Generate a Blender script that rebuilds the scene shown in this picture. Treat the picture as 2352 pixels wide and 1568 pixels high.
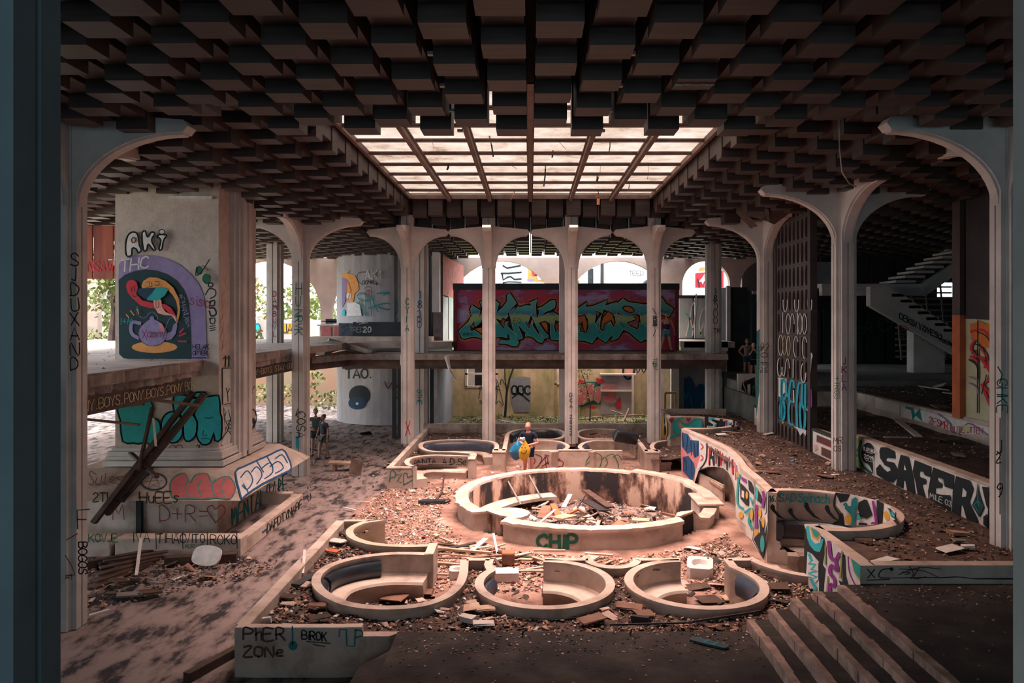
import bpy, bmesh, math, random
from mathutils import Vector, Matrix
from mathutils.geometry import tessellate_polygon
R = random.Random(7)
SC = bpy.context.scene
COL = SC.collection
for o in list(bpy.data.objects): bpy.data.objects.remove(o)
PI = math.pi
# ---------------------------------------------------------------- camera, sky, exposure
F, CX, CY, EZ = 1700.0, 1218.0, 732.0, 5.1        # focal length and vanishing point in pixels of the 2352x1568 frame, eye height
cam = bpy.data.cameras.new('camera'); camo = bpy.data.objects.new('camera', cam); COL.objects.link(camo)
camo.location = (0, 0, EZ); camo.rotation_euler = (PI/2, 0, 0)
cam.sensor_width = 36; cam.lens = 36*F/2352
cam.shift_x = -(CX-1176)/2352; cam.shift_y = (CY-784)/2352
cam.clip_end = 500; cam.clip_start = .05
SC.camera = camo
W = bpy.data.worlds.new('sky'); SC.world = W; W.use_nodes = True
bg = W.node_tree.nodes['Background']; bg.inputs[0].default_value = (.80, .93, 1.0, 1); bg.inputs[1].default_value = 3.2
sun = bpy.data.lights.new('sun', 'SUN'); sun.energy = 5; sun.angle = math.radians(18); sun.color = (1, .90, .84)
suno = bpy.data.objects.new('sun', sun); COL.objects.link(suno); suno.rotation_euler = (math.radians(-12), math.radians(-28), 0)
def area(name, loc, rot, sx, sy, power, color, spread=180):
    l = bpy.data.lights.new(name, 'AREA'); l.shape = 'RECTANGLE'; l.size = sx; l.size_y = sy; l.energy = power; l.color = color; l.spread = math.radians(spread)
    o = bpy.data.objects.new(name, l); COL.objects.link(o); o.location = loc; o.rotation_euler = rot; return o
area('skylight_daylight', (0, 19.4, 9.15), (0, 0, 0), 8.0, 12.6, 1050, (1, .72, .63), 82)          # daylight falling through the dirty skylight
area('side_daylight', (-20.8, 27, 2.0), (0, -PI/2, 0), 3.2, 16, 280, (1, .86, .74), 150)             # daylight entering the open lower level from the left
area('viewer_side_fill', (1.5, -7.5, 5.2), (PI/2, 0, 0), 20, 4.5, 240, (.62, .88, 1.0), 160)               # cool fill lamp added behind the viewer, where the wall is closed
area('well_daylight', (1.5, 34.6, 6.35), (math.radians(28), 0, 0), 9.0, 1.5, 190, (1, .90, .74), 170)      # daylight in the open well behind the mural container
SC.view_settings.view_transform = 'Standard'; SC.view_settings.look = 'None'
SC.view_settings.gamma = 1; SC.view_settings.use_curve_mapping = False
SC.view_settings.exposure = 0.85
SC.cycles.use_denoising = True; SC.cycles.max_bounces = 8; SC.cycles.diffuse_bounces = 4; SC.cycles.transparent_max_bounces = 12
SC.cycles.sample_clamp_indirect = 8
SC.cycles.caustics_reflective = False; SC.cycles.caustics_refractive = False
# ---------------------------------------------------------------- helpers
MATS = {}
def mat(name, c1, c2=None, sc=2.0, rough=.85, bump=0, c3=None, lo=.35, hi=.65, stretch=None, metal=0, spec=.3):
    if name in MATS: return MATS[name]
    m = bpy.data.materials.new(name); m.use_nodes = True; MATS[name] = m
    nt = m.node_tree; N = nt.nodes; L = nt.links; b = N['Principled BSDF']
    b.inputs['Roughness'].default_value = rough; b.inputs['Metallic'].default_value = metal
    b.inputs['Specular IOR Level'].default_value = spec
    if c2 is None: c2 = tuple(x*.78 for x in c1)
    geo = N.new('ShaderNodeNewGeometry'); mp = N.new('ShaderNodeMapping'); L.new(geo.outputs['Position'], mp.inputs[0])
    if stretch: mp.inputs['Scale'].default_value = stretch
    nz = N.new('ShaderNodeTexNoise'); nz.inputs['Scale'].default_value = sc; nz.inputs['Detail'].default_value = 7; nz.inputs['Roughness'].default_value = .62
    L.new(mp.outputs[0], nz.inputs['Vector'])
    cr = N.new('ShaderNodeValToRGB'); L.new(nz.outputs['Fac'], cr.inputs[0])
    e = cr.color_ramp.elements; e[0].position = lo; e[1].position = hi
    e[0].color = (*c2, 1); e[1].color = (*c1, 1)
    if c3: x = cr.color_ramp.elements.new((lo+hi)/2); x.color = (*c3, 1)
    L.new(cr.outputs[0], b.inputs['Base Color'])
    if bump:
        n2 = N.new('ShaderNodeTexNoise'); n2.inputs['Scale'].default_value = sc*9; n2.inputs['Detail'].default_value = 4
        L.new(mp.outputs[0], n2.inputs['Vector'])
        bp = N.new('ShaderNodeBump'); bp.inputs['Strength'].default_value = bump; bp.inputs['Distance'].default_value = .03
        L.new(n2.outputs['Fac'], bp.inputs['Height']); L.new(bp.outputs[0], b.inputs['Normal'])
    return m
def flat(name, c, rough=.8):
    if name in MATS: return MATS[name]
    m = bpy.data.materials.new(name); m.use_nodes = True; MATS[name] = m
    b = m.node_tree.nodes['Principled BSDF']; b.inputs['Base Color'].default_value = (*c, 1); b.inputs['Roughness'].default_value = rough
    b.inputs['Specular IOR Level'].default_value = .2
    return m
def thing(name, label, cat, loc=(0, 0, 0), group=None):
    o = bpy.data.objects.new(name, None); COL.objects.link(o); o.location = loc; o.empty_display_size = .2
    o['label'] = label; o['category'] = cat
    if group: o['group'] = group
    return o
def tag(o, label, cat, group=None):
    o['label'] = label; o['category'] = cat
    if group: o['group'] = group
    return o
def struct(o): o['kind'] = 'structure'; return o
def wloc(p): return p.location+(wloc(p.parent)+p.matrix_parent_inverse.translation if p.parent else Vector((0,0,0)))
def relink(o, parent):
    o.parent = parent; o.matrix_parent_inverse = Matrix.Translation(-wloc(parent))
class MB:
    def __init__(s): s.v = []; s.f = []; s.m = []; s.M = None
    def add(s, vs, fs, mi=0):
        n = len(s.v)
        s.v += [tuple(s.M @ Vector(x)) if s.M else tuple(x) for x in vs]
        s.f += [tuple(n+i for i in f) for f in fs]; s.m += [mi]*len(fs); return s
    def box(s, x0, x1, y0, y1, z0, z1, mi=0):
        return s.add([(x0,y0,z0),(x1,y0,z0),(x1,y1,z0),(x0,y1,z0),(x0,y0,z1),(x1,y0,z1),(x1,y1,z1),(x0,y1,z1)],
                     [(0,3,2,1),(4,5,6,7),(0,1,5,4),(1,2,6,5),(2,3,7,6),(3,0,4,7)], mi)
    def obox(s, c, d, rot=(0,0,0), mi=0, jit=0):
        from mathutils import Euler
        E = Euler(rot).to_matrix(); c = Vector(c); vs = []
        for z in (-.5,.5):
            for (x, y) in ((-.5,-.5),(.5,-.5),(.5,.5),(-.5,.5)):
                vs.append(c+E@Vector((x*d[0]+R.uniform(-jit,jit), y*d[1]+R.uniform(-jit,jit), z*d[2])))
        return s.add(vs, [(0,3,2,1),(4,5,6,7),(0,1,5,4),(1,2,6,5),(2,3,7,6),(3,0,4,7)], mi)
    def beam(s, a, b, w, h, mi=0, up=(0,0,1)):
        a = Vector(a); b = Vector(b); d = (b-a).normalized(); u = Vector(up)
        if abs(d.dot(u)) > .95: u = Vector((1,0,0))
        r = d.cross(u).normalized(); u = r.cross(d)
        vs = [p+r*x*w/2+u*y*h/2 for p in (a, b) for (x, y) in ((-1,-1),(1,-1),(1,1),(-1,1))]
        return s.add(vs, [(0,3,2,1),(4,5,6,7),(0,1,5,4),(1,2,6,5),(2,3,7,6),(3,0,4,7)], mi)
    def prism(s, pts, z0, z1, mi=0):
        n = len(pts)
        tri = tessellate_polygon([[Vector((p[0],p[1],0)) for p in pts]])
        vs = [(p[0],p[1],z0) for p in pts]+[(p[0],p[1],z1) for p in pts]
        fs = [tuple(t) for t in tri]+[tuple(n+i for i in reversed(t)) for t in tri]
        fs += [(i,(i+1)%n,n+(i+1)%n,n+i) for i in range(n)]
        return s.add(vs, fs, mi)
    def extr(s, pts, axis, a, b, mi=0):        # polygon pts (u,z) extruded along axis 'x' or 'y'
        n = len(pts); tri = tessellate_polygon([[Vector((p[0],p[1],0)) for p in pts]])
        g = (lambda p, t: (t,p[0],p[1])) if axis == 'x' else (lambda p, t: (p[0],t,p[1]))
        vs = [g(p,a) for p in pts]+[g(p,b) for p in pts]
        fs = [tuple(t) for t in tri]+[tuple(n+i for i in reversed(t)) for t in tri]+[(i,(i+1)%n,n+(i+1)%n,n+i) for i in range(n)]
        return s.add(vs, fs, mi)
    def tube(s, pts, r, n=6, mi=0, r2=None):
        pts = [Vector(p) for p in pts]; rings = []; k = len(pts)
        for i, p in enumerate(pts):
            d = (pts[min(i+1,k-1)]-pts[max(i-1,0)]).normalized(); u = Vector((0,0,1)) if abs(d.z) < .9 else Vector((1,0,0))
            a = d.cross(u).normalized(); b = d.cross(a); rr = r if r2 is None else r+(r2-r)*i/max(1,k-1)
            rings.append([p+a*math.cos(2*PI*j/n)*rr+b*math.sin(2*PI*j/n)*rr for j in range(n)])
        vs = [v for q in rings for v in q]
        fs = [(i*n+j, i*n+(j+1)%n, (i+1)*n+(j+1)%n, (i+1)*n+j) for i in range(k-1) for j in range(n)]
        fs += [tuple(range(n-1,-1,-1)), tuple((k-1)*n+j for j in range(n))]
        return s.add(vs, fs, mi)
    def sweep(s, path, prof, closed=False, mi=0, zf=None):   # path (x,y) list, prof (offset to the left, z) closed loop
        P = [Vector((p[0],p[1],0)) for p in path]; n = len(P); k = len(prof); vs = []
        for i in range(n):
            a = P[i-1] if (i > 0 or closed) else P[i]; b = P[(i+1)%n] if (i < n-1 or closed) else P[i]
            d1 = (P[i]-a); d2 = (b-P[i]); d1 = d1.normalized() if d1.length else d2.normalized(); d2 = d2.normalized() if d2.length else d1
            t = (d1+d2).normalized(); nrm = Vector((-t.y,t.x,0)); c = max(.45, t.dot(d2))
            pr = zf(i, path[i], prof) if zf else prof
            vs += [(P[i].x+nrm.x*o/c, P[i].y+nrm.y*o/c, z) for (o, z) in pr]
        fs = [(i*k+j, ((i+1)%n)*k+j, ((i+1)%n)*k+(j+1)%k, i*k+(j+1)%k) for i in range(n if closed else n-1) for j in range(k)]
        if not closed:
            tri = tessellate_polygon([[Vector((p[0],p[1],0)) for p in prof]])
            fs += [tuple(t) for t in tri]+[tuple((n-1)*k+i for i in reversed(t)) for t in tri]
        return s.add(vs, fs, mi)
    def build(s, name, mats, parent=None, smooth=False, bevel=0):
        me = bpy.data.meshes.new(name); me.from_pydata(s.v, [], s.f)
        if not isinstance(mats, (list, tuple)): mats = [mats]
        for m in mats: me.materials.append(m)
        if len(mats) > 1: me.polygons.foreach_set('material_index', s.m)
        if smooth: me.polygons.foreach_set('use_smooth', [True]*len(me.polygons))
        bm = bmesh.new(); bm.from_mesh(me); bmesh.ops.recalc_face_normals(bm, faces=bm.faces); bm.to_mesh(me); bm.free()
        o = bpy.data.objects.new(name, me); COL.objects.link(o)
        if bevel:
            b = o.modifiers.new('b', 'BEVEL'); b.width = bevel; b.segments = 2; b.limit_method = 'ANGLE'
        if smooth and smooth != 'all':
            try: me.set_sharp_from_angle(angle=math.radians(40))
            except Exception: pass
        if parent: relink(o, parent)
        return o
def copy(o, name=None, parent=None, M=None):
    c = o.copy(); COL.objects.link(c)
    if name: c.name = name
    if parent: relink(c, parent)
    return c
# pixel of the photograph -> point of the place, on a known real surface
def G(px, py, z): D = (EZ-z)*F/(py-CY); return ((px-CX)*D/F, D)
def G3(px, py, z): x, y = G(px, py, z); return (x, y, z)
def PY(px, py, D): return Vector(((px-CX)*D/F, D, EZ+(CY-py)*D/F))
def path(z, pts): return [G(x, y, z) for (x, y) in pts]
def smooth(pts, n=6, closed=False):
    P = [Vector((p[0],p[1])) for p in pts]; k = len(P); out = []
    for i in range(k if closed else k-1):
        p0 = P[i-1] if (i > 0 or closed) else P[i]; p1 = P[i]; p2 = P[(i+1)%k]; p3 = P[(i+2)%k] if (i+2 < k or closed) else p2
        for j in range(n):
            t = j/n
            q = .5*((2*p1)+(-p0+p2)*t+(2*p0-5*p1+4*p2-p3)*t*t+(-p0+3*p1-3*p2+p3)*t**3)
            out.append((q.x, q.y))
    if not closed: out.append(tuple(P[-1]))
    return out
def arc(cx, cy, r, a0, a1, n=24, ry=None):
    ry = ry or r
    return [(cx+r*math.cos(math.radians(a0+(a1-a0)*i/n)), cy+ry*math.sin(math.radians(a0+(a1-a0)*i/n))) for i in range(n+1)]
def inpoly(x, y, P):
    c = False; n = len(P); j = n-1
    for i in range(n):
        if (P[i][1] > y) != (P[j][1] > y) and x < (P[j][0]-P[i][0])*(y-P[i][1])/(P[j][1]-P[i][1])+P[i][0]: c = not c
        j = i
    return c
# ---------------------------------------------------------------- materials
concrete = mat('painted_concrete', (.62,.54,.49), (.46,.40,.37), 1.6, .8, .15)
colpaint = mat('column_paint', (.62,.55,.52), (.44,.39,.37), 1.1, .7, .06)
booth_m = mat('booth_concrete', (.56,.44,.38), (.27,.20,.165), 1.7, .85, .2, c3=(.46,.355,.30), lo=.30, hi=.66)
barc = mat('broken_concrete', (.58,.45,.38), (.36,.25,.20), 2.2, .9, .3)
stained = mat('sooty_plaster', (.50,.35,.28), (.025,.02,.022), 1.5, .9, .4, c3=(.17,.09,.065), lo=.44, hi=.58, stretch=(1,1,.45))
slabc = mat('crumbling_slab', (.42,.34,.30), (.16,.12,.11), 1.7, .95, .5)
wood = mat('ceiling_laminate', (.075,.048,.044), (.045,.029,.026), 3.0, .5, 0, stretch=(.3,4,4), spec=.35)
wood_s = mat('old_dark_wood', (.10,.055,.04), (.04,.022,.018), 3.0, .7, .1)
woodp = mat('pale_plank', (.55,.38,.28), (.30,.18,.12), 3.0, .7, .1)
woodr = mat('red_brown_board', (.24,.115,.075), (.13,.06,.04), 3.0, .6, .05)
soil = mat('dark_soil', (.15,.095,.078), (.04,.026,.023), 2.4, 1, .6, c3=(.08,.05,.042), lo=.3, hi=.72)
dirt = mat('court_dirt', (.38,.245,.20), (.09,.05,.04), 1.5, 1, .5, c3=(.23,.13,.10), lo=.3, hi=.68)
dustf = mat('dusty_floor', (.26,.195,.18), (.03,.024,.026), 2.3, .95, .25, c3=(.19,.14,.13), lo=.40, hi=.58, stretch=(1.4,.6,1))
landm = mat('worn_carpet', (.075,.058,.052), (.025,.02,.02), 1.8, 1, .5, c3=(.045,.035,.032), lo=.3, hi=.7)
nosem = mat('lit_step_edge', (.46,.30,.25), (.20,.13,.11), 4, 1, .3)  # skylight caught by the step risers, put into a paler colour
leather = mat('black_leather', (.022,.028,.038), (.012,.015,.022), 3, .35, .05, spec=.6)
leatherb = mat('blue_grey_leather', (.05,.06,.09), (.03,.035,.055), 3, .4, .05, spec=.5)
metal_d = mat('dark_metal', (.05,.04,.045), (.03,.022,.025), 3, .5, .02, metal=.3)
white_m = mat('white_ceramic', (.70,.64,.62), (.52,.45,.42), 2, .35, 0, spec=.5)
whitep = mat('white_plastic', (.72,.67,.65), (.55,.5,.48), 5, .5)
rust = mat('rusty_sheet', (.30,.08,.05), (.16,.045,.035), 1.2, .8, 0, stretch=(4,4,.4))
orange = mat('orange_post', (.55,.14,.05), (.40,.09,.04), 2, .6)
moss = mat('mossy_wall', (.70,.53,.36), (.22,.22,.08), .9, .95, .3, c3=(.46,.35,.21), lo=.35, hi=.66, stretch=(1,1,.5))
darkw = mat('dark_panel', (.045,.045,.05), (.022,.024,.028), 1, .8)
grass = mat('grass', (.30,.32,.08), (.10,.13,.03), 6, 1, .2)
concw = mat('pale_wall', (.62,.52,.48), (.45,.36,.32), .9, .9, .1, stretch=(1,1,.3))
skymat = None
# ================================================================ CEILING
S = 3.05; DX = .61; P = 1.22; ZC = 8.15
cm = MB()
def ceil_box(mb, x, y, z, L=P, H=9.05):
    mb.add([(x,y,z),(x+.5,y,z),(x+.5,y+.45,z),(x,y+.45,z),(x,y,H),(x+.5,y,H),(x+.5,y+.45,H),(x,y+.45,H)],
           [(0,3,2,1),(0,1,5,4),(1,2,6,5),(2,3,7,6),(3,0,4,7)])
    a, b, z2 = y+.45, y+L-.02, z+.19
    mb.add([(x+.02,a,z2),(x+.48,a,z2),(x+.48,b,z2),(x+.02,b,z2),(x+.02,a,H),(x+.48,a,H),(x+.48,b,H),(x+.02,b,H)],
           [(0,3,2,1),(1,2,6,5),(2,3,7,6),(3,0,4,7)])
OY0, OY1, OX = 12.3, 26.1, 7*DX
boxes = []
R.seed(3)
holes = [(-10.9,15.2,1.0),(7.6,13.3,.9),(9.3,14.9,.75),(6.9,22.3,.9),(-12.3,19.5,.8)]
for i in range(-27, 40):
    x = i*DX+.06
    for n in range(-2, 27):
        y = 8.83+n*P-(0 if i % 2 == 0 else P/2); z = ZC; L = P
        if y+L > 39.0 or (y > 35.8 and -3.6 < x < 6.4): continue
        if y < OY1 and abs(x+.25) < OX+.02:
            if y+L > OY0+.1 and y+.45 < OY0+.3 and y < OY0: L = max(.47, OY0-y)
            elif y+L > OY0 and y >= OY0-.3:
                if y+L > OY1+.25: y2 = OY1+.03; L = y+L-y2; y = y2
                else: continue
                if L < .5: continue
        if y > OY0-1.2 and y < OY1+3:
            k = max(abs(x+.25)/DX-7, 0 if y < OY1 else (y-OY1)/.61+.01) if (abs(x+.25) > OX or y > OY1) else 9
            if k < 3.2: z = ZC+[.62,.42,.22,.08][int(k)]
        if any(math.hypot(x+.25-a, y+.5-b) < r for a, b, r in holes): continue
        if abs(abs(x+.25)-7.75) < .3 and any(abs(y+.4-c) < .5 for c in (12.3,18.3,24.2)): z = 8.45
        z += R.uniform(-.012,.012)
        vis = abs(x)/max(y,1) < .75 and (EZ+(z-EZ)) and (z-EZ)*F/y < 760
        edge = y > OY0-1 and ((y < OY1+.3 and OX-.05 < abs(x+.25) < OX+.62) or (abs(x+.25) < OX+.62 and OY1-.1 < y < OY1+.62))
        boxes.append(((0 if vis else 1000)+math.hypot(x, y), x, y, z, L, 9.44 if edge else (9.05 if y < 33 or x > 8 else 8.75)))
boxes.sort()
ceil = MB()
# roof deck above the boxes with the skylight well left open
OXb = OX+.6; OYb = OY1+.62
for (x0,x1,y0,y1) in ((-17,24.5,-9,OY0),(-17,24.5,OYb,33.5),(8.6,24.5,33.5,40.2),(-17,-OXb,OY0,OYb),(OXb,24.5,OY0,OYb)): ceil.box(x0,x1,y0,y1,9.0,9.6)
ceil.box(-17,24.5,-9,6.4,8.2,9.0)
ceil = struct(ceil.build('ceiling', mat('dark_deck', (.05,.038,.034), (.03,.024,.022), 2, .9)))
cbcache = {}
for k, (d, x, y, z, L, H) in enumerate(boxes[:300]):
    key = (round(L,2), round(z,1), H)
    if key not in cbcache:
        mb = MB(); ceil_box(mb, 0, 0, 0, L, H-z); o = mb.build('ceiling_panel', wood, ceil, bevel=0); cbcache[key] = o
    else: o = cbcache[key].copy(); COL.objects.link(o)
    o.location = (x, y, z); o.name = 'ceiling_panel'
rest = MB()
for (d, x, y, z, L, H) in boxes[300:]: ceil_box(rest, x, y, z, L, H)
rest = rest.build('ceiling_panel_field', wood, ceil); rest['kind'] = 'stuff'
# hangers glimpsed in the gaps between the strips, thin bright rods
hg = MB()
for i in range(-6, 7):
    for n in range(14):
        y = 27.6+n*.61*1.0
        if (i+n) % 2 == 0 and y < 38: hg.box(i*DX-.012, i*DX+.03, y, y+.05, 8.2, 8.9)
for n in range(4): hg.box(DX*2-.05, DX*2+.05, 8.9+n*1.22, 8.97+n*1.22, 8.28, 8.32); hg.box(-DX*2-.02, -DX*2+.08, 8.9+n*1.22, 8.97+n*1.22, 8.28, 8.32)
hg = hg.build('hanger_rods', mat('zinc', (.5,.5,.52), (.3,.3,.32), 5, .4, metal=.5), ceil); hg['kind'] = 'stuff'
# broken panels dangling around the holes
for (x,y,z,sx,sy,rx,ry,rz) in ((-10.6,15.4,8.3,.5,.9,.4,.5,.2),(-11.3,14.9,8.25,.5,.7,-.3,.9,.5),(-11.0,16.0,8.1,.12,.6,1.2,.2,.1),(7.7,13.0,8.2,.5,.8,.5,-.3,.3),
        (8.4,13.4,8.25,.4,.5,-.4,.5,.9),(9.2,14.6,8.35,.5,.7,.3,.6,.2),(6.7,22.1,8.3,.6,.9,.35,.5,1.2),(7.3,21.9,8.2,.5,.8,-.5,.3,.4),(6.6,22.6,8.15,.3,.7,.8,.2,2.0),(-12.4,19.2,8.3,.5,.8,.4,-.6,.2),
        (9.7,15.4,8.15,.5,.6,.2,-.7,.4),(8.0,14.0,8.4,.5,.9,.1,.35,.1)):
    mb = MB(); mb.obox((x,y,z),(sx,sy,.02),(rx,ry,rz),0,.03); mb.build('torn_board', wood, ceil)
mb = MB(); mb.tube([(2.06,9.6,8.14),(2.07,9.6,8.14)],.01); 
rim = MB()   # frayed board edge of one panel left without its bottom
for k in range(26):
    a = k/26; rim.obox((1.9+.5*a, 9.62+R.uniform(-.01,.01), 8.14),(.02,.03,.02),(R.random(),R.random(),0))
rim.build('frayed_edge', woodp, ceil)
# ================================================================ SKYLIGHT
ZS = 9.42
glass = bpy.data.materials.new('dirty_skylight_pane'); glass.use_nodes = True
nt = glass.node_tree; N = nt.nodes; L_ = nt.links; N.remove(N['Principled BSDF'])
out = N['Material Output']
geo = N.new('ShaderNodeNewGeometry'); nz = N.new('ShaderNodeTexNoise'); nz.inputs['Scale'].default_value = 1.1; nz.inputs['Detail'].default_value = 8; nz.inputs['Roughness'].default_value = .7
L_.new(geo.outputs['Position'], nz.inputs['Vector'])
cr = N.new('ShaderNodeValToRGB'); L_.new(nz.outputs['Fac'], cr.inputs[0])
e = cr.color_ramp.elements; e[0].position = .28; e[0].color = (.06,.03,.016,1); e[1].position = .62; e[1].color = (.235,.17,.138,1)
x = cr.color_ramp.elements.new(.44); x.color = (.18,.115,.086,1)
tl = N.new('ShaderNodeBsdfTranslucent'); tp = N.new('ShaderNodeBsdfTransparent'); mx = N.new('ShaderNodeMixShader'); mx.inputs[0].default_value = .88
L_.new(cr.outputs[0], tl.inputs[0]); L_.new(cr.outputs[0], tp.inputs[0]); L_.new(tl.outputs[0], mx.inputs[1]); L_.new(tp.outputs[0], mx.inputs[2]); L_.new(mx.outputs[0], out.inputs[0])
frame_m = mat('skylight_frame', (.22,.14,.12), (.12,.08,.07), 2, .6)
win = MB()
for (a,b,c,d) in ((-OXb,-OX,OY0,OYb),(OX,OXb,OY0,OYb),(-OXb,OXb,OY1,OYb)): win.box(a,b,c,d,ZS+.04,ZS+.12)
win.box(-OXb,OXb,OY0-.1,OY0,9.0,ZS+.12)
win = struct(win.build('window_1', mat('well_boards', (.09,.055,.045), (.055,.035,.03), 2, .7)))
NXP, NYP = 6, 10; pw = 2*OX/NXP; pl = (OY1-OY0)/NYP
fm = MB()
for (a,b,c,d) in ((-OX,-OX+.09,OY0,OY1),(OX-.09,OX,OY0,OY1),(-OX,OX,OY0,OY0+.09),(-OX,OX,OY1-.09,OY1)): fm.box(a,b,c,d,ZS-.1,ZS+.04)
fm.build('skylight_rim', frame_m, win)
for i in range(1, NXP):
    x = -OX+i*pw; mb = MB(); mb.box(x-.055,x+.055,OY0,OY1,ZS-.2,ZS+.02); mb.box(x-.09,x+.09,OY0,OY1,ZS-.07,ZS-.03); mb.build('glazing_bar', frame_m, win)
barw = mat('pale_glazing_bar', (.45,.34,.29), (.3,.2,.17), 3, .6)
for j in range(1, NYP):
    y = OY0+j*pl; mb = MB(); mb.box(-OX,OX,y-.025,y+.025,ZS-.07,ZS+.02); mb.box(-OX,OX,y-.06,y+.06,ZS-.02,ZS-.005); mb.build('cross_bar', frame_m, win)
pane = None
for i in range(NXP):
    for j in range(NYP):
        if pane is None:
            mb = MB(); mb.add([(-pw/2,-pl/2,0),(pw/2,-pl/2,0),(pw/2,pl/2,0),(-pw/2,pl/2,0)], [(0,1,2,3)])
            pane = mb.build('pane', glass, win); o = pane
        else: o = pane.copy(); COL.objects.link(o)
        o.location = (-OX+(i+.5)*pw, OY0+(j+.5)*pl, ZS+.03); o.name = 'pane'
dang = []
for k,(px,py,px2,py2,D,r) in enumerate(((1124,312,1133,360,18.5,.02),(1270,345,1268,362,19.2,.02),(1253,378,1249,428,21.5,.022),(1030,378,1027,390,20,.03),(1183,437,1173,458,25.2,.02),
        (1374,437,1374,505,25,.015),(1372,403,1371,416,22.8,.035),(1445,421,1444,433,24.2,.015),(1401,325,1399,348,16.4,.012),(990,318,997,345,17,.006),(1490,380,1487,412,22,.006),(1275,318,1300,343,17.2,.005),
        (1170,378,1186,387,21,.006),(1380,378,1375,410,21.5,.005))):
    mb = MB(); mb.tube([PY(px,py,D), PY((px+px2)/2+1,(py+py2)/2,D), PY(px2,py2,D)], r, 5)
    tag(mb.build('dangling_strip', metal_d if k not in (4,9) else woodp), ['dark broken strip hanging under the left middle of the skylight','short dark stub hanging under the middle skylight panes','long dark strip hanging just right of the skylight centre bar','stubby dark piece hanging under the left skylight panes','pale bent strip hanging at the far skylight edge','thin cable with copper fitting hanging at the far right skylight edge','dark knob hanging under the right skylight panes','thin stub hanging under the rightmost far skylight pane','dark hook hanging under a right front skylight pane','thin pale wire under the left front skylight pane','thin loose wire under the right skylight corner','fine wire strung across a central front pane','fine curled wire under the centre left panes','curling thin wire under the centre right panes'][k], 'debris')
mb = MB(); mb.obox(PY(1374,463,25),(.09,.09,.22)); mb.obox(PY(1372,450,25),(.14,.05,.1)); 
tag(mb.build('copper_fitting', mat('copper', (.6,.25,.14), (.4,.15,.08), 5, .4, metal=.6)), 'small copper lamp fitting on the cable at the far skylight edge', 'fitting')
mb = MB(); mb.tube([PY(1929,235,12.9),PY(1927,270,12.9),PY(1928,340,12.9),PY(1934,395,13),PY(1950,420,13.2),PY(1966,429,13.4)], .012, 5)
tag(mb.build('hanging_cable', woodp), 'long pale cable hanging from the broken ceiling on the right', 'cable')
# ================================================================ COLUMNS
def shaft_prof(w=.25):
    q = [(-.72,-.72),(-.60,-.72),(-.60,-1),(-.07,-1),(-.05,-.80),(.05,-.80),(.07,-1),(.60,-1),(.60,-.72)]
    out = []
    for k in range(4):
        c, s = [(1,0),(0,1),(-1,0),(0,-1)][k]
        out += [((x*c-y*s)*w,(x*s+y*c)*w) for (x, y) in q]
    return out
def arm_mesh(mb, rr, z0, z1, th, d, band=False, top=None):
    # profile in (r,z) extruded in thickness, direction d=(dx,dy)
    pts = []; r0 = .22
    for i in range(15):
        t = PI/2*i/14; pts.append((r0+(rr-r0)*(1-math.cos(t)), z0+(z1-z0)*math.sin(t)))
    if band:
        up = [(r-.07*math.sin(PI/2*(1-i/14))-.0, z+.09+.0*i) for i, (r, z) in enumerate(pts)]
        poly = [(r+.035*math.sin(PI/2*(1-i/14)), z-.035*math.cos(PI/2*(1-i/14))) for i, (r, z) in enumerate(pts)]+up[::-1]
    else:
        poly = pts+[(rr+.08, z1+.10),(rr+.0, z1+.2),(.0, z1+.34),(0, z0)]
    n = len(poly); tri = tessellate_polygon([[Vector((p[0],p[1],0)) for p in poly]])
    nx, ny = -d[1], d[0]
    vs = [(d[0]*r+nx*s*th/2, d[1]*r+ny*s*th/2, z) for s in (-1,1) for (r, z) in poly]
    fs = [tuple(t) for t in tri]+[tuple(n+i for i in reversed(t)) for t in tri]+[(i,(i+1)%n,n+(i+1)%n,n+i) for i in range(n)]
    mb.add(vs, fs)
def column(x, y, zb, rx, ry, label, group='arched fluted columns', pointed=False, w=.25, cap=True, ztop=8.9, cm_=None):
    t = thing('column', label, 'column', (x, y, zb), group); t['kind'] = 'thing'
    mb = MB(); mb.M = Matrix.Translation((x, y, 0)); z0 = zb
    pr = shaft_prof(w)
    if pointed:
        mb.prism([(a*.7,b*.7) for a,b in pr], zb, zb+.12); z0 = zb+.12
    mb.prism(pr, z0, ztop); mb.build('shaft', cm_ or colpaint, t)
    if cap:
        for d, rr in (((-1,0),rx),((1,0),rx),((0,-1),ry),((0,1),ry)):
            mb = MB(); mb.M = Matrix.Translation((x, y, 0)); arm_mesh(mb, rr, 6.95, 8.17, w*1.25, d); a = mb.build('arm', colpaint, t)
            mb = MB(); mb.M = Matrix.Translation((x, y, 0)); arm_mesh(mb, rr-.02, 6.95, 8.17, w*.8, d, band=True); mb.build('rib', colpaint, a)
    return t
cols = {}
cols['L1'] = column(-7.7,12.3,0,2.0,2.0,'arched column nearest on the left, marked with black and teal tags')
cols['L3'] = column(-7.5,24.2,0,1.95,1.95,'arched column behind the mural pillar on the left')
cols['R1'] = column(7.85,12.1,1.2,2.02,2.0,'tall arched column nearest on the right edge, with brown numerals')
cols['R2'] = column(7.75,18.3,1.3,2.0,2.0,'arched column right of the oval screen, bearing purple letters')
cols['R3'] = column(7.7,24.2,1.35,1.9,1.95,'arched column left of the oval screen, with black tribal marks')
for k, px in enumerate((937,1123,1312,1502)):
    cols['B%d' % k] = column((px-CX)*27.25/F, 27.25, .42, 1.42, 1.5, ['leftmost slim back column, with a red X near its foot','slim back column in front of the left half of the big mural','slim back column lettered DCA in front of the mural','rightmost slim back column beside the standing woman'][k], 'slim back row columns', pointed=True, w=.235)
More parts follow.
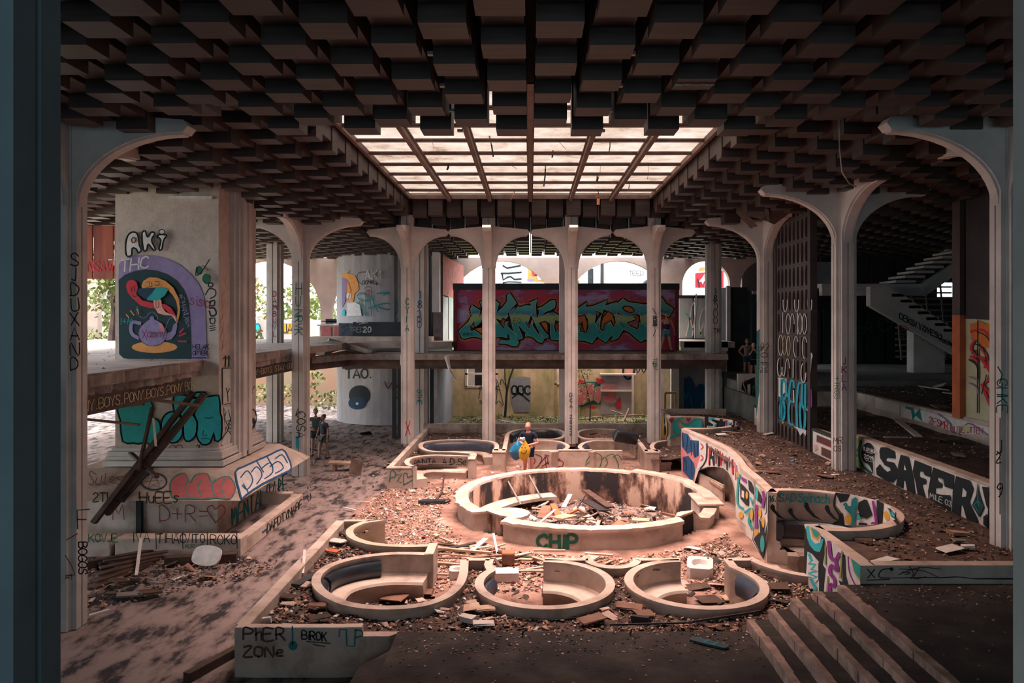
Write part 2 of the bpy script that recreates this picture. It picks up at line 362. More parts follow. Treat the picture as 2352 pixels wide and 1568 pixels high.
for k,(x,zb) in enumerate(((-10.6,0),(-4.55,0),(1.5,0),(7.6,0))):
    column(x,30.75,zb,0,0,['straight pillar with red lettering far left','straight pillar tagged with blue digits left of the mural','straight pillar half hidden behind the mural','straight pillar with blue digits and a red mark right of the mural'][k],'straight back pillars',w=.30,cap=False)
column(-2.98,4.0,.65,0,0,'shaded fluted post filling the left edge of the view','foreground posts',w=.32,cap=False,ztop=8.25,cm_=mat('shaded_post_paint',(.17,.21,.23),(.13,.16,.18),1.1,.8,.1))  # left post's shade put into a colour darker than the columns
column(3.25,4.3,.65,0,0,'pale fluted post cutting the right edge of the view','foreground posts',w=.32,cap=False,ztop=8.25,cm_=mat('grey_post_paint',(.40,.42,.42),(.32,.34,.34),1.1,.8,.1))
# ================================================================ FLOORS
def hf(name, x0, x1, y0, y1, c, hfun, m, kind='structure', keep=None, parent=None):
    nx = int((x1-x0)/c); ny = int((y1-y0)/c); vs = []; 
    for j in range(ny+1):
        for i in range(nx+1): x = x0+i*c; y = y0+j*c; vs.append((x, y, hfun(x, y)))
    fs = []
    for j in range(ny):
        for i in range(nx):
            if keep and not keep(x0+(i+.5)*c, y0+(j+.5)*c): continue
            a = j*(nx+1)+i; fs.append((a,a+1,a+nx+2,a+nx+1))
    mb = MB(); mb.v = vs; mb.f = fs; mb.m = [0]*len(fs)
    o = mb.build(name, m, parent, smooth='all')
    if kind: o['kind'] = kind
    return o
from mathutils import noise as _n
def nz2(x, y, s=1., a=1.): return a*_n.noise(Vector((x*s, y*s, 3.1)))
RC = (1.42, 19.4)      # centre of the round bar
def floor_h(x, y):
    if math.hypot(x-RC[0], y-RC[1]) < 3.3: return -.45
    return .03*nz2(x,y,1.3)
dustcourt = None
hf('floor', -26, 14, 4, 46, .25, floor_h, dustf)
def court_h(x, y): return .07+.05*nz2(x,y,1.1)+.02*nz2(x,y,4)
courtP = smooth([(-4.3,22.0),(-4.6,20),(-4.3,17.5),(-3.6,16.3),(-3.7,14.2),(-2,13.4),(4.9,13.3),(5.1,24),(4.8,28),(-.8,28),(-2.3,26.4),(-3.6,24.2)],3,True)
hf('floor.001', -5.2, 7.0, 11, 29, .12, court_h, dirt, keep=lambda x, y: inpoly(x, y, courtP) and math.hypot(x-RC[0], y-RC[1]) > 3.1)
# ground beyond the building
mb = MB(); mb.box(-80,80,46,160,-.6,0); mb.box(-80,-26,4,46,-.6,0); mb.box(14,80,-60,46,-.6,0); mb.box(-80,14,-60,4,-.6,0); mb.box(-26,14,4,46,-1.1,-.6); struct(mb.build('ground', grass))
# upper floors
mb = MB(); mb.box(-21,-8.0,-3,32.2,3.85,4.10); mb.box(-21,-3.4,32.2,38.6,3.85,4.10); mb.box(6.7,8.9,32.2,38.6,3.85,4.1)
mb.prism([(-8,26.4),(-8,32.2),(-3.4,32.2),(-7.3,31.3)][::1],3.85,4.1)
struct(mb.build('floor.002', mat('pale_slab', (.62,.46,.40), (.34,.24,.21), 1.1, .95, .2)))  # pale concrete of the upper floors, mottled at random
# ragged edge lumps of the left slab, with the hanging fascia board
sl = MB(); R.seed(5)
pts = [(-7.93+.06*math.sin(i*.23)+R.uniform(-.04,.05), 6+i*.11) for i in range(185)]
pts = [(x if y < 17.3 or y > 20.8 else -7.985, y) for x, y in pts]
sl.prism(pts+[(-8.6,pts[-1][1]),(-8.6,6)],3.86,4.07)
pts2 = [(x-.05+R.uniform(-.08,.05), y) for x, y in pts]; sl.prism(pts2+[(-8.6,pts[-1][1]),(-8.6,6)],3.70,3.86)
struct(sl.build('trim_1', slabc))
mb = MB(); mb.box(-8.12,-8.02,6,17.5,3.35,3.72); struct(mb.build('trim_2', mat('brown_fascia', (.10,.065,.06), (.06,.04,.038), 2, .7)))
mb = MB(); mb.box(-8.12,-8.02,20.6,26.2,3.35,3.72); mb.box(-8.1,-8.0,26.2,27.6,3.45,3.85,1); struct(mb.build('trim_3', [MATS['brown_fascia'], mat('red_oxide', (.34,.13,.10), (.22,.09,.07), 2, .8)]))
# walkway in front of the mural container
wk = MB(); ed = [(-7.6+.0,29.4)]+[(-7.2+i*.35, 29.4+R.uniform(-.06,.06)) for i in range(44)]
wk.prism([(-8.05,27.2),(-7.95,26.9)]+ed[1:]+[(7.9,33.45),(-8.2,33.45)],3.47,3.70)
struct(wk.build('floor.003', slabc))
mb = MB(); mb.box(-7.6,7.9,29.7,30.0,3.2,3.47); mb.box(-7.6,7.9,29.9,30.2,3.08,3.3); mb.beam((-8.2,27.1,3.35),(-7.4,29.7,3.35),.25,.28); struct(mb.build('trim_4', mat('brown_beam', (.16,.10,.085), (.08,.05,.045), 2, .8)))
mb = MB(); mb.box(-7.4,-3.4,32.2,32.4,3.7,4.1); mb.box(6.6,8.6,32.2,32.4,3.7,4.12); struct(mb.build('wall_step', concrete))
# broken slab chunks at the corner between the two floors
for k,(a) in enumerate(((-7.6,30.6,3.95,1.6,.5,.2,(.2,.3,.4)),(-6.9,30.2,3.85,1.2,.6,.18,(-.15,.25,-.3)),(-8.1,29.4,3.95,1.5,.8,.2,(.1,-.2,1.2)))):
    mb = MB(); mb.obox(a[:3],a[3:6],a[6],0,.08); tag(mb.build('slab_chunk', slabc), ['long broken concrete chunk on the corner left of the walkway','tilted concrete chunk lying at the left end of the walkway','broken slab edge jutting where the two upper floors meet'][k], 'rubble')
# the big landing in the foreground and its steps
lz = .66
mb = MB()
mb.box(-1.9,3.14,-1,10.55,.0,lz)
mb.box(3.14,3.44,-1,10.6,0,.80); mb.box(3.44,3.76,-1,10.62,0,.95); mb.box(3.76,4.08,-1,10.62,0,1.10); mb.box(4.08,4.42,-1,10.62,0,1.20); mb.box(4.42,20,-1,10.62,0,1.30)
mb.prism([(-1.9,-1),(-1.9,10.5),(-2.3,9.9),(-2.75,-1)],0,.46); mb.prism([(-2.0,10.3),(-2.55,9.7),(-3.3,-1),(-2.0,-1)],0,.24)
struct(mb.build('floor.004', landm, bevel=.035))
mb = MB(); R.seed(9)
for x, z in ((3.14,.80),(3.44,.95),(3.76,1.10),(4.08,1.20),(4.42,1.30)):
    y = -1
    while y < 10.55:
        l = R.uniform(.15,.4); h = R.uniform(0,.035); y2 = min(y+l, 10.58)
        mb.box(x-.03-R.uniform(0,.02),x+.05+h,y,y2,z-.15,z+.008); y = y2
struct(mb.build('trim_5', nosem))
# terraces of the right hand beds
def bedR(x, y): return 1.38+.05*nz2(x,y,.9)+.03*nz2(x,y,3)
booth5 = arc(5.3,13.9,1.5,0,360,40); booth6 = arc(5.45,25.45,1.5,0,360,40)
hf('floor.005', 4.8, 8.3, 10.6, 29.5, .12, bedR, soil, keep=lambda x, y: not inpoly(x,y,booth5) and not inpoly(x,y,booth6) and x > 5.02+.18*math.sin(max(0,min(1,(y-15)/9))*PI))
hf('floor.006', 8.1, 11.4, 9, 31, .15, lambda x, y: 1.98+.05*nz2(x,y,.9), soil, keep=lambda x, y: x > 8.3 or y > 19.0)
hf('floor.007', 11.3, 24, 9, 31, .2, lambda x, y: 2.45+.08*nz2(x,y,.8), soil)
mb = MB(); mb.box(8.1,24.4,29,40.5,2.2,2.66); struct(mb.build('floor.008', mat('grey_terrace', (.22,.20,.20), (.13,.12,.12), 1, .95)))
mb = MB(); mb.box(-4.0,9.5,30.1,47,-.1,.32); o = struct(mb.build('floor.009', mat('weedy_ground', (.20,.17,.10), (.07,.07,.03), 1.4, 1, .5)))
# back and outer walls, arcade
mb = MB(); mb.box(24.3,24.6,-9,40.4,0,9.1); struct(mb.build('wall_right', darkw))
mb = MB(); mb.box(-12.3,-12,-9,10.5,4.1,9.0); mb.box(-12.3,-12,-9,10.5,0,3.85); struct(mb.build('wall_left_blocker', darkw))  # unseen wall added to keep side light off the near columns
mb = MB(); mb.box(-17,24.6,-9.3,-9,0,9.1); struct(mb.build('wall_camera', darkw))
def arch_wall(xs, y0, y1, zb, zt, r, name, m, jamb=.28):
    mb = MB()
    for a, b in zip(xs[:-1], xs[1:]):
        c = (a+b)/2; n = 20; rr = (b-a)/2-jamb
        prev = None
        for i in range(n+1):
            t = PI-PI*i/n; x = c+rr*math.cos(t); z = zt-.18-rr+rr*math.sin(t)
            if prev: 
                mb.add([(prev[0],y0,prev[1]),(x,y0,z),(x,y0,zt),(prev[0],y0,zt),(prev[0],y1,prev[1]),(x,y1,z),(x,y1,zt),(prev[0],y1,zt)],
                       [(0,1,2,3),(4,7,6,5),(0,4,5,1),(3,2,6,7)])
            prev = (x, z)
    for x in xs: mb.box(x-jamb,x+jamb,y0,y1,zb,zt)
    return struct(mb.build(name, m))
arcw = mat('arcade_plaster', (.52,.36,.30), (.40,.28,.24), 1, .9)
arch_wall([-4.55-6.1*3,-4.55-6.1*2,-4.55-6.1,-4.55,1.55,7.65,10.7,13.75],38.6,39.0,4.1,8.3,2.8,'wall_back',arcw)
# ================================================================ GRAFFITI ENGINE (paint film lying on the real surfaces)
GLY = {'A':'0,0 2,6 4,0|.7,2 3.3,2','B':'0,0 0,6 3,5.7 3.4,4.4 2.6,3.3 0,3.1|2.6,3.3 3.9,2.2 3.4,.5 0,0','C':'4,5 2.5,6 .6,5 0,3 .6,1 2.5,0 4,1','D':'0,0 0,6 2.6,5.6 4,3.4 3.4,1 0,0',
'E':'4,6 0,6 0,0 4,0|0,3 3,3','F':'4,6 0,6 0,0|0,3 3,3','G':'4,5 2.5,6 .6,5 0,3 .6,.8 2.5,0 4,1 4,2.8 2.3,2.8','H':'0,0 0,6|4,0 4,6|0,3 4,3','I':'1,0 1,6','J':'3,6 3,1.4 2,0 .4,.6','K':'0,0 0,6|4,6 0,2.6|1.2,3.6 4,0',
'L':'0,6 0,0 3.6,0','M':'0,0 .4,6 2.2,2 4,6 4.6,0','N':'0,0 0,6 4,0 4,6','O':'2,0 .4,1 0,3 .5,5 2,6 3.5,5 4,3 3.5,1 2,0','P':'0,0 0,6 3,5.8 3.8,4.4 3,3 0,2.8','R':'0,0 0,6 3,5.8 3.8,4.5 3,3.2 0,3|1.6,3 4,0',
'S':'3.8,5 2.4,6 .7,5.4 .5,4 2,3.1 3.6,2.2 3.4,.7 1.8,0 0,.9','T':'0,6 4,6|2,6 2,0','U':'0,6 .2,1.3 2,0 3.8,1.3 4,6','V':'0,6 2,0 4,6','W':'0,6 1,0 2.4,4 3.8,0 4.8,6','X':'0,0 4,6|0,6 4,0','Y':'0,6 2,3 4,6|2,3 2,0','Z':'0,6 4,6 0,0 4,0','Q':'2,0 .4,1 0,3 .5,5 2,6 3.5,5 4,3 3.5,1 2,0|2.4,1.5 4.2,-.5',
'0':'2,0 .5,1 .2,3 .5,5 2,6 3.4,5 3.7,3 3.4,1 2,0','1':'.6,4.6 2,6 2,0','2':'.2,4.8 1.6,6 3.4,5 3,3.4 0,0 4,0','3':'.2,5.4 2,6 3.6,4.8 2,3.2 3.8,1.6 2,0 0,.8','6':'3.6,5.6 1,4.4 .2,1.6 2,0 3.7,1.4 2.6,3 .5,2.3','8':'2,3.1 .6,4.5 2,6 3.4,4.5 2,3.1 .2,1.5 2,0 3.8,1.5 2,3.1','9':'3.6,4.2 2,3.2 .5,4.5 2,6 3.6,4.6 3.2,1.5 1.6,0',
'+':'0,3 4,3|2,5 2,1','=':'0,3.8 3.6,3.8|0,2.2 3.6,2.2','-':'.6,3 3,3','.':'1,.1 1.3,.4','!':'1,6 1,1.6|1,.3 1.1,0','|':'1,-.5 1,6.5','?':'.2,5 2,6 3.6,4.8 2,3 2,1.6|2,.3 2,0','<':'2,0 .2,2.5 .2,4.6 1.4,5.2 2.2,4 3,5.2 4.2,4.6 4.2,2.5 2.2,0','/':'0,0 3,6',"'":'1,6 1,4.8',
'a':'3,3.4 1.4,4 .2,2.6 .4,.6 1.8,0 3,1.2 3,4|3,1.2 3.4,0','c':'3.2,3.4 1.8,4 .4,3 .3,1 1.6,0 3.2,.6','h':'.3,6 .3,0|.3,2.6 1.8,4 3,3 3,0','i':'1,0 1,4|1,5.4 1.1,5.8','n':'.3,0 .3,4|.3,2.8 1.8,4 3,3 3,0','p':'.3,4 .3,-2|.3,3.2 1.8,4 3.2,2.4 2,.2 .3,.8','s':'3,3.4 1.5,4 .6,3 2.6,1.4 1.6,0 .2,.5','x':'0,0 3,4|0,4 3,0','y':'.2,4 1.6,1|3.2,4 .8,-2','o':'1.6,0 .3,1 .3,3 1.6,4 3,3 3,1 1.6,0','e':'.4,2 3,2.2 2.6,3.7 1.2,4 .2,2.6 .5,.5 2,0 3.2,.7','z':'0,4 3,4 0,0 3,0','l':'.6,6 .6,.4 1.4,0','b':'.3,6 .3,0|.3,.8 1.8,0 3.2,1.6 2,4 .3,3','m':'0,0 0,4|0,3 1.2,4 2,3 2,0|2,3 3.2,4 4,3 4,0','r':'.3,0 .3,4|.3,2.8 1.6,4 2.6,3.6','t':'1.2,6 1.2,.6 2.4,0|0,4 2.6,4','v':'0,4 1.6,0 3.2,4','d':'3,6 3,0|3,3.2 1.5,4 .3,2.4 1,.2 3,.8','g':'3,3.4 1.4,4 .3,2.6 1,.6 3,1.2|3,4 3,-1.2 1.4,-2 .2,-1.2','k':'.3,6 .3,0|3,4 .3,1.8|1.2,2.4 3,0','u':'.2,4 .4,.8 1.6,0 3,1 3,4|3,1 3.2,0','*':'2,1 2,5|.3,2 3.7,4|.3,4 3.7,2'}
PAINT = {'k':(.012,.016,.02),'w':(.66,.60,.58),'te':(.015,.19,.20),'t2':(.02,.30,.29),'aq':(.03,.42,.46),'or':(.62,.17,.035),'ma':(.22,.02,.045),'vi':(.22,.16,.30),'pu':(.24,.03,.22),'ye':(.62,.33,.04),'ol':(.28,.27,.07),
 'bl':(.015,.08,.20),'db':(.01,.035,.075),'cy':(.02,.30,.42),'gr':(.02,.13,.08),'pg':(.25,.33,.13),'pk':(.62,.20,.22),'re':(.55,.03,.045),'ro':(.48,.13,.13),'lv':(.27,.20,.36),'dg':(.012,.035,.04),'sa':(.72,.33,.25),'br':(.12,.05,.04),'gy':(.25,.25,.28),'lg':(.55,.55,.52),'or2':(.70,.28,.08),'cr':(.60,.52,.30),'lt':(.12,.35,.33),'wt':(.55,.56,.55)}
def paint(c):
    return mat('paint_'+c, PAINT[c], tuple(x*.8 for x in PAINT[c]), 6, .75)
def on_path(pth, near=True, off=.012):
    ext = 4 if len(pth) > 4 else .5
    def f(px, py, lay=0):
        rx = (px-CX)/F; best = None; m = len(pth)-1
        for i in range(m):
            ax, ay = pth[i]; bx, by = pth[i+1]
            if i == 0: ax -= (bx-ax)*ext; ay -= (by-ay)*ext
            if i == m-1: bx += (bx-ax)*ext; by += (by-ay)*ext
            dx, dy = bx-ax, by-ay; den = rx*dy-dx
            if abs(den) < 1e-9: continue
            t = (ax*dy-ay*dx)/den; q = (t-ay)/dy if abs(dy) > abs(dx) else (rx*t-ax)/dx
            if -.001 <= q <= 1.001 and t > 0 and (best is None or (t < best if near else t > best)): best = t
        if best is None: best = pth[0][1] if abs(pth[0][0]/pth[0][1]-rx) < abs(pth[-1][0]/pth[-1][1]-rx) else pth[-1][1]
        D = best-off-.0045*lay*best/12
        return Vector((rx*D, D, EZ+(CY-py)*D/F))
    f.curved = len(pth) > 4
    return f
def on_y(D, off=.012): return on_path([(-60,D),(60,D)], True, off)
def on_x(X, y0=2, y1=60, off=.03): return on_path([(X,y0),(X,y1)], True, off)
def on_plane(p, n, off=.015):
    p = Vector(p); n = Vector(n); c = Vector((0,0,EZ))
    def f(px, py, lay=0):
        r = Vector(((px-CX)/F,1,(CY-py)/F)); t = (p-c).dot(n)/r.dot(n)-off-.005*lay
        return c+r*t
    return f
class Art:
    def __init__(s, proj, tr=None): s.p = proj; s.tr = tr; s.mb = MB(); s.cols = []; s.lay = 0
    def P(s, x, y):
        if s.tr: x = x/s.tr[2]+s.tr[0]; y = y/s.tr[2]+s.tr[1]
        return s.p(x, y, s.lay)
    def ci(s, c):
        if c not in s.cols: s.cols.append(c)
        return s.cols.index(c)
    def f(s, c, pts, sm=0):
        pts = [(pts[i],pts[i+1]) for i in range(0,len(pts),2)] if not isinstance(pts[0], tuple) else pts
        if sm: pts = smooth(pts, sm, True)
        tri = tessellate_polygon([[Vector((a,b,0)) for a, b in pts]])
        if getattr(s.p, 'curved', False):
            st = 7*(s.tr[2] if s.tr else 1)
            def cut(P, x, sgn):
                o = []
                for i in range(len(P)):
                    a, b = P[i-1], P[i]; ia, ib = (a[0]-x)*sgn >= 0, (b[0]-x)*sgn >= 0
                    if ia != ib: t = (x-a[0])/(b[0]-a[0]); o.append((x, a[1]+(b[1]-a[1])*t))
                    if ib: o.append(b)
                return o
            for t in tri:
                T = [pts[i] if not hasattr(i,'x') else (i.x,i.y) for i in t]; x0 = min(q[0] for q in T); x1 = max(q[0] for q in T); k = math.floor(x0/st)
                while k*st < x1:
                    Q = cut(T, k*st, 1); Q = cut(Q, (k+1)*st, -1) if len(Q) > 2 else Q
                    if len(Q) > 2: s.mb.add([s.P(a,b) for a,b in Q], [tuple(range(len(Q)))], s.ci(c))
                    k += 1
        else: s.mb.add([s.P(a,b) for a,b in pts], [tuple(t) for t in tri], s.ci(c))
        s.lay += 1; return s
    def s(s, c, w, pts, sm=0, cl=False):
        pts = [(pts[i],pts[i+1]) for i in range(0,len(pts),2)] if not isinstance(pts[0], tuple) else pts
        if s.tr: w = w*s.tr[2]
        if sm: pts = smooth(pts, sm, cl)
        elif cl: pts = pts+[pts[0]]
        if cl and sm: pts = pts+[pts[0]]
        Q = [Vector(q) for q in pts]; n = len(Q); vs = []
        for i in range(n):
            d = (Q[min(i+1,n-1)]-Q[max(i-1,0)])
            if d.length < 1e-6: d = Vector((1,0))
            d.normalize(); e = Vector((-d.y,d.x))*w/2
            x = Q[i]+(d*w*.35*(1 if i == n-1 else -1) if i in (0,n-1) and not cl else Vector((0,0)))
            vs += [s.P(x.x+e.x,x.y+e.y), s.P(x.x-e.x,x.y-e.y)]
        s.mb.add(vs, [(2*i,2*i+1,2*i+3,2*i+2) for i in range(n-1)], s.ci(c)); return s
    def t(s, c, w, txt, x, y, h, dx=(1,0), dy=(0,-1), sp=1.15, jit=.06, wid=1.):
        u = h/6; cx = 0
        for ch in txt:
            g = GLY.get(ch) or GLY.get(ch.upper())
            if ch == ' ' or not g: cx += 2.6*wid; continue
            mxw = 0
            for st in g.split('|'):
                pts = [tuple(map(float,p.split(','))) for p in st.split()]
                mxw = max(mxw, max(p[0] for p in pts))
                out = []
                for (a,b) in pts:
                    a = (a*wid+R.uniform(-jit,jit)*4+cx)*u; b = (b+R.uniform(-jit,jit)*4)*u
                    out.append((x+a*dx[0]+b*dy[0], y+a*dx[1]+b*dy[1]))
                s.s(c, w, out, 3 if len(out) > 3 else 0)
            cx += mxw*wid+sp*1.1
        return s
    def done(s, parent, name='graffiti', label=None):
        o = s.mb.build(name, [paint(c) for c in s.cols], parent)
        if label: o['label'] = label
        return o
def ell(cx, cy, rx, ry, n=20, a0=0, a1=360): return [(cx+rx*math.cos(math.radians(a0+(a1-a0)*i/n)), cy+ry*math.sin(math.radians(a0+(a1-a0)*i/n))) for i in range(n+(0 if a1-a0 == 360 else 1))]
# ================================================================ BOOTHS AND BED WALLS
def wall_prof(zt, zb, t=.12, foot=0, side=1):
    p = [(-t/2-.015,zt),(t/2+.015,zt),(t/2+.015,zt-.06),(t/2,zt-.085)]
    p += [(t/2,zb+.14),(t/2+foot,zb)] if (foot and side > 0) else [(t/2,zb)]
    p += [(-t/2-foot,zb),(-t/2,zb+.14)] if (foot and side < 0) else [(-t/2,zb)]
    p += [(-t/2,zt-.085),(-t/2-.015,zt-.06)]
    return p
def offs(pth, d):
    P = [Vector(p) for p in pth]; out = []
    for i in range(len(P)):
        t = (P[min(i+1,len(P)-1)]-P[max(i-1,0)]).normalized(); out.append((P[i].x-t.y*d, P[i].y+t.x*d))
    return out
def booth(name, label, pth, zt=.72, zb=-.02, bench=None, cushions=(), foot=0, side=1, m=None, cat='seating booth', group='sunken round booths', seat_h=.34, seat_w=.42, bs=1, t=.12):
    c = pth[len(pth)//2]
    th = thing(name, label, cat, (c[0],c[1],0), group)
    mb = MB(); mb.sweep(pth, wall_prof(zt, zb, t, foot, side)); mb.build('wall_shell', m or booth_m, th, smooth=True)
    if bench:
        a, b = bench; q = offs(pth[a:b], bs*.06)
        pr = [(0,seat_h+.04),(bs*.04,seat_h),(bs*(seat_w-.03),seat_h),(bs*seat_w,seat_h-.04),(bs*(seat_w-.05),seat_h-.14),(bs*(seat_w-.03),.0),(0,.0)]
        mb = MB(); mb.sweep(q, pr); mb.build('bench', m or booth_m, th, smooth=True)
        if zt > .9:
            mb = MB(); mb.sweep(q, [(0,.62),(bs*.10,.60),(bs*.12,.42),(bs*.06,seat_h+.02),(0,seat_h+.02)]); mb.build('back_ledge', m or booth_m, th, smooth=True)
    for k, cu in enumerate(cushions):
        a, b, z0, z1, mm = cu; q = offs(pth[a:b], bs*.062)
        th_ = .13; pr = [(0,z0),(bs*th_*.8,z0+.02),(bs*th_,(z0+z1)/2-.05),(bs*th_*.95,z1-.07),(bs*th_*.5,z1),(0,z1)]
        mb = MB(); mb.sweep(q, pr); mb.build('cushion', mm, th, smooth=True)
    return th
Z = .72
r1 = smooth(path(Z,[(1067,1284),(1066,1300),(1064,1318),(1054,1342),(1028,1366),(985,1384),(930,1393),(860,1394),(800,1386),(760,1370),(735,1352),(726,1334),(733,1316),(758,1298),(800,1284),(850,1275),(910,1270),(984,1271)]),5)
B1 = booth('round_booth','teardrop booth at the front left with black cushions leaning on its wall',r1,bench=(40,len(r1)),cushions=((44,60,.36,.64,leather),(61,78,.34,.62,leather)),foot=.10,side=-1,bs=-1)
R.seed(2)
c2 = (.24,12.33); r2 = [(c2[0]-.98+.0,13.5),(c2[0]-.98,13.1)]+arc(*c2,1.08,145,450,48)[::1]
r2 = [(-.74,13.5),(-.75,13.2)]+arc(*c2,1.09,148,450,54)
B2 = booth('round_booth','round booth at the front middle with a green stained inner wall',r2,bench=(30,len(r2)),cushions=((3,10,.36,.62,leatherb),),foot=.10,side=-1,bs=1)
r3 = arc(2.75,12.33,1.10,92,390,54)+[(3.6,13.1),(3.6,13.5)]
B3 = booth('round_booth','round booth at the front right with one curved blue cushion',r3,bench=(0,26),cushions=((45,55,.30,.66,leatherb),),foot=.10,side=-1,bs=1)
# mirrored rear booths
r1b = smooth(path(Z,[(1092,1041),(1040,1037),(995,1036),(974,1031),(966,1024),(972,1016),(1000,1011),(1050,1009),(1100,1010),(1130,1014),(1141,1022),(1139,1034)]),5)
B4 = booth('round_booth','round booth at the back left with a long blue-grey padded back',r1b,bench=(12,len(r1b)-4),cushions=((22,48,.30,.64,leatherb),),bs=-1)
r2b = smooth(path(Z,[(1158,1034),(1163,1010),(1168,994),(1192,986),(1230,983),(1270,984),(1293,990),(1297,998),(1290,1004),(1266,1008),(1228,1008)]),5)
B5 = booth('round_booth','padded oval booth at the back behind the man with bags',r2b,bench=(10,len(r2b)-4),cushions=((10,40,.30,.66,leather),),bs=-1)
r2c = smooth(path(Z,[(1228,1011),(1262,1011),(1290,1015),(1304,1024),(1294,1033),(1264,1037)]),5)
B6 = booth('round_booth','small curved booth right of the man with bags',r2c,bench=(0,len(r2c)),cushions=((10,24,.30,.66,leatherb),),bs=-1)
r3b = smooth(path(Z,[(1484,1036),(1466,1012),(1447,995),(1420,987),(1385,984),(1345,986),(1326,993),(1330,1002),(1352,1007),(1411,1008)]),5)
B7 = booth('round_booth','oval booth at the back right with a black cushion hanging over its end',r3b,bench=(16,len(r3b)-4),bs=1)
r3c = smooth(path(Z,[(1411,1011),(1370,1011),(1343,1016),(1332,1025),(1342,1033),(1366,1037)]),5)
B8 = booth('round_booth','small curved booth facing the padded one, back middle',r3c,bench=(0,len(r3c)),cushions=((10,22,.30,.66,leatherb),),bs=1)
mb = MB(); mb.obox(PY(1437,1003,26.3),(.9,.3,.42),(.3,.2,.3)); tag(mb.build('loose_cushion', leather, bevel=.08), 'black padded cushion draped over the back right booth end', 'cushion')
# end blocks and straight low walls
def block(label, x0, x1, y0, y1, z0=0, z1=.72, cat='low wall', name='low_wall', m=None, group=None):
    mb = MB(); mb.box(x0,x1,y0,y1,z0,z1-.05); mb.box(x0-.015,x1+.015,y0-.015,y1+.015,z1-.05,z1)
    return tag(mb.build(name, m or booth_m, bevel=.012), label, cat, group)
p = G(984,1249,.95); 
mb = MB(); mb.prism([(-1.97,13.75),(-1.80,13.75),(-1.80,14.42),(-1.97,14.42)],-.02,.74); e1 = tag(mb.build('end_wall', booth_m, bevel=.015),'upright concrete end of the front left booth','low wall')
x0,y0 = G(1213,1036,Z); x1,y1 = G(1430,1036,Z)
mb = MB(); mb.box(x0,x0+2.1,y0,y0+.14,0,.74); mb.box(x1-1.05,x1,y0,y0+.14,0,.74); mb.box(x0+1.9,x1-.9,y0+.09,y0+.2,0,.72); mb.box(x0+1.0,x1-1.0,y0-.0,y0+.16,.70,.76)
LW = tag(mb.build('low_wall', booth_m, bevel=.012),'low wall with red and green scribbles in front of the small back booths','low wall')
x0,y0 = G(1131,1037,Z); LW2 = block('short pale wall end left of the man with bags',x0,x0+.42,y0,y0+.5)
x0,y0 = G(1484,1038,Z); LW3 = block('short pale wall end right of the low scribbled wall',x0,x0+.44,y0,y0+.5)
# niches
nA = [(-4.05,16.1),(-3.5,16.1)]+smooth([(-3.30,16.12),(-3.62,15.9),(-3.75,15.4),(-3.55,14.85),(-3.1,14.45),(-2.5,14.3),(-1.95,14.33)],6)
n1 = booth('curved_niche','small curved seating niche at the upper left of the front bed',nA,bench=(8,len(nA)-8),m=mat('greenish_concrete',(.50,.40,.33),(.27,.24,.15),1.9,.9,.1,c3=(.42,.34,.27),lo=.28,hi=.66),bs=1,seat_h=.3,seat_w=.3,cat='seating niche',group='curved niches')
nB = [(.26,13.5),(1.05,13.5)]+arc(1.5,13.5,.44,180,360,16)+[(1.97,13.5),(2.73,13.5)]
booth('curved_niche','tiny curved niche between the two front right booths',nB,cat='seating niche',group='curved niches')
nC = smooth([(4.05,13.5),(4.15,13.25),(4.35,12.95),(4.62,12.72),(4.95,12.6)],5); nC = [(3.6,13.5)]+nC
booth('curved_niche','curved low wall running from the front right booth to the painted panel',nC,cat='seating niche',group='curved niches')
booth('low_wall','short straight wall linking the two front left booths',[(-1.16,13.5),(-.74,13.5)],cat='low wall',group='link walls')
x0,y0 = G(888,1073,Z); xn = G(953,1073,Z)[0]
nD = smooth(path(Z,[(953,1073),(938,1066),(935,1058),(948,1050),(985,1045),(1030,1045),(1080,1047)]),6)
n4 = booth('curved_niche','curved niche at the back left scribbled with black letters',nD,bench=(2,len(nD)),bs=-1,seat_h=.32,seat_w=.45,cat='seating niche',group='curved niches')
LW4 = block('boxy wall end with a teal heart and letters, left of the scribbled niche',x0,xn,y0,y0+.16)
p5 = path(Z,[(1079,1047),(1093,1043)]); LW5 = block('square wall end right of the scribbled niche',p5[0][0]-.02,p5[1][0]+.02,23.2,24.0)
# bed boundary walls
def edge_wall(label, pth, zt, zb, t=.2, m=None, group='bed walls', name='low_wall'):
    mb = MB(); mb.sweep(pth, [(-t/2,zt),(t/2,zt),(t/2,zb),(-t/2,zb)]); return tag(mb.build(name, m or booth_m, bevel=.015), label, 'low wall', group)
EW1 = edge_wall('long low wall edging the front bed beside the dusty path',[(-4.13,10.62),(-4.13,16.1)],.72,0)
EW2 = edge_wall('front wall of the bed, sprayed with dark letters, broken at its right end',[(-4.2,10.58),(-2.75,10.58),(-2.4,10.6)],.72,0,.14)
mb = MB(); mb.prism([(-2.42,10.5),(-2.0,10.5),(-1.85,10.66),(-2.42,10.66)],0,.60); tag(mb.build('broken_wall_end', barc),'jagged broken tip of the front bed wall by the landing','low wall')
EW3 = edge_wall('low wall edging the back bed beside the dusty path',[(x0+.08,y0+.1),(x0+.08,31)],.72,0,.16)
mb = MB(); mb.box(-4.3,6,29.8,30.1,0,.86); tag(mb.build('low_wall', slabc), 'rough kerb behind the back booths below the walkway', 'low wall', 'bed walls')
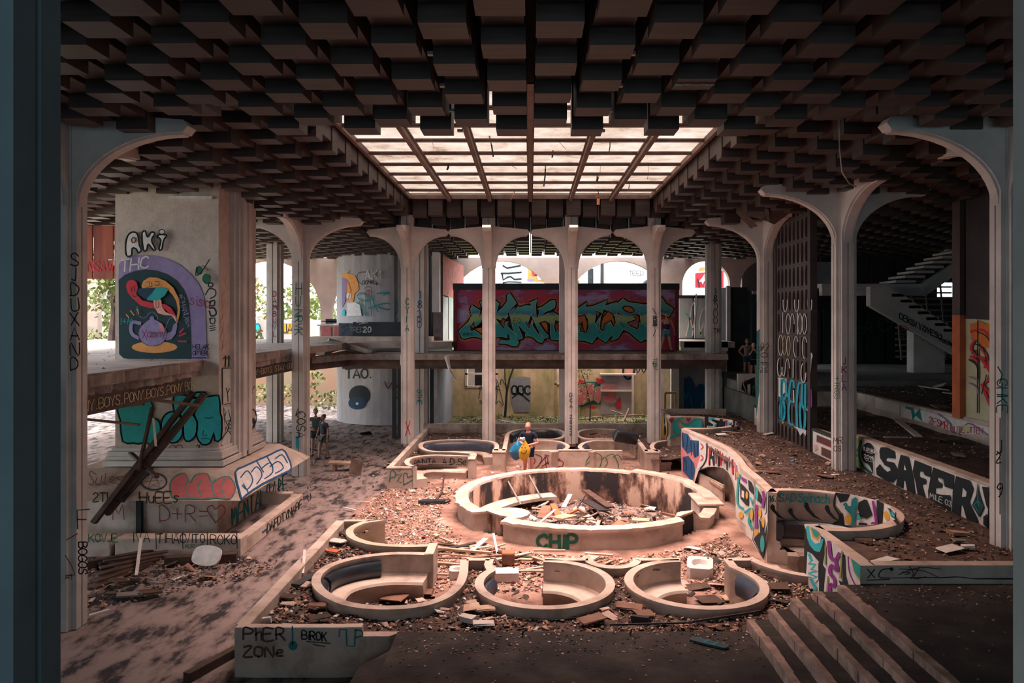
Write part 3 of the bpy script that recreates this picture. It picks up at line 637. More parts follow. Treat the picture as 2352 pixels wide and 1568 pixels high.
# soil beds
FP = [(-4.05,10.65),(-4.05,16.1),(-3.4,16.05),(-3.72,15.4),(-3.5,14.8),(-3.1,14.4),(-1.95,14.3),(-1.95,13.8)]+[q for q in r1[::-1] if q[1] > 12.9 and q[0] < -1.9][::1]+[(-2.3,13.0),(-1.2,13.0),(-1.15,13.5),(-.74,13.5),(.25,13.5),(1.1,13.5),(1.5,13.0),(1.95,13.5),(4.09,13.5),(4.4,12.9),(4.75,12.6),(4.75,10.58)]
FP = [(-4.05,10.62),(-4.05,16.1),(-3.4,16.05),(-3.72,15.4),(-3.5,14.8),(-3.1,14.4),(-1.95,14.3),(-1.95,13.5),(1.05,13.5),(1.2,13.2),(1.5,13.08),(1.8,13.2),(1.95,13.5),(4.09,13.5),(4.4,12.9),(4.95,12.62),(4.95,10.55)]
r1i = r1+[(-1.16,13.75)]; r2i = r2+[(-.74,13.8)] ; r3i = r3+[(2.7,13.8)]
def front_h(x, y):
    if inpoly(x,y,r1i) or inpoly(x,y,r2) or inpoly(x,y,r3): return .02
    if -1.95 < x < -1.16 and y > 12.9: return .03
    if -.74 < x < .24 and y > 12.6: return .03
    if 2.73 < x < 3.6 and y > 12.6: return .03
    h = .55+.035*nz2(x,y,1.7)+.02*nz2(x,y,6)
    if x > 3.0 and y < 11.6: h += .06*(x-3)*(11.6-y)
    return h
hf('floor.010', -4.06, 4.9, 10.6, 16.1, .06, front_h, soil, keep=lambda x, y: inpoly(x,y,FP))
BP = [(-4.2,22.1),(-4.2,30),(6,30),(6,24.5),(5.0,24.4),(4.0,24.2),(3.6,26.5),(2.95,28.2),(1.4,28.9),(.2,28.5),(-.6,28.9),(-.95,27),(-1.2,24),(-1.3,25),(-1.3,26.4),(-2.4,27),(-3.6,26.2),(-3.6,25),(-2.2,24.3),(-2.3,23.6),(-3.9,23.2),(-3.9,22.1)]
hf('floor.011', -4.2, 6, 22, 30, .12, lambda x, y: .5+.05*nz2(x,y,1.5), soil, keep=lambda x, y: inpoly(x,y,BP) and not inpoly(x,y,r2b) and not inpoly(x,y,r3b+[(2.5,24.5)]) and not inpoly(x,y,r1b))
# ---- round bar
def bar_r(a):
    a = a % 360; r = 3.36
    for c, w, d in ((223,8.5,.55),(318,8.5,.55)):
        q = abs(a-c)/w
        if q < 1: r -= d*math.sqrt(1-q*q)
    return r
th = thing('round_bar','large broken round concrete bar counter in the middle of the court','bar counter',(RC[0],RC[1],0)); BAR = th
n = 180; outp = []; 
R.seed(11)
def rim_out(a):
    j = (.10*abs(_n.noise(Vector((a*.35,0,0))))+.06*abs(_n.noise(Vector((a*1.4,5,0))))) if 95 < a < 240 else .02*abs(_n.noise(Vector((a*.5,1,0))))
    return bar_r(a)+j
mb = MB(); vs = []; 
prof_n = 6
for i in range(n):
    a = 360*i/n; c, s_ = math.cos(math.radians(a)), math.sin(math.radians(a))
    ro = rim_out(a); rb = bar_r(a)-.05; ri = 3.02+.025*_n.noise(Vector((a*.2,9,0)))
    zt = .53+.02*_n.noise(Vector((a*.3,2,0)))+(.06 if 20 < a < 60 else 0)
    low = 0
    if 325 < a < 352: zt -= .16; low = 1
    for (r, z) in ((rb,-.02),(rb,zt-.10),(ro,zt-.06),(ro,zt),(ri+.03,zt+.01),(ri,zt-.05),(ri,-.45)): vs.append((RC[0]+r*c, RC[1]+r*s_, z))
k = 7
fs = [(i*k+j, ((i+1)%n)*k+j, ((i+1)%n)*k+j+1, i*k+j+1) for i in range(n) for j in range(k-1)]
mi = []
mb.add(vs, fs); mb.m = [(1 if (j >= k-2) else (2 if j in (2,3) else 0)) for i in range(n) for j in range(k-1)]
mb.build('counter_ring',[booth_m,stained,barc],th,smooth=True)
mb = MB(); mb.sweep(arc(RC[0],RC[1],2.72,105,238,30),[(-.30,-.22),(.24,-.22),(.24,-.13),(-.30,-.13)]); mb.build('inner_shelf', booth_m, th, smooth=True)
# hatch block at the right end
mb = MB(); mb.box(4.25,4.75,18.6,19.6,.0,.42); mb.box(4.2,4.85,18.5,19.7,.42,.48); mb.build('hatch_block', barc, th, bevel=.02)
ba = Art(on_path([(RC[0]+3.31*math.cos(math.radians(a)), RC[1]+3.31*math.sin(math.radians(a))) for a in range(232,309,2)]),(1040,1040,3.5636))
ba.t('gr',8,'CHiP',695,775,100,sp=1.3,wid=1.15); ba.done(th)
# ---- right complex: painted panel, booths, wavy wall
ZR = 1.55
PW = thing('painted_wall','low wall covered in teal, purple and yellow blobs beside the steps','low wall',(4.75,11.7,0),'muralled walls')
mb = MB(); mb.box(4.75,4.95,10.66,12.8,0,ZR-.04); mb.box(4.74,4.97,10.65,12.81,ZR-.04,ZR); mb.build('wall_body', booth_m, PW)
KW = thing('front_wall','low wall with black scribbles at the front edge of the right bed','low wall',(7,10.7,0),'bed walls')
mb = MB(); mb.box(4.95,13,10.66,10.86,.9,ZR); mb.build('wall_body', booth_m, KW)
b5 = [(4.95,15.15)]+arc(5.3,13.95,1.47,98,-100,44)+[(4.95,12.72)]
B9 = thing('round_booth','tall half round booth on the right with spinach lettering inside','seating booth',(5.3,13.9,0),'sunken round booths')
mb = MB(); mb.sweep(b5, wall_prof(ZR,-.02,.16,.14,1)); mb.build('wall_shell', booth_m, B9, smooth=True)
q = offs(b5,-.08)
mb = MB(); mb.sweep(q[:-2],[(0,.40),(-.42,.40),(-.47,.34),(-.42,.20),(-.45,0),(0,0)]); mb.build('bench', booth_m, B9, smooth=True)
mb = MB(); mb.sweep(q[:-2],[(0,.58),(-.07,.56),(-.10,.46),(-.06,.40),(0,.40)]); mb.build('back_ledge', booth_m, B9, smooth=True)
mb = MB(); mb.sweep(q[:-2],[(0,.60),(-.10,.61),(-.16,.72),(-.15,.88),(-.08,.94),(0,.94)]); mb.build('cushion', leather, B9, smooth=True)
mb = MB(); mb.box(4.72,5.0,12.95,15.0,-.02,.12); mb.build('step', booth_m, B9)
ww = [G(x,y,ZR) for x,y in ((1762,1129),(1728,1096),(1699,1071),(1682,1047),(1659,1027.5),(1619,1007.6),(1590,995),(1565,984))]; ww = smooth(ww,7)
WW = thing('wavy_wall','long graffitied wall with an arched doorway edging the right bed','low wall',(5,19,0),'muralled walls')
def wz(i, pt, prof):
    y = pt[1]; zb = -.02
    if 18.35 < y < 22.9:
        t = (y-18.35)/4.55; zb = .30+.72*math.sin(PI*min(1,max(0,t**.8)))**.6
    return [(o, z if z > 1 else zb) for (o, z) in prof]
ww2 = []
for a, b in zip(ww[:-1], ww[1:]):
    for j in range(4): ww2.append((a[0]+(b[0]-a[0])*j/4, a[1]+(b[1]-a[1])*j/4))
ww2.append(ww[-1])
mb = MB(); mb.sweep(ww2,[(-.0,ZR),(.02,ZR),(-.2,ZR),(-.2,-.02),(0,-.02)][2:]+[(0,ZR)], zf=wz); mb.build('wall_body', booth_m, WW)
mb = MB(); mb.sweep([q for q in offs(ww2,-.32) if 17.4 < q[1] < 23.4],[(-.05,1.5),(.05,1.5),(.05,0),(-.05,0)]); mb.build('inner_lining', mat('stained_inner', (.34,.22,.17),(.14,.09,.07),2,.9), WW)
mb = MB()   # leaning door leaf inside the arch
P1 = [on_path(offs(ww,-.08))(x,y) for x,y in ((1604,1084),(1660,1114),(1660,1236),(1604,1160))]
mb.add([tuple(p) for p in P1]+[(p.x+.06,p.y,p.z) for p in P1],[(0,1,2,3),(4,7,6,5),(0,4,5,1),(1,5,6,2),(2,6,7,3),(3,7,4,0)]); mb.build('door_leaf', booth_m, WW)
P1 = [on_path(offs(ww,-.04))(x,y) for x,y in ((1628,1100),(1658,1119),(1658,1125),(1628,1105))]
mb = MB(); mb.add([tuple(p) for p in P1]+[(p.x+.06,p.y,p.z) for p in P1],[(0,1,2,3),(4,7,6,5),(0,4,5,1),(1,5,6,2),(2,6,7,3),(3,7,4,0)]); mb.build('door_rail', woodp, WW)
mb = MB(); mb.sweep([q for q in offs(ww2,-.22) if 18.2 < q[1] < 19.7],[(0,0),(.02,0),(.02,1.3),(0,1.3)]); mb.build('door_gap_shade', darkw, WW)  # dark sheet standing in for the shade inside the doorway
b6 = [(5.05,28.7),(5.05,27.0)]+arc(5.5,25.5,1.5,105,-105,44)+[(5.0,23.98)]
B10 = thing('round_booth','whale painted half round booth at the back right','seating booth',(5.5,25.5,0),'sunken round booths')
mb = MB(); mb.sweep(b6, wall_prof(ZR,-.02,.16,.1,1)); mb.build('wall_shell', booth_m, B10, smooth=True)
q = offs(b6[2:],-.08); mb = MB(); mb.sweep(q[:-2],[(0,.40),(-.42,.40),(-.47,.34),(-.42,.20),(-.45,0),(0,0)]); mb.build('bench', booth_m, B10, smooth=True)
mb = MB(); mb.box(5.0,7.6,28.7,28.85,0,1.6); tag(mb.build('low_wall', booth_m),'low back wall of the whale painted planter','low wall','bed walls')
nE = smooth(path(.72,[(1514,1036),(1500,1030),(1498,1022),(1507,1015),(1530,1011)]),6); booth('curved_niche','curved niche under the whale painting',nE,bench=(0,len(nE)),bs=-1,cat='seating niche',group='curved niches')
# SAFER wall and far terrace wall
SW = thing('lettered_wall','long low wall with big black block letters on the right','low wall',(8.25,15.5,1.2),'muralled walls')
mb = MB(); mb.box(8.2,8.38,11.2,18.75,1.2,2.12); mb.box(8.17,8.40,11.2,18.76,2.12,2.17); mb.build('wall_body', booth_m, SW)
mb = MB(); mb.box(8.05,8.2,19.2,31,1.2,2.0); mb.build('wall_rear_run', booth_m, SW)
TW = thing('terrace_wall','pale low wall with white patches and red letters behind the lettered wall','low wall',(11.3,22,1.9),'muralled walls')
mb = MB(); mb.box(11.3,11.5,11,26.4,1.9,2.55); mb.box(8.4,11.5,26.3,26.5,1.9,2.5); mb.build('wall_body', booth_m, TW)
# ================================================================ MURAL PILLAR, BENCH AND KERB
MP = thing('mural_pillar','massive square pillar painted with a teapot mural above turquoise bubble letters','pillar',(-9,19.3,1.5)); MP['kind'] = 'thing'
PX0, PX1, PF, PB = -10.15, -7.62, 18.1, 20.55
mb = MB(); mb.box(PX0,PX1,PF,PB,1.5,8.9); mb.build('pillar_body', mat('rough_plaster', (.56,.45,.40), (.44,.35,.31), 5, .9, .5), MP)
mb = MB(); pr = [(.05,1.95),(.05,2.0),(.0,2.0)]
for k,(o,z0,z1) in enumerate(((.06,1.88,1.95),(.13,1.76,1.88),(.16,1.70,1.76),(.10,1.66,1.70),(.2,1.53,1.66))): mb.box(PX0-o,PX1+o,PF-o,PB+o,z0,z1)
mb.build('base_moulding', colpaint, MP, bevel=.01)
mb = MB(); mb.M = Matrix.Translation((-7.62,19.35,0)); mb.prism([(0,-.55),(.10,-.55),(.10,-.42),(.17,-.42),(.17,-.30),(.24,-.30),(.24,-.08),(.2,-.08),(.2,.08),(.24,.08),(.24,.3),(.17,.3),(.17,.42),(.1,.42),(.1,.55),(0,.55)],1.55,8.9); mb.build('pilaster', colpaint, MP)
mb = MB(); mb.box(-8.8,-7.75,PF-.1,PF-.0,8.02,8.09); mb.build('lamp_batten', whitep, MP)
BE = thing('plinth_bench','graffitied concrete plinth with a sloping overhanging top around the mural pillar','plinth',(-9,18.5,0))
zu, zl = 1.5, 1.02
U = [G(306,1072,zu),G(536,1083,zu),G(648,1025,zu)]; Lw = [G(300,1160,zl),G(553,1150,zl),G(677,1070,zl)]
x0u, x1u, yfu, ybu = -10.9, -7.25, G(500,1074,zu)[1], 21.4
x1l, yfl, ybl = G(553,1150,zl)[0], G(553,1150,zl)[1], 21.9; x0l = -11.3
mb = MB(); mb.add([(x0l,yfl,zl),(x1l,yfl,zl),(x1l,ybl,zl),(x0l,ybl,zl),(x0u,yfu,zu),(x1u,yfu,zu),(x1u,ybu,zu),(x0u,ybu,zu)],[(0,3,2,1),(4,5,6,7),(0,1,5,4),(1,2,6,5),(2,3,7,6),(3,0,4,7)])
slope = mb.build('sloping_top', booth_m, BE, bevel=.02)
mb = MB(); mb.box(-10.6,-7.15,16.95,19.5,.1,1.03); mb.build('plinth_block', booth_m, BE, bevel=.02)
mb = MB(); mb.box(-8.98,-8.86,16.85,17.0,.1,1.0); mb.beam(((x0l+x1l)/2-.25,yfl-.03,zl),(-9.15,yfu-.02,zu),.12,.06); mb.build('joint_strip', darkw, BE)
KB = thing('kerb_bench','low kerb lettered IVA TIHAC VITO ROKO around the plinth','kerb',(-8,16,0)); KB['kind'] = 'thing'
for (a,b,c,d) in ((-8.9,-6.2,15.85,16.25),(-10.6,-9.0,15.85,16.25),(-6.45,-6.2,16.25,20.2),(-7.6,-6.45,19.95,20.2)):
    mb = MB(); mb.box(a,b,c,d,0,.40 if d < 17 or c > 19 else .33); mb.build('kerb_stone', booth_m, KB, bevel=.02)
mb = MB(); mb.box(-10.6,-6.45,16.25,20.0,0,.1); mb.build('kerb_infill', dustf, KB)
# wooden beams fallen against the left slab
R.seed(4)
for k,(a,b,w,h,mm) in enumerate((((245,1180,16.6),(470,905,17.3),.12,.2,wood_s),((215,1200,16.4),(445,900,17.2),.10,.18,wood_s),((283,1100,16.8),(455,925,17.3),.05,.12,woodr),((318,1080,16.6),(350,935,17.2),.05,.1,wood_s),
   ((193,962,16.9),(320,975,17.0),.05,.06,woodr),((200,940,17.0),(330,928,17.1),.05,.1,woodr),((330,915,16.9),(456,931,16.9),.06,.07,woodr),((360,1095,16.5),(300,1040,17.2),.05,.12,wood_s),((352,960,16.6),(358,1025,16.5),.04,.03,concrete))):
    mb = MB(); mb.beam(PY(*a),PY(*b),w,h,0,(0,1,0)); tag(mb.build('fallen_beam', mm),['thick dark beam leaning from the kerb up to the left slab','second dark beam leaning beside the thickest one','reddish board leaning along the dark beams','thin dark batten standing under the left slab','short reddish rail below the left slab near the column','flat board running under the lettered fascia','reddish batten lying across the turquoise letters','short batten crossing the leaning beams','grey bent strip hanging in front of the turquoise letters'][k],'beam')
# ================================================================ CONTAINER WITH THE BIG MURAL
CT = thing('mural_container','long shipping container painted with huge teal letters on maroon, on the back walkway','container',(1.6,33.8,3.7))
def zmat(name, stops, dist=.25):
    m = bpy.data.materials.new(name); m.use_nodes = True; N = m.node_tree.nodes; L = m.node_tree.links; b = N['Principled BSDF']; b.inputs['Roughness'].default_value = .7
    g = N.new('ShaderNodeNewGeometry'); sx = N.new('ShaderNodeSeparateXYZ'); L.new(g.outputs['Position'], sx.inputs[0])
    nz = N.new('ShaderNodeTexNoise'); nz.inputs['Scale'].default_value = 1.6; nz.inputs['Detail'].default_value = 5; L.new(g.outputs['Position'], nz.inputs['Vector'])
    ad = N.new('ShaderNodeMath'); ad.operation = 'MULTIPLY_ADD'; L.new(nz.outputs['Fac'], ad.inputs[0]); ad.inputs[1].default_value = dist*2; L.new(sx.outputs['Z'], ad.inputs[2])
    mr = N.new('ShaderNodeMapRange'); L.new(ad.outputs[0], mr.inputs[0]); mr.inputs[1].default_value = stops[0][0]+dist; mr.inputs[2].default_value = stops[-1][0]+dist
    cr = N.new('ShaderNodeValToRGB'); L.new(mr.outputs[0], cr.inputs[0]); e = cr.color_ramp.elements
    lo, hi = stops[0][0], stops[-1][0]
    e[0].color = (*stops[0][1],1); e[1].color = (*stops[-1][1],1)
    for z, c in stops[1:-1]: q = e.new((z-lo)/(hi-lo)); q.color = (*c,1)
    L.new(cr.outputs[0], b.inputs['Base Color']); return m
contm = mat('maroon_violet_paint', (.50,.045,.09), (.40,.29,.50), .9, .6, 0, c3=(.32,.07,.15), lo=.40, hi=.56, stretch=(.7,1,1.4))
mb = MB(); mb.box(-3.32,6.5,32.6,33.4,3.72,6.62); mb.build('container_body', contm, CT)
mb = MB(); mb.box(-3.4,6.56,32.52,32.62,6.38,6.66); mb.box(-3.4,6.56,32.54,33.45,6.6,6.66); mb.build('top_rail', mat('dark_rail',(.035,.045,.055),(.02,.028,.035),1,.6), CT)
for x in (-3.34,6.42): 
    mb = MB(); mb.box(x-.04,x+.12,32.53,32.64,3.7,6.6); mb.build('corner_post', mat('maroon_post',(.22,.02,.035),(.12,.015,.03),2,.6), CT)
MATS['paint_MU'] = zmat('mural_teal', [(3.9,(.04,.46,.38)),(4.35,(.02,.30,.28)),(4.85,(.03,.28,.27)),(5.0,(.34,.40,.14)),(5.2,(.36,.42,.16)),(5.32,(.02,.22,.34)),(5.5,(.07,.34,.33)),(6.0,(.12,.42,.38))])
PAINT['MU'] = (0,.1,.1)
T1 = (1040,640,8.711)
LT = [[385,535,548,640,522,775,585,680,598,580,548,465,668,412,780,400,790,1170,668,1180,640,1100,600,800,515,955,440,945,430,830,345,960,345,1030,380,1050,430,1030,608,1150,600,1190,430,1150,330,1165,230,1195,190,1180,120,1045,320,860,385,730,355,610],
 [780,420,835,425,925,495,875,650,905,745,900,660,1000,580,1090,450,1090,330,1140,290,1270,490,1120,650,1080,700,1110,740,1060,800,1000,770,960,830,850,790,1020,1015,1050,870,1120,850,1080,900,1100,960,1260,1110,1315,1280,1280,1340,1200,1340,1060,1290,930,1290,960,1225,1100,1240,1155,1220,1130,1120,1095,1080,1085,1180,950,1150,790,1190],
 [1270,600,1300,560,1350,575,1460,535,1585,540,1590,640,1500,890,1420,830,1530,1010,1590,800,1610,870,1590,930,1720,1130,1725,1060,1755,1070,1820,1230,1780,1280,1700,1250,1620,1170,1530,1140,1450,1150,1450,1100,1500,1100,1420,1040,1290,900,1390,1160,1395,1190,1320,1215,1280,1130,1215,1040,1150,760,1120,680,1250,560,1225,690],
 [1535,480,1695,405,1655,520,1665,700,1690,800,1740,640,1690,600,1800,560,1960,440,2045,430,2050,500,2040,570,1960,620,1850,660,1760,760,1900,690,2020,680,2130,740,2220,800,2170,860,2050,820,2020,960,2060,1110,2090,1000,2130,1090,2240,1150,2250,1180,2220,1240,2120,1220,1970,1210,1950,1110,1950,900,1850,830,1710,880,1850,1090,1915,1130,1915,1165,1830,1195,1700,1000,1570,730,1600,560]]
T2 = (1300,640,8.711)
LT2 = [[60,700,190,630,420,475,400,570,560,545,820,430,725,690,590,630,590,760,570,880,690,1105,600,1170,520,1290,400,1240,240,1225,245,1120,60,1100,190,950,290,920,270,1060,350,1080,410,1095,460,960,440,800,365,690,330,720,180,740,60,900,0,1140,40,830],
 [750,600,780,545,1020,465,1000,520,1010,660,1090,860,1170,990,1100,1080,1040,1190,890,1240,950,1150,900,1140,870,1170,800,1270,640,1165,690,1110,590,900,720,700,690,800,670,930,680,1020,740,1060,770,1000,760,910,890,850,930,950,960,965,1000,880,980,750,900,660,840,640],
 [1140,400,1240,470,1450,500,1560,510,1450,545,1475,720,1320,690,1380,810,1210,870,1290,960,1430,1020,1470,960,1460,880,1560,900,1650,1020,1720,1080,1660,1150,1500,1260,1400,1180,1280,1070,1170,1020,1170,990,1090,860,1050,710,1200,740,1010,660,995,520],
 [1455,545,1660,500,1840,440,1920,380,1990,500,2150,600,2060,760,1940,720,1860,690,1880,800,1850,1130,1720,1300,1590,1210,1680,1150,1700,1080,1620,950,1500,880,1480,720]]
g = Art(on_y(32.6,.02),T1)
def many(A, key, w, polys, T):
    A.tr = T
    for p in polys: A.s(key, w*8.7, p, 0, True)
many(g,'or',1.6,LT,T1); many(g,'or',1.6,LT2,T2); g.lay = 1
many(g,'k',.92,LT,T1); many(g,'k',.92,LT2,T2); g.lay = 2
for T, Q in ((T1,LT),(T2,LT2)):
    g.tr = T
    for p in Q: g.f('MU',p); g.lay = 2
g.lay = 3
for T, Q in ((T1,LT),(T2,LT2)):
    g.tr = T
    for p in Q: g.s('lg',1.0,p,0,True); g.lay = 3
g.lay = 4; g.tr = T2
for c in ([1130,580,1180,545,1300,560,1360,620,1350,660,1300,680,1180,640],[1840,600,1900,600,1920,640,1860,680],[190,780,290,740,380,720,440,900,400,1090,340,1000,320,860,240,920],[700,880,740,760,850,650,930,700,980,850,960,940,910,830,760,910,760,1030,700,1000]): g.s('k',2.6,c,0,True); g.lay=4; g.f('or',c); g.lay=4
g.tr = T1
for c in ([345,960,420,900,430,990,600,960,560,880,620,1130,420,1000],[1750,880,1850,850,1900,900,1910,1050,1820,990],[2060,870,2180,880,2260,830,2260,1060,2180,1100,2130,950]): g.s('k',2.6,c,0,True); g.lay=4; g.f('or',c); g.lay=4; 
g.lay = 5
g.tr = None
g.t('k',.9,'LEO',1172,741,10); g.t('lg',.7,'Mac',1056,728,13,jit=.2); g.t('lg',.7,'WOY',1056,722,9,jit=.3); g.t('lg',.6,'DIC',1188,692,8,jit=.3); g.t('lg',.6,'XAC',1192,700,5,jit=.3)
g.t('ye',1.2,'AS',1286,712,12,jit=.1); g.t('db',.8,'wepz',1062,770,8,jit=.2)
g.done(CT)
# ================================================================ PILLAR MURAL
T3 = (260,500,4.48)
g = Art(on_y(18.1,.02),T3)
arc1 = [(55,620),(58,480),(90,440),(180,395),(300,380),(420,385),(560,420),(700,490),(800,580),(880,680),(925,780),(945,900),(955,1100),(960,1300),(975,1450),(805,1455),(60,1400)]
g.f('lv',arc1)
g.f('dg',[(55,640),(120,585),(230,545),(330,530),(440,540),(560,580),(660,650),(730,740),(775,860),(790,1000),(800,1200),(805,1450),(150,1450),(105,1445),(60,1400)])
g.f('or2',ell(425,1330,235,60)); 
g.f('lv',ell(405,1190,148,130)); g.s('dg',1,ell(405,1190,148,130)+[ell(405,1190,148,130)[0]])
g.s('lv',8,[275,1085,200,1075,180,1140,200,1200,255,1235],4); g.f('lv',[540,1190,600,1170,620,1100,650,1075,660,1110,645,1190,600,1250,540,1260]); g.f('lv',[330,1075,400,1030,480,1075,400,1095]); g.f('lv',ell(398,1035,22,22)); g.f('pk',[470,1075,500,1085,530,1150,520,1180,480,1140])
g.f('or2',[290,700,310,650,370,612,450,615,540,650,620,720,670,820,688,930,680,1010,655,1090,650,1040,665,950,650,860,610,790,560,740,440,720,300,725])
g.f('re',[130,700,150,650,200,635,240,660,255,720,235,780,300,850,430,880,540,890,600,930,640,1000,655,1060,600,1000,520,930,380,930,280,900,200,830,150,770])
g.s('dg',1.6,[195,790,210,810,240,805,248,780],3); g.s('dg',1.6,[185,715,190,760]); g.s('dg',1.6,[212,705,220,755])
g.f('sa',[410,845,480,835,495,850,500,910,540,970,640,1010,655,1080,600,1005,520,1000,460,980,425,920]); g.s('ma',1.3,[440,860,440,920,465,920,470,860],2)
g.f('t2',[350,810,420,740,440,715,500,712,570,735,530,800,460,850,400,850,350,845]); g.f('db',[240,750,270,725,400,725,440,715,370,800,340,830,270,800])
g.s('lv',1,[250,910,235,970,280,1020,330,1025,370,980,410,970,450,1010,460,1050],4); g.s('lv',1,[540,1140,570,1050,620,1010],4)
for a in ([135,995,160,1025],[178,955,212,1000],[250,940,262,985]): g.s('or2',2.4,a)
for a in ([685,1180,722,1140],[680,1215,745,1187],[670,1268,750,1272]): g.s('re',3.2,a)
g.s('ma',1.8,[300,1160,345,1250],0); g.s('ma',1.8,[345,1150,300,1240]); g.t('ma',1.7,'anny',350,1228,78,sp=.6)
g.s('k',1.4,[335,665,370,655,370,690]); g.s('k',1.4,[345,715,400,705,395,665]); g.s('k',1.4,[430,655,470,655,470,690,430,690],2)
g.t('w',3.2,'THC',72,560,120,dx=(1,-.16),dy=(.1,-1),sp=1.0)
g.t('t2',1.3,'I+M',72,1098,66,sp=.9)
g.t('ma',2.0,'sisa',785,890,100,dx=(1,.18),sp=.6); g.t('lv',1.1,'*EMANUelA',665,790,52,dx=(.28,1),dy=(1,-.25),sp=.7)
g.t('k',1.8,'HELAK',820,1350,46,sp=.6,wid=.95); g.t('k',1.8,'OPTER',820,1412,42,sp=.6,wid=.95); g.s('k',2.4,[818,1440,955,1440])
# AKI bubble letters
for P_ in ([135,385,130,250,160,170,215,145,255,180,270,280,290,330,260,360,235,320,195,315,190,385],[295,165,330,135,355,200,390,150,430,160,395,230,435,320,410,330,360,270,345,330,310,325],[450,190,500,170,550,180,530,210,515,250,500,325,470,320,490,230],):
    g.s('k',4,P_,3,True); g.f('w',P_,3)
g.f('w',ell(500,145,30,24)); g.s('k',2,ell(500,145,30,24)+[ell(500,145,30,24)[0]]); g.f('sa',ell(208,230,20,28)); g.s('k',2,ell(208,230,20,28),0)
g.f('gr',ell(885,540,38,46)); g.f('gr',ell(958,625,42,52)); g.s('k',2.6,[990,430,905,560,850,590,860,510],4); g.s('k',1.6,[925,640,960,680,1005,640,990,580],4); g.s('k',1.4,[920,490,975,540]); 
g.s('k',3,ell(1003,690,24,22)+[(1027,690)]); g.s('k',3,[950,790,990,730,1050,745,1050,800,1000,830],4); g.s('k',3.4,[1000,860,1040,850,1040,900,995,900,1005,860],3); g.s('k',4,[990,930,1040,930,1060,990,1010,1010,990,960],3); g.s('k',3,[990,1040,1045,1030,1040,1090,1000,1080,1000,1040],2)
for i in range(3): g.s('k',2.2,[995,1118+i*22,1050,1108+i*22])
g.tr = None
# turquoise bubble letters (zoom frame 190,880 x5.47)
g.tr = (190,880,5.47); g.lay = 3
for P_ in ([450,250,850,190,860,460,760,740,640,750,500,730,470,460],[830,470,930,450,980,540,960,700,880,760,800,740],[990,480,1040,390,1120,355,1210,390,1255,520,1250,650,1180,740,1080,740,990,660],
   [1145,160,1310,150,1320,200,1440,185,1440,310,1390,370,1440,500,1420,650,1340,730,1270,690,1260,500,1220,380,1145,340],[1360,125,1540,110,1560,170,1710,155,1730,380,1750,440,1740,700,1660,720,1650,620,1600,750,1500,770,1430,660,1440,480,1390,400,1440,310,1440,180,1370,180]):
    g.s('k',4,P_,2,True); g.f('aq' if P_[0] > 950 else 't2',P_,2); g.lay -= 1
g.lay += 1; g.s('k',1.6,[1520,590,1500,650,1560,650]); g.s('k',1.3,[1490,700,1540,685,1590,705],3); g.s('k',1.2,[1030,620,1070,680,1130,670,1140,640],3); g.s('k',1.6,[1530,430,1580,440,1630,425],3); g.s('ma',1.8,ell(1130,800,36,22)+[(1166,800)]); g.s('ma',1.8,ell(1215,800,40,26)+[(1255,800)]); g.t('k',2.6,'2',1430,835,60)
g.done(MP)
g = Art(on_x(PX1,18,21,.03)); g.tr = (260,500,4.48)
g.t('k',2.4,'111B',1125,1530,110,sp=.5,wid=.8); g.s('sa',1.4,[1130,790,1120,850,1140,900,1110,950,1135,1020,1100,1080,1135,1150,1110,1220,1135,1300,1120,1370],4); 
g.tr = (190,880,5.47)
g.f('lg',[1755,-190,1900,-190,1900,-60,1930,240,1760,262]); g.s('k',2,[1755,-190,1900,-190,1870,0,1935,240,1760,262],0,True); g.s('k',2,[1800,60,1820,120,1825,230]); g.s('k',2,[1845,70,1820,120])
g.f('lg',[1770,300,1940,280,1990,560,1900,830,1820,860,1740,760,1800,600]); g.s('k',2,[1780,400,1830,330,1860,460,1800,560,1870,650,1850,860],0); g.s('k',3,[1890,380,1900,560,1960,780],0); g.s('k',2,[1990,280,2010,420,2000,620,2110,600,2180,470,2170,350,2110,320],3); g.f('k',ell(2130,500,40,70)); g.f('lg',ell(2125,520,14,24)); g.s('cy',1.3,[1780,320,1800,380,1790,440,1820,520],3); g.s('k',2,[1745,700,1820,600,1840,540])
g.t('k',1.4,'GOY',1800,480,60,dx=(.4,1),dy=(1,-.4)); g.t('k',2,'Y5',2100,130,90,sp=.4)
g.done(MP)
# plinth writings
c_ = (190,880,5.47)
g = Art(on_plane((0,yfl,zl),(0,-1,(yfl-yfu)/(zu-zl)*-1*-1) if 0 else Vector((0,zu-zl,-(yfu-yfl))).normalized(), .03)); g.tr = (100,900,3.267)
pts = [950,690,990,630,1060,610,1100,680,1140,620,1230,615,1260,680,1330,640,1400,640,1440,720,1400,800,1300,790,1240,800,1140,800,1060,800,970,790]
g.s('t2',3,pts,3,True); g.f('ro',pts,3); 
for x in (1090,1185,1290,1360): g.s('t2',2,[x,650,x-25,720,x+5,790],3)
g.s('db',3,ell(830,670,95,62)+[(925,670)]); g.s('db',2,[830,610,780,720,900,660,760,670,880,720],0,True); g.t('k',2.6,'HuEEs',722,830,80,sp=.8); g.t('k',2.6,'2Twos',370,822,66,sp=.8); g.t('ma',1.6,'Sulesow',330,690,90,sp=.6,jit=.2)
g.done(BE)
g = Art(on_plane((x1l,0,zl),Vector(((zu-zl),0,(x1l-x1u))).normalized(), .06)); g.tr = (100,900,3.267)
bg_ = [1440,600,1500,560,1700,470,1790,430,1830,480,1860,570,1800,610,1640,690,1520,770,1490,800,1470,740]
g.f('w',bg_)
g.s('bl',4,bg_,2,True)
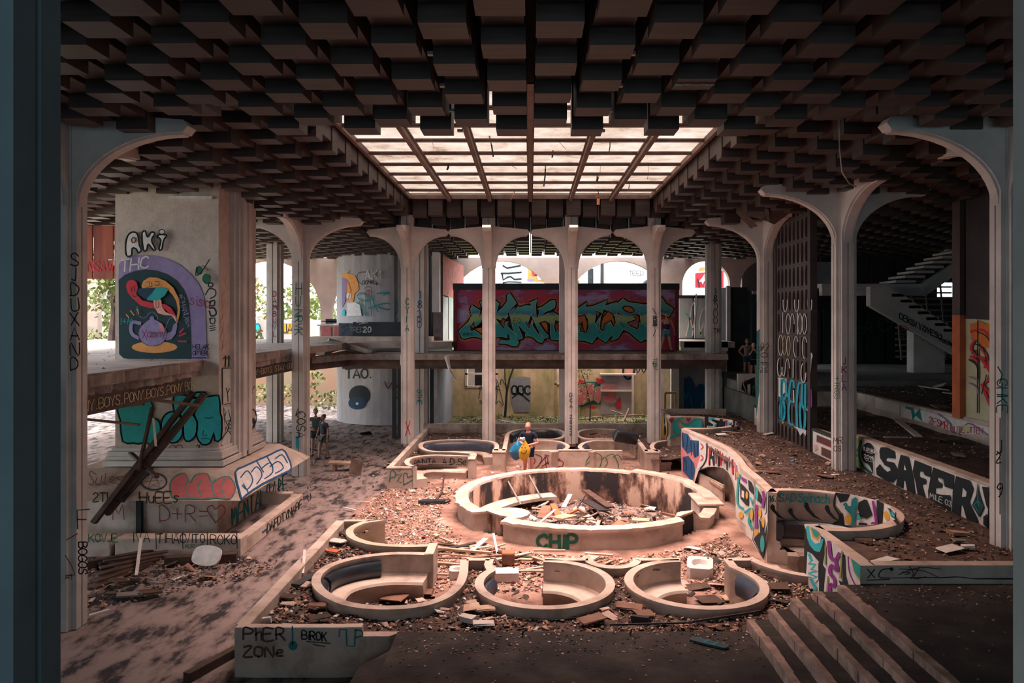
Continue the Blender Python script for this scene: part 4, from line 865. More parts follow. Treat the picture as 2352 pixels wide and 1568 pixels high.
for q in ([1480,640,1530,590,1570,660,1530,730,1490,700],[1560,600,1600,560,1640,620,1600,690],[1640,570,1700,530,1720,600,1660,650],[1700,560,1760,520,1800,570,1740,610],[1740,500,1790,470,1830,530],[1500,690,1540,760],[1600,520,1650,600],[1680,490,1720,560]): g.s('bl',3,q,3)
g.done(BE)
g = Art(on_y(16.95,.02)); g.tr = (100,900,3.267)
g.t('ma',1.8,'M',520,955,110); g.t('ma',1.9,'D+R=',870,972,118,sp=1.3,wid=.9); g.s('ma',2,[1290,980,1240,910,1230,870,1265,850,1290,880,1330,848,1362,875,1350,920,1290,980],4); g.done(BE)
g = Art(on_x(-7.15,16,20,.03)); g.tr = (100,900,3.267); g.t('te',3,'MENTALDARE',1418,1000,130,dx=(1,-.62),dy=(0,-1),sp=.5,wid=.35,jit=.1); g.done(BE)
g = Art(on_y(15.85,.02)); g.tr = (100,900,3.267)
g.t('k',2.2,'IVA',665,1125,72,sp=1.1,wid=.95); g.t('k',2.2,'TIHAC',852,1132,68,sp=.8,wid=.9); g.s('k',1.6,[990,1060,1000,1068,1012,1056]); g.t('k',2.2,'VITO',1062,1132,66,sp=.9,wid=.8); g.t('k',2.2,'ROKO',1255,1142,70,sp=.9,wid=.85)
for x in (843,1043,1228,1450): g.s('k',2,[x,1055,x+3,1175])
g.t('gr',2.4,'KOVJE',340,1125,60,sp=.6); g.t('gr',1.3,'KURVAR',1062,1172,30,sp=.5); g.done(KB)
g = Art(on_x(-6.2,15,21,.03)); g.tr = (100,900,3.267); g.t('k',1.8,'DAFDTYNABE..31',1680,1055,62,dx=(1,-.72),dy=(0,-1),sp=.35,wid=.55); g.s('bl',3,[1645,1050,1680,1025]); g.done(KB)
# fascia lettering
for TT, pts_ in ((bpy.data.objects['trim_2'],('PONY.BOYS.PONY.BOYS.PONY.BOYS',150,948,41,-.225,.95)),(bpy.data.objects['trim_3'],('PONY-BOYS STAY-GOLD',589,851,15,-.20,.60))):
    g = Art(on_x(-8.02,5,30,.03)); txt,x,y,h,sl_,wd = pts_
    if TT.name == 'trim_2':
        # letters shrink with distance along the board
        yy = 12.9
        for ch in txt:
            D = yy; px = CX-8.02*F/D; pz = 3.43; py = CY+(EZ-pz)*F/D; hh = .19*F/D
            D2 = yy+.16; dx = (CX-8.02*F/D2)-px; dyy = (CY+(EZ-pz)*F/D2)-py; hu = hh/6
            g.t('cr' if ch != '.' else 'cr',1.9*12/D,ch,px,py,hh,dx=(dx/4/hu,dyy/4/hu),dy=(0,-1),wid=1,jit=.05); yy += .185 if ch != '.' else .12
    else:
        yy = 20.9
        for ch in txt:
            D = yy; px = CX-8.02*F/D; pz = 3.45; py = CY+(EZ-pz)*F/D; hh = .17*F/D
            D2 = yy+.2; dx = (CX-8.02*F/D2)-px; dyy = (CY+(EZ-pz)*F/D2)-py; hu = hh/6
            g.t('cr',1.2,ch,px,py,hh,dx=(dx/4/hu,dyy/4/hu),dy=(0,-1)); yy += .235
    g.done(TT)
# front bed wall, niche, low walls
g = Art(on_y(10.51,.012)); g.tr = (550,1150,3.752)
g.t('br',4.2,'PhER',40,1200,105,sp=1.1,jit=.1,wid=1.1); g.t('br',4.4,'ZONe',35,1340,85,sp=1.2,wid=1.3,jit=.1); g.t('k',3,'BiROK',540,1190,72,sp=.7,wid=.85,dx=(1,.09)); g.s('k',1.8,[580,1212,780,1228]); g.s('k',1.8,[635,1238,735,1255])
g.s('te',3,[455,1080,458,1240]); g.f('te',ell(460,1248,38,40)); g.s('te',3,[860,1170,860,1110,920,1110,925,1250,990,1255,1000,1110],0); g.s('te',3,[1000,1115,1050,1120,1060,1160,1000,1180],3); g.done(EW2)
g = Art(on_y(G(888,1073,Z)[1],.012)); g.tr = (560,780,3.92)
g.s('te',2.2,[1312,1280,1325,1180,1360,1190,1365,1230,1320,1245],3); g.s('te',2.2,[1375,1215,1425,1205,1380,1275,1420,1285]); g.s('te',1.6,[1385,1170,1398,1185,1420,1160]); g.s('te',2.4,[1440,1300,1440,1210,1470,1205,1475,1240,1520,1225,1520,1260,1440,1305],3); g.done(LW4)
g = Art(on_path(nD[4:],False,.11)); g.tr = (560,780,3.92); g.t('k',2,'ANNTA',1530,1132,50,sp=.8,dx=(1,-.08)); g.t('k',2.2,'A.D.Se',1790,1122,55,sp=1.0,dx=(1,.03)); g.done(n4)
g = Art(on_y(G(1213,1036,Z)[1],.012)); g.tr = (1000,780,3.92)
for q in ([865,1045,900,1090,860,1150],[900,1030,960,1060,930,1130,900,1160],[945,1110,1000,1050,1010,1100,960,1140],[985,1040,1000,1160],[990,1035,1090,1075,1000,1110,1060,1110,1120,1070],[1060,1130,1100,1085,1150,1100,1140,1140,1110,1140]): g.s('ma',2,q,3)
g.f('sa',[940,1150,960,1110,985,1150]); g.f('sa',[1000,1150,1010,1120,1030,1150])
for q in ([1355,1110,1380,1060,1420,1040,1440,1100,1400,1150],[1420,1040,1460,1025,1500,1060,1480,1150],[1500,1080,1530,1060,1550,1110,1520,1150],[1540,1050,1600,1030,1640,1100,1650,1150],[1600,1060,1640,1035,1680,1080],[1350,1130,1400,1100,1440,1130]): g.s('gr',1.8,q,3)
g.done(LW)
# right complex
g = Art(on_x(4.74,9,14,.03)); g.tr = (1740,1100,5.6)
g.f('w',[612,590,720,600,1100,930,1325,1110,1320,1400,1180,1410,1050,1450,860,1480,780,1500,612,1380])
g.f('k',[612,640,640,600,680,640,860,760,880,860,840,1100,880,1160,860,1330,850,1480,790,1480,790,1060,700,960,640,930,620,1300,595,1250,600,760])
g.f('k',[1095,960,1130,980,1140,1250,1180,1390,1080,1400,1040,1300,1090,1320])
g.f('aq',[620,610,660,600,700,700,760,800,850,760,830,860,800,940,730,920,670,850,640,760]); g.f('w',[660,610,690,660,740,770,820,740,800,820,740,830,690,770]); g.f('ye',[672,610,720,630,800,690,810,740,770,790,710,750]); g.f('t2',[690,625,760,660,800,710,760,755,720,720])
g.f('w',[640,950,700,960,780,1060,780,1290,740,1330,700,1260,630,1250]); g.s('aq',7,[665,970,700,1050,660,1080,740,1100,690,1160,770,1180,660,1210,760,1260,680,1290,750,1400,720,1460],0)
g.s('pu',8.5,[915,810,925,900,940,1000,1000,1040,1050,960],4); g.s('pu',8,[1000,1040,1030,1180,950,1110,930,1200,990,1290,980,1380,930,1350,930,1470],4)
g.s('ol',3.6,[872,850,870,1090]); g.s('ol',3.6,[905,1250,890,1460]); g.s('ol',3.6,[1085,930,1060,1270]); 
g.f('w',[1130,980,1325,1110,1320,1390,1240,1400,1150,1250]); g.s('pu',3.4,[1165,1000,1180,1180,1240,1330,1290,1400],4); g.f('ye',[1190,1010,1325,1110,1320,1330,1240,1200]); g.f('t2',[1205,1020,1325,1110,1320,1290,1250,1200])
g.done(PW)
g = Art(on_y(10.66,.012)); g.tr = (1740,1100,5.6); g.t('k',2,'X',1420,1270,110,wid=1.2); g.s('k',2.2,[1700,1150,1600,1170,1560,1240,1600,1270,1700,1270],4); g.f('k',ell(1725,1158,24,22)); g.s('k',2,[1410,1300,1700,1290]); g.tr = (1600,1150,3.128)
for q in ([1460,490,1620,500,1740,550],[1455,530,1600,480,1755,490],[1530,470,1560,520,1540,560],[1600,480,1560,560,1650,545],[1480,510,1540,515,1500,530]): g.s('br',1.8,q,3)
g.done(KW)
bi = [(5.3+1.39*math.cos(math.radians(a)),13.95+1.39*math.sin(math.radians(a))) for a in range(104,-50,-3)]
g = Art(on_path(offs(b5,-.095)[:40],False,.02)); g.tr = (1740,1100,5.6)
g.f('w',[1010,170,1200,200,1530,270,1690,340,1790,440,1770,520,1600,570,1400,595,1110,590,1000,590,960,575,1040,520,1100,450,1010,340])
g.f('k',[1000,170,1190,195,1150,280,1060,300]); g.s('k',4,[1005,190,985,340,1040,440,1080,500],3); g.f('k',[950,580,1040,520,1050,440,1100,440,1115,590]); g.f('k',[1300,300,1370,260,1410,270,1480,460,1400,510,1320,480,1290,380]); g.f('k',[1530,270,1620,310,1600,570,1550,570]); g.f('k',[1300,560,1400,565,1420,590,1300,590])
g.f('te',[1210,260,1260,230,1290,260,1270,380,1250,430,1250,590,1210,590,1215,470,1120,380,1130,330,1200,350]); g.f('ye',ell(1167,515,42,60)); g.f('ye',[1620,430,1650,405,1690,450,1700,530,1660,530,1625,480]); g.s('k',2,[1275,450,1300,440,1335,510,1280,520],0,True); g.f('aq',[1275,450,1300,440,1335,510,1280,520]); g.s('pu',6,[1485,290,1500,380,1530,570],4); g.f('pu',[1450,580,1470,550,1530,550,1530,580]); g.f('k',[1670,365,1710,380,1785,470,1760,510,1720,480]); g.f('aq',[1680,380,1710,390,1770,470,1755,490,1725,470])
for (x,y,s_) in ((170,340,1.),(400,390,.9),(600,310,1.25),(870,350,1.15)):
    g.f('k',[x,y,x+20,y-22,x+50,y,x+60*s_,y+60*s_,x+120*s_,y+130*s_,x+200*s_,y+185*s_,x+90*s_,y+140*s_,x+20*s_,y+70*s_,x-8,y+25])
g.t('te',2.8,'16.',150,290,80,sp=.9,wid=.6); g.t('te',3.2,'SAD.',275,290,100,sp=.9,wid=.95); g.t('te',3.2,'Spinach',525,292,110,sp=.6,wid=.85,dx=(1,.05)); g.s('te',4,[1120,340,1150,330,1130,310,1110,330],3); g.s('te',4,[1200,370,1230,360,1240,390,1210,390],3); g.done(B9)
g = Art(on_path(ww,True,.035)); g.tr = (1540,960,4.612)
g.f('w',[120,130,310,230,390,265,640,380,730,470,740,580,1030,790,1030,1180,1000,1530,920,1440,860,1290,810,1250,800,1140,690,1040,690,700,640,600,560,530,480,515,400,515,300,550,250,700,120,680])
g.f('pk',[118,130,200,190,300,300,310,420,260,560,250,700,200,690,120,620,110,360]); g.f('bl',[120,150,190,170,210,230,300,240,300,400,250,420,230,350,180,380,120,300]); g.f('bl',[130,410,190,400,250,480,260,560,240,650,210,650,130,560]); g.s('k',1,[130,420,170,470],0)
for q in ([125,170,140,300],[180,190,170,340],[215,250,220,390],[250,260,260,410],[290,260,280,390],[160,420,170,560],[220,450,230,620]): g.s('k',1.6,q)
for q in ([320,270,345,300,320,330],[320,390,345,420,320,450]): g.s('re',2,q,3)
g.s('k',3,[385,270,380,420,350,490,310,545,400,520],3)
g.f('k',[430,310,460,330,470,500,450,505,440,430,420,430,420,500,405,505]); g.f('w',[440,350,450,360,455,400,438,400]); g.f('k',[500,345,515,350,520,515,498,510]); g.f('br',[560,400,610,420,605,560,590,540,590,480,570,480])
for q in ([410,300,405,490],[430,300,425,380],[475,320,480,480],[495,330,500,430],[525,350,530,500],[550,370,545,450],[585,400,580,470],[620,410,625,520],[650,440,655,590],[680,470,690,650]): g.s('re',2.2,q)
g.s('k',2.4,[660,440,665,600],0); g.s('ma',2,[700,500,705,640],0)
g.f('k',[735,680,780,720,830,780,830,930,800,920,740,850]); g.f('w',[755,760,780,775,778,850,752,830]); g.f('k',[820,650,860,680,880,740,880,810,830,760]); g.f('pu',[748,615,805,650,805,690,752,655]); g.s('t2',5,[735,600,715,680,710,900,770,960],3); g.f('ye',ell(712,595,12,34)); g.f('ye',ell(808,815,13,42)); g.f('ye',ell(745,1025,26,34)); g.f('aq',[830,820,870,860,865,930]); g.s('t2',6,[790,1000,860,960,830,1080,860,1160],4); g.s('k',1.6,[885,680,885,1170,870,1290,980,1480],0); g.s('pu',6,[980,780,990,840,975,950,915,920,905,1040,912,1160],0); g.f('k',[930,760,965,830,960,910,930,880]); g.f('aq',ell(912,800,16,70)); g.f('ye',ell(945,1000,16,52)); g.f('ye',ell(980,1100,15,60)); g.f('ye',[890,1180,935,1180,920,1240,890,1250]); g.f('k',[935,1060,960,1100,1000,1240,1010,1160,1030,1090,1020,1230,980,1480,880,1280,900,1250,950,1210]); g.f('t2',ell(972,1330,22,90)); g.f('ye',[940,740,965,750,960,790]); g.s('k',2.2,[1020,790,1015,1000,1000,1020],0); g.f('ye',ell(858,1020,15,66))
g.done(WW)
g = Art(on_x(8.19,10,20,.03)); g.tr = (1940,990,6.533)
g.f('w',[80,50,2160,830,2140,1470,1300,1100,480,690,80,490]); g.f('pg',[85,60,250,130,230,330,300,590,80,485]); 
R.seed(8)
for k in range(16): a = R.uniform(90,240); b = 90+(a-90)*.4+R.uniform(0,330); g.f('gr',ell(a,b,R.uniform(8,26),R.uniform(10,34),8)); g.lay = 2
g.s('gr',6,[245,150,215,300,260,500,400,630],4)
g.f('w',ell(350,330,122,182)); g.f('w',[330,500,440,420,445,650,360,540]); g.f('k',ell(350,330,103,160)); g.lay -= 1; g.f('k',[340,480,425,440,430,640,385,540]); g.lay = 6
BLK = [[540,240,640,240,750,300,760,410,640,400,610,420,640,450,740,470,790,560,780,700,720,770,620,740,480,650,470,560,530,490,580,560,640,610,690,590,680,550,600,510,530,400,520,300],
 [840,350,960,385,1000,560,1030,700,1060,960,940,905,910,750,880,740,875,860,770,810,800,640,800,520],
 [1050,430,1300,530,1280,690,1200,660,1180,610,1120,600,1120,680,1220,720,1220,790,1160,800,1220,1030,1100,970,1060,760,1020,600],
 [1330,540,1640,660,1620,870,1500,830,1480,720,1400,690,1400,750,1470,790,1450,850,1360,850,1360,930,1440,950,1590,960,1590,1190,1480,1160,1260,1070,1250,900,1290,680],
 [1670,670,1880,740,1930,860,1870,1060,1990,1310,2010,1400,1830,1320,1770,1110,1740,1110,1730,1270,1610,1210,1620,900],
 [2060,830,2160,840,2150,1170,2120,1100],[2080,1280,2140,1240,2140,1450,2080,1400]]
for q in BLK: g.f('k',q); g.lay = 6
g.lay = 7
for q in ([900,500,925,585,888,578],[1775,850,1830,910,1820,980,1760,985],[1410,700,1470,740,1460,760,1400,730]): g.f('w',q); g.lay = 7
g.f('dg',[1990,760,2010,900,2090,1140,2020,1290,1910,1110,1975,950]); g.s('t2',1.4,[1940,1100,2010,1220,2070,1130,2000,1050,1940,1100]); g.s('t2',1.4,[1995,800,2000,1080,2020,1140])
g.lay = 9
g.t('w',1.5,'SLOVAKIA',275,280,50,dx=(1,.27),sp=.5,wid=.7); g.t('w',1.8,'2019',290,400,58,dx=(1,.3),sp=.8,wid=.9); g.s('w',1,[310,430,430,468]); g.s('w',1,[320,310,420,335]); g.t('lg',1.6,'MILE 03',1280,1000,80,dx=(1,.42),sp=.8,wid=.85)
g.done(SW)
g = Art(on_x(11.29,12,27,.03)); g.tr = (1980,440,2.801)
g.f('w',[85,1325,240,1370,240,1430,85,1390]); g.f('w',[250,1375,640,1470,830,1520,830,1560,640,1560,390,1480,250,1450]); g.f('te',[278,1380,330,1390,340,1430,370,1395,388,1478,345,1440,325,1470,315,1405,280,1395]); g.t('re',1.8,'2FSMRT',432,1490,44,dx=(1,.32),sp=.5,wid=.7); g.t('re',1.6,'CUTEKITTEN',570,1545,36,dx=(1,.05),sp=.5,wid=.8); g.s('vi',4,[490,1430,560,1480,590,1550],3); g.s('vi',4,[620,1560,680,1490,760,1530,800,1560],3); g.f('cr',[640,1500,700,1505,690,1545,640,1540]); g.done(TW)
# tags on columns
def ctag(key, D, items, side=None):
    g = Art(on_y(D-.27,.012) if side is None else on_x(side,5,40,.03))
    for it in items: getattr(g, it[0])(*it[1], **it[2])
    g.done(cols[key] if isinstance(key,str) else key)
def vt(c, w, txt, x, y0, y1, h):   # letters stacked downwards
    n = len(txt); return [('t',(c,w,ch,x,y0+(y1-y0)*(i+.9)/n,(y1-y0)/n*.72),dict(jit=.05,wid=h/((y1-y0)/n*.72/6*4))) for i, ch in enumerate(txt)]
ctag('L1',12.3,[('t',('k',3,ch,162,612+i*34,30),dict(dx=(1,0),wid=.9,jit=.12)) for i, ch in enumerate('SJDUXAND')]+[('t',('te',3.4,'5F',160,1215,44),dict(wid=.9)),('t',('te',3,'7',152,1190,30),{}),('t',('k',3,'BOGOS',180,1245,20),dict(dx=(0,1),dy=(1,0),sp=.5)),('s',('ma',2,[152,1240,178,1225]),{}),('s',('ma',2,[150,1275,165,1300,172,1320,150,1322]),{}),('t',('te',2,'A1',150,1330,12),{})])
ctag('L3',24.2,[('t',('gr',2,'H',679,676,26),dict(wid=.8)),('t',('gr',2,'U',679,704,24),dict(wid=.7)),('t',('gr',2,'NRVK',676,712,18),dict(dx=(0,1),dy=(1,0),sp=.9)),('t',('k',2,'COSA',681,945,20),dict(dx=(0,1),dy=(1,0),sp=.7)),('s',('k',2,[679,955,684,938,690,950]),{}),('f',('cy',[679,1000,686,1002,687,1030,680,1030]),{})])
ctag('B0',27.25,[('t',('gr',2,ch,932,700+i*20,15),dict(wid=.7)) for i, ch in enumerate('CYIA')]+[('s',('re',2,[932,968,942,998]),{}),('s',('re',2,[942,966,931,1000]),{})])
ctag('B2',27.25,[('t',('db',1.6,ch,1309,911+i*12.5,8.5),dict(wid=.9)) for i, ch in enumerate('DCA 2022')])
ctag('B3',27.25,[('t',('k',1.8,'8088',1500,725,9),dict(dx=(0,1),dy=(1,0),sp=.3)),('s',('k',1.5,[1499,708,1508,722]),{}),('s',('k',1.4,[1506,758,1500,772]),{}),('t',('gr',1.4,'TQBV',1500,822,9),dict(dx=(0,1),dy=(1,0),sp=.4))])
ctag('R2',18.3,[('t',('pu',2,ch,1934,836+i*20,15),dict(wid=1)) for i, ch in enumerate('JKLA')]+[('t',('t2',1.4,'+TROS',1917,865,12),dict(dx=(0,1),dy=(1,0),sp=1.2)),('t',('ma',1.4,'MR',1914,1018,14),dict(wid=.9)),('t',('ma',1.4,'OS',1915,1036,12),dict(wid=.9))])
ctag('R3',24.2,[('s',('k',1.6,[1748,806,1748,790,1752,786,1755,792,1749,800]),{}),('s',('k',1.6,[1748,806,1755,796]),{}),('s',('k',1.6,[1759,792,1764,787,1765,795,1759,806]),{}),('s',('k',1.5,ell(1756,815,8,5)+[(1764,815)]),{}),('s',('k',1.4,[1747,832,1763,832]),{})]+[('s',('k',1.1,[x,834,x,839]),{}) for x in (1748,1751,1754,1758,1761,1764)]+[('s',('k',1.3,[1748,842,1753,847]),{}),('s',('k',1.3,[1763,842,1758,847]),{}),('s',('k',1.3,ell(1749,853,2.5,3)+[(1751.5,853)]),{}),('s',('k',1.3,ell(1760,853,2.5,3)+[(1762.5,853)]),{}),('f',('lt',[1738,760,1745,755,1744,900,1737,960]),{})]+[('s',('k',1.4,[1743,y,1743,y+4]),{}) for y in range(796,850,8)])
ctag('R1',12.1,[('t',('te',2.6,'GHKE',2290,870,24),dict(dx=(0,1),dy=(1,0),sp=1)),('s',('te',3,[2292,842,2302,860,2296,880]),{}),('s',('br',2.5,[2297,960,2297,1180]),{})]+[('t',('br',3,ch,2288,y,h),dict(wid=.8)) for ch,y,h in (('7',1010,26),('J',1040,28),('2',1062,22),('7',1100,32),('9',1140,30))])
for o in bpy.data.objects:
    if o.name == 'column.009': ctag(o,30.75-.05,[('t',('ma',1.8,ch,627,681+i*15.2,12),dict(wid=.9)) for i, ch in enumerate('DAMBUVL')])
    if o.name == 'column.010': ctag(o,30.75-.05,[('t',('bl',1.8,'1',960,686,18),{}),('t',('bl',2,'8',958,708,18),{}),('s',('bl',1.5,ell(962,721,5,8,14,-140,140)),{}),('s',('bl',1.5,ell(963,733,5,7)+[(968,733)]),{}),('s',('bl',1.5,ell(963,745,5,8)+[(968,745)]),{}),('t',('te',1.6,'OTHE',958,895,10),dict(dx=(0,1),dy=(1,0)))])
    if o.name == 'column.012': ctag(o,30.75-.05,[('t',('bl',2,'1',1639,674,14),{}),('t',('bl',2,'8',1638,693,15),{}),('s',('db',1.3,ell(1643,703,5,8,14,-140,140)),{}),('s',('db',1.3,ell(1643,720,5,9)+[(1648,720)]),{}),('s',('db',1.3,ell(1643,736,5,7)+[(1648,736)]),{}),('t',('ma',1.6,'TK',1639,764,10),{})])

# whale, hearts and letters inside the back right booth, smiling face on its end
g = Art(on_path(offs(b6[2:],-.095)[:40],False,.02)); g.tr = (1500,840,7.84)
g.f('k',[930,910,1600,1020,1560,1080,1250,1125,930,1125])
g.f('t2',[345,1130,350,1040,400,960,480,930,560,920,540,950,450,990,430,1050,470,1120,520,1150,480,1230,380,1260,290,1340,320,1240,400,1210,370,1180])
g.f('t2',[490,1005,580,1050,660,1040,720,980,800,945,860,960,890,1040,880,1090,900,1115,700,1120,600,1110,540,1070]); g.s('te',1.2,[490,1005,580,1050,660,1040,720,980,800,945,860,960,890,1040,880,1090])
for x, y in ((330,975),(635,960)): g.f('ma',[(x,y+60),(x-40,y+5),(x-38,y-25),(x-15,y-35),(x,y-15),(x+18,y-38),(x+42,y-25),(x+40,y+10)])
g.f('w',[1000,920,1200,945,1195,985,1060,960,1055,985,1150,1040,1130,1120,965,1125,970,1080,1080,1085,1090,1060,1000,1000]); g.f('t2',[985,1090,1100,1095,1110,1050,1145,1045,1135,1115,985,1115]); g.f('aq',[1010,925,1110,935,1100,965,1050,955,1040,985,1010,975]); g.f('ma',ell(1190,1110,30,18,10))
g.f('w',[1260,945,1440,975,1450,1060,1390,1060,1400,1110,1300,1115,1310,990,1260,1000]); g.f('ye',[1260,945,1310,955,1310,995,1260,1000]); g.f('pu',[1310,975,1340,975,1345,1110,1310,1110]); g.f('t2',[1355,1010,1410,1000,1390,1030,1380,1105,1355,1105]); g.f('w',[1475,990,1560,1040,1540,1080,1465,1095]); g.f('pu',ell(1520,1045,28,26,10)); g.done(B10)
g = Art(on_x(4.97,24,32,.03)); g.tr = (1500,840,7.84); g.f('k',ell(200,1120,56,268)); g.f('ye',ell(200,1120,50,256)); g.f('cr',ell(212,1060,34,170)); g.f('k',ell(205,990,10,60)); g.f('k',ell(215,1160,22,90)); g.f('or2',[165,1180,190,1320,235,1340,240,1270,200,1250]); g.done(B10)
# ================================================================ OVAL SCREEN
OS = thing('oval_screen','tall dark screen pierced with rows of oval holes, outlined in white and blue paint','screen',(7.95,22.2,1.4))
scrm = mat('screen_brown', (.10,.07,.07), (.06,.045,.045), 1.5, .6)
def oval_row(z0, z1, half=False):
    mb = MB(); y0, y1, n = 20.95, 23.65, 8; cw = (y1-y0)/n; K = 16
    for c in range(n):
        yc = y0+(c+.5)*cw; zc = (z0+z1)/2; hw, hh = cw*.33, (z1-z0)*.44; vs = []
        for i in range(K):
            a = 2*PI*i/K; s_, t_ = math.cos(a), math.sin(a)
            py_ = yc+hw*(abs(s_)**.8)*(1 if s_ >= 0 else -1); pz = zc+hh*(abs(t_)**.75)*(1 if t_ >= 0 else -1)
            m_ = max(abs(s_), abs(t_)); oy = yc+cw/2*s_/m_; oz = zc+(z1-z0)/2*t_/m_
            if half and pz < zc: pz = z0-.02; 
            vs += [(7.88,py_,pz),(7.88,oy,oz),(7.98,py_,pz),(7.98,oy,oz)]
        fs = []
        for i in range(K):
            a = 4*i; b = 4*((i+1)%K); fs += [(a,b,b+1,a+1),(a+2,a+3,b+3,b+2),(a,a+2,b+2,b)]
        mb.add(vs, fs)
    return mb
pz = 1.86; base = oval_row(1.86,2.55).build('oval_panel', scrm, OS)
for k in range(1, 10):
    o = base.copy(); COL.objects.link(o); o.location.z = .69*k; o.name = 'oval_panel'
mb = oval_row(1.25,1.86); mb.build('oval_panel', scrm, OS)
for (y, w) in ((20.84,.2),(23.74,.16)):
    mb = MB(); mb.box(7.84,8.04,y-w/2,y+w/2,1.25,8.5); mb.build('screen_post', mat('screen_post_m',(.07,.05,.05),(.04,.03,.03),2,.6), OS)
for k in range(10):
    mb = MB(); mb.box(7.865,7.99,20.95,23.65,1.845+.69*k,1.875+.69*k); mb.build('screen_rail', MATS['screen_post_m'], OS)
g = Art(on_x(7.87,19,26,.03)); g.tr = (1780,700,4.48)
def ring(c, w, x, y, a=22, b=104, s0=0, s1=360): g.s(c, w, ell(x,y,a,b,18,s0,s1)+([(x+a,y)] if s1-s0 == 360 else []))
for x in (105,222,357): ring('wt',1.8,x,-20,22,90,-20,200)
for x in (135,257,303): ring('wt',1.9,x,195)
ring('wt',1.9,178,195,20,104,180,360); g.s('wt',1.9,[80,80,80,285]); g.s('wt',1.9,[232,85,232,300]); g.s('wt',1.9,[365,80,365,285])
ring('wt',1.8,58,415,24,105); ring('ye',1.4,97,415,18,100); ring('wt',1.6,138,420,18,100); ring('wt',1.8,215,430,24,105,90,330); ring('wt',1.9,305,440,24,110,90,330)
ring('wt',1.8,50,640,25,95,0,250); ring('wt',1.4,88,640,18,90,0,180); ring('wt',1.6,128,650,20,95,180,360); g.s('wt',2,[188,560,186,750]); ring('wt',2,292,700,25,100,0,260); g.s('wt',2,[375,500,360,770],0); ring('wt',1.6,370,525,14,30)
g.f('wt',[35,745,120,760,130,950,100,900,60,950,35,940])
ring('cy',5,92,870,24,105); ring('cy',5,75,1085,24,105); g.s('cy',5,[68,770,66,1190]); g.s('cy',5,[195,850,190,790,165,780,148,880,150,980,185,1000],3); g.s('cy',5,[150,1000,138,1100,150,1220,185,1230],3); g.s('cy',5,[228,1250,222,1020,240,830,260,800,280,840,275,1010,310,1100,300,1280,270,1270,255,1120,262,1010],3); g.s('cy',5,[312,820,310,1100],0); g.s('pu',3.5,[368,870,372,1040,335,1060],3); g.f('wt',[185,1245,320,1290,315,1350,290,1310,260,1345,230,1280]); g.f('ye',[70,1195,95,1205,80,1225]); g.s('wt',2.5,[190,880,195,1000],0); g.f('wt',[320,1065,365,1075,360,1200,340,1230,345,1120])
g.done(OS)
# painted low panels either side of the screen
for nm,x0_,y0_,y1_,lab in (('painted_panel',7.86,19.15,20.7,'small red and white painted panel between screen and column'),('painted_panel',7.9,24.6,26.2,'small red and white painted panel left of the oval screen')):
    t = thing(nm,lab,'panel',(x0_,(y0_+y1_)/2,1.3)); mb = MB(); mb.box(x0_,x0_+.14,y0_,y1_,1.3,2.05); mb.build('panel_board', darkw, t, bevel=.02)
    g = Art(on_x(x0_-.005,18,28,.03)); D0, D1 = y1_-.12, y0_+.12
    def q(u, v): D = D0+(D1-D0)*u; return (CX+x0_*F/D, CY+(EZ-(1.38+.6*v))*F/D)
    g.f('w',[q(0,0),q(1,0),q(1,1),q(0,1)]); g.f('br',[q(.2,.6),q(1,.6),q(1,.9),q(.2,.9)]); g.f('br',[q(.45,.08),q(1,.08),q(1,.45),q(.45,.45)]); g.s('re',1.6,[q(.2,.6),q(1,.6)],0); g.f('sa',[q(.1,.1),q(.3,.3),q(.25,.45),q(.05,.4)]); g.done(t)
# ================================================================ BACK WALLS OF THE LOWER LEVEL
YB = 36.4
BW = MB()
for x0_,x1_,z0,z1 in ((-3.9,-3.2,.3,3.4),(-3.2,-1.6,.3,1.75),(-1.6,1.25,.3,3.4),(1.25,2.4,.3,1.9),(2.4,5.3,.3,3.4),(5.3,6.9,.3,3.4),(-3.2,-1.6,3.05,3.4)): BW.box(x0_,x1_,YB,YB+.25,z0,z1)
bwall = struct(BW.build('wall_back_lower', moss))
wn = MB(); 
for x0_,x1_,z0,z1 in ((-3.2,-3.1,1.75,3.1),(-1.7,-1.6,1.75,3.1),(-3.2,-1.6,2.35,2.43),(-3.2,-1.6,1.72,1.8)): wn.box(x0_,x1_,YB-.04,YB+.2,z0,z1)
wn = struct(wn.build('window_2', concw)); mb = MB(); mb.box(-2.75,-2.4,YB+.3,YB+.35,1.75,3.1); mb.build('opening_shade', darkw, wn); mb = MB(); mb.box(-3.2,-1.6,YB+1.6,YB+1.7,.3,3.6); mb.build('inner_wall', mat('inner_pink', (.45,.38,.38),(.33,.27,.28),1,.9), wn)  # solid dark strip stands in for the shade of an opening
wn = MB(); 
for x0_,x1_,z0,z1 in ((1.2,1.3,.3,3.4),(2.35,2.45,.3,3.4),(1.2,2.4,1.86,1.93)): wn.box(x0_,x1_,YB-.05,YB+.2,z0,z1)
wn = struct(wn.build('window_3', mat('ochre_frame', (.45,.33,.14),(.3,.2,.1),3,.8)))
for k in range(7): mb = MB(); mb.box(1.3,2.35,YB-.02,YB+.04,2.55+k*.115,2.60+k*.115); mb.build('slat', whitep, wn)
mb = MB(); mb.box(1.2,2.5,YB+1.4,YB+1.5,.3,3.6); mb.build('inner_wall', MATS['inner_pink'], wn)
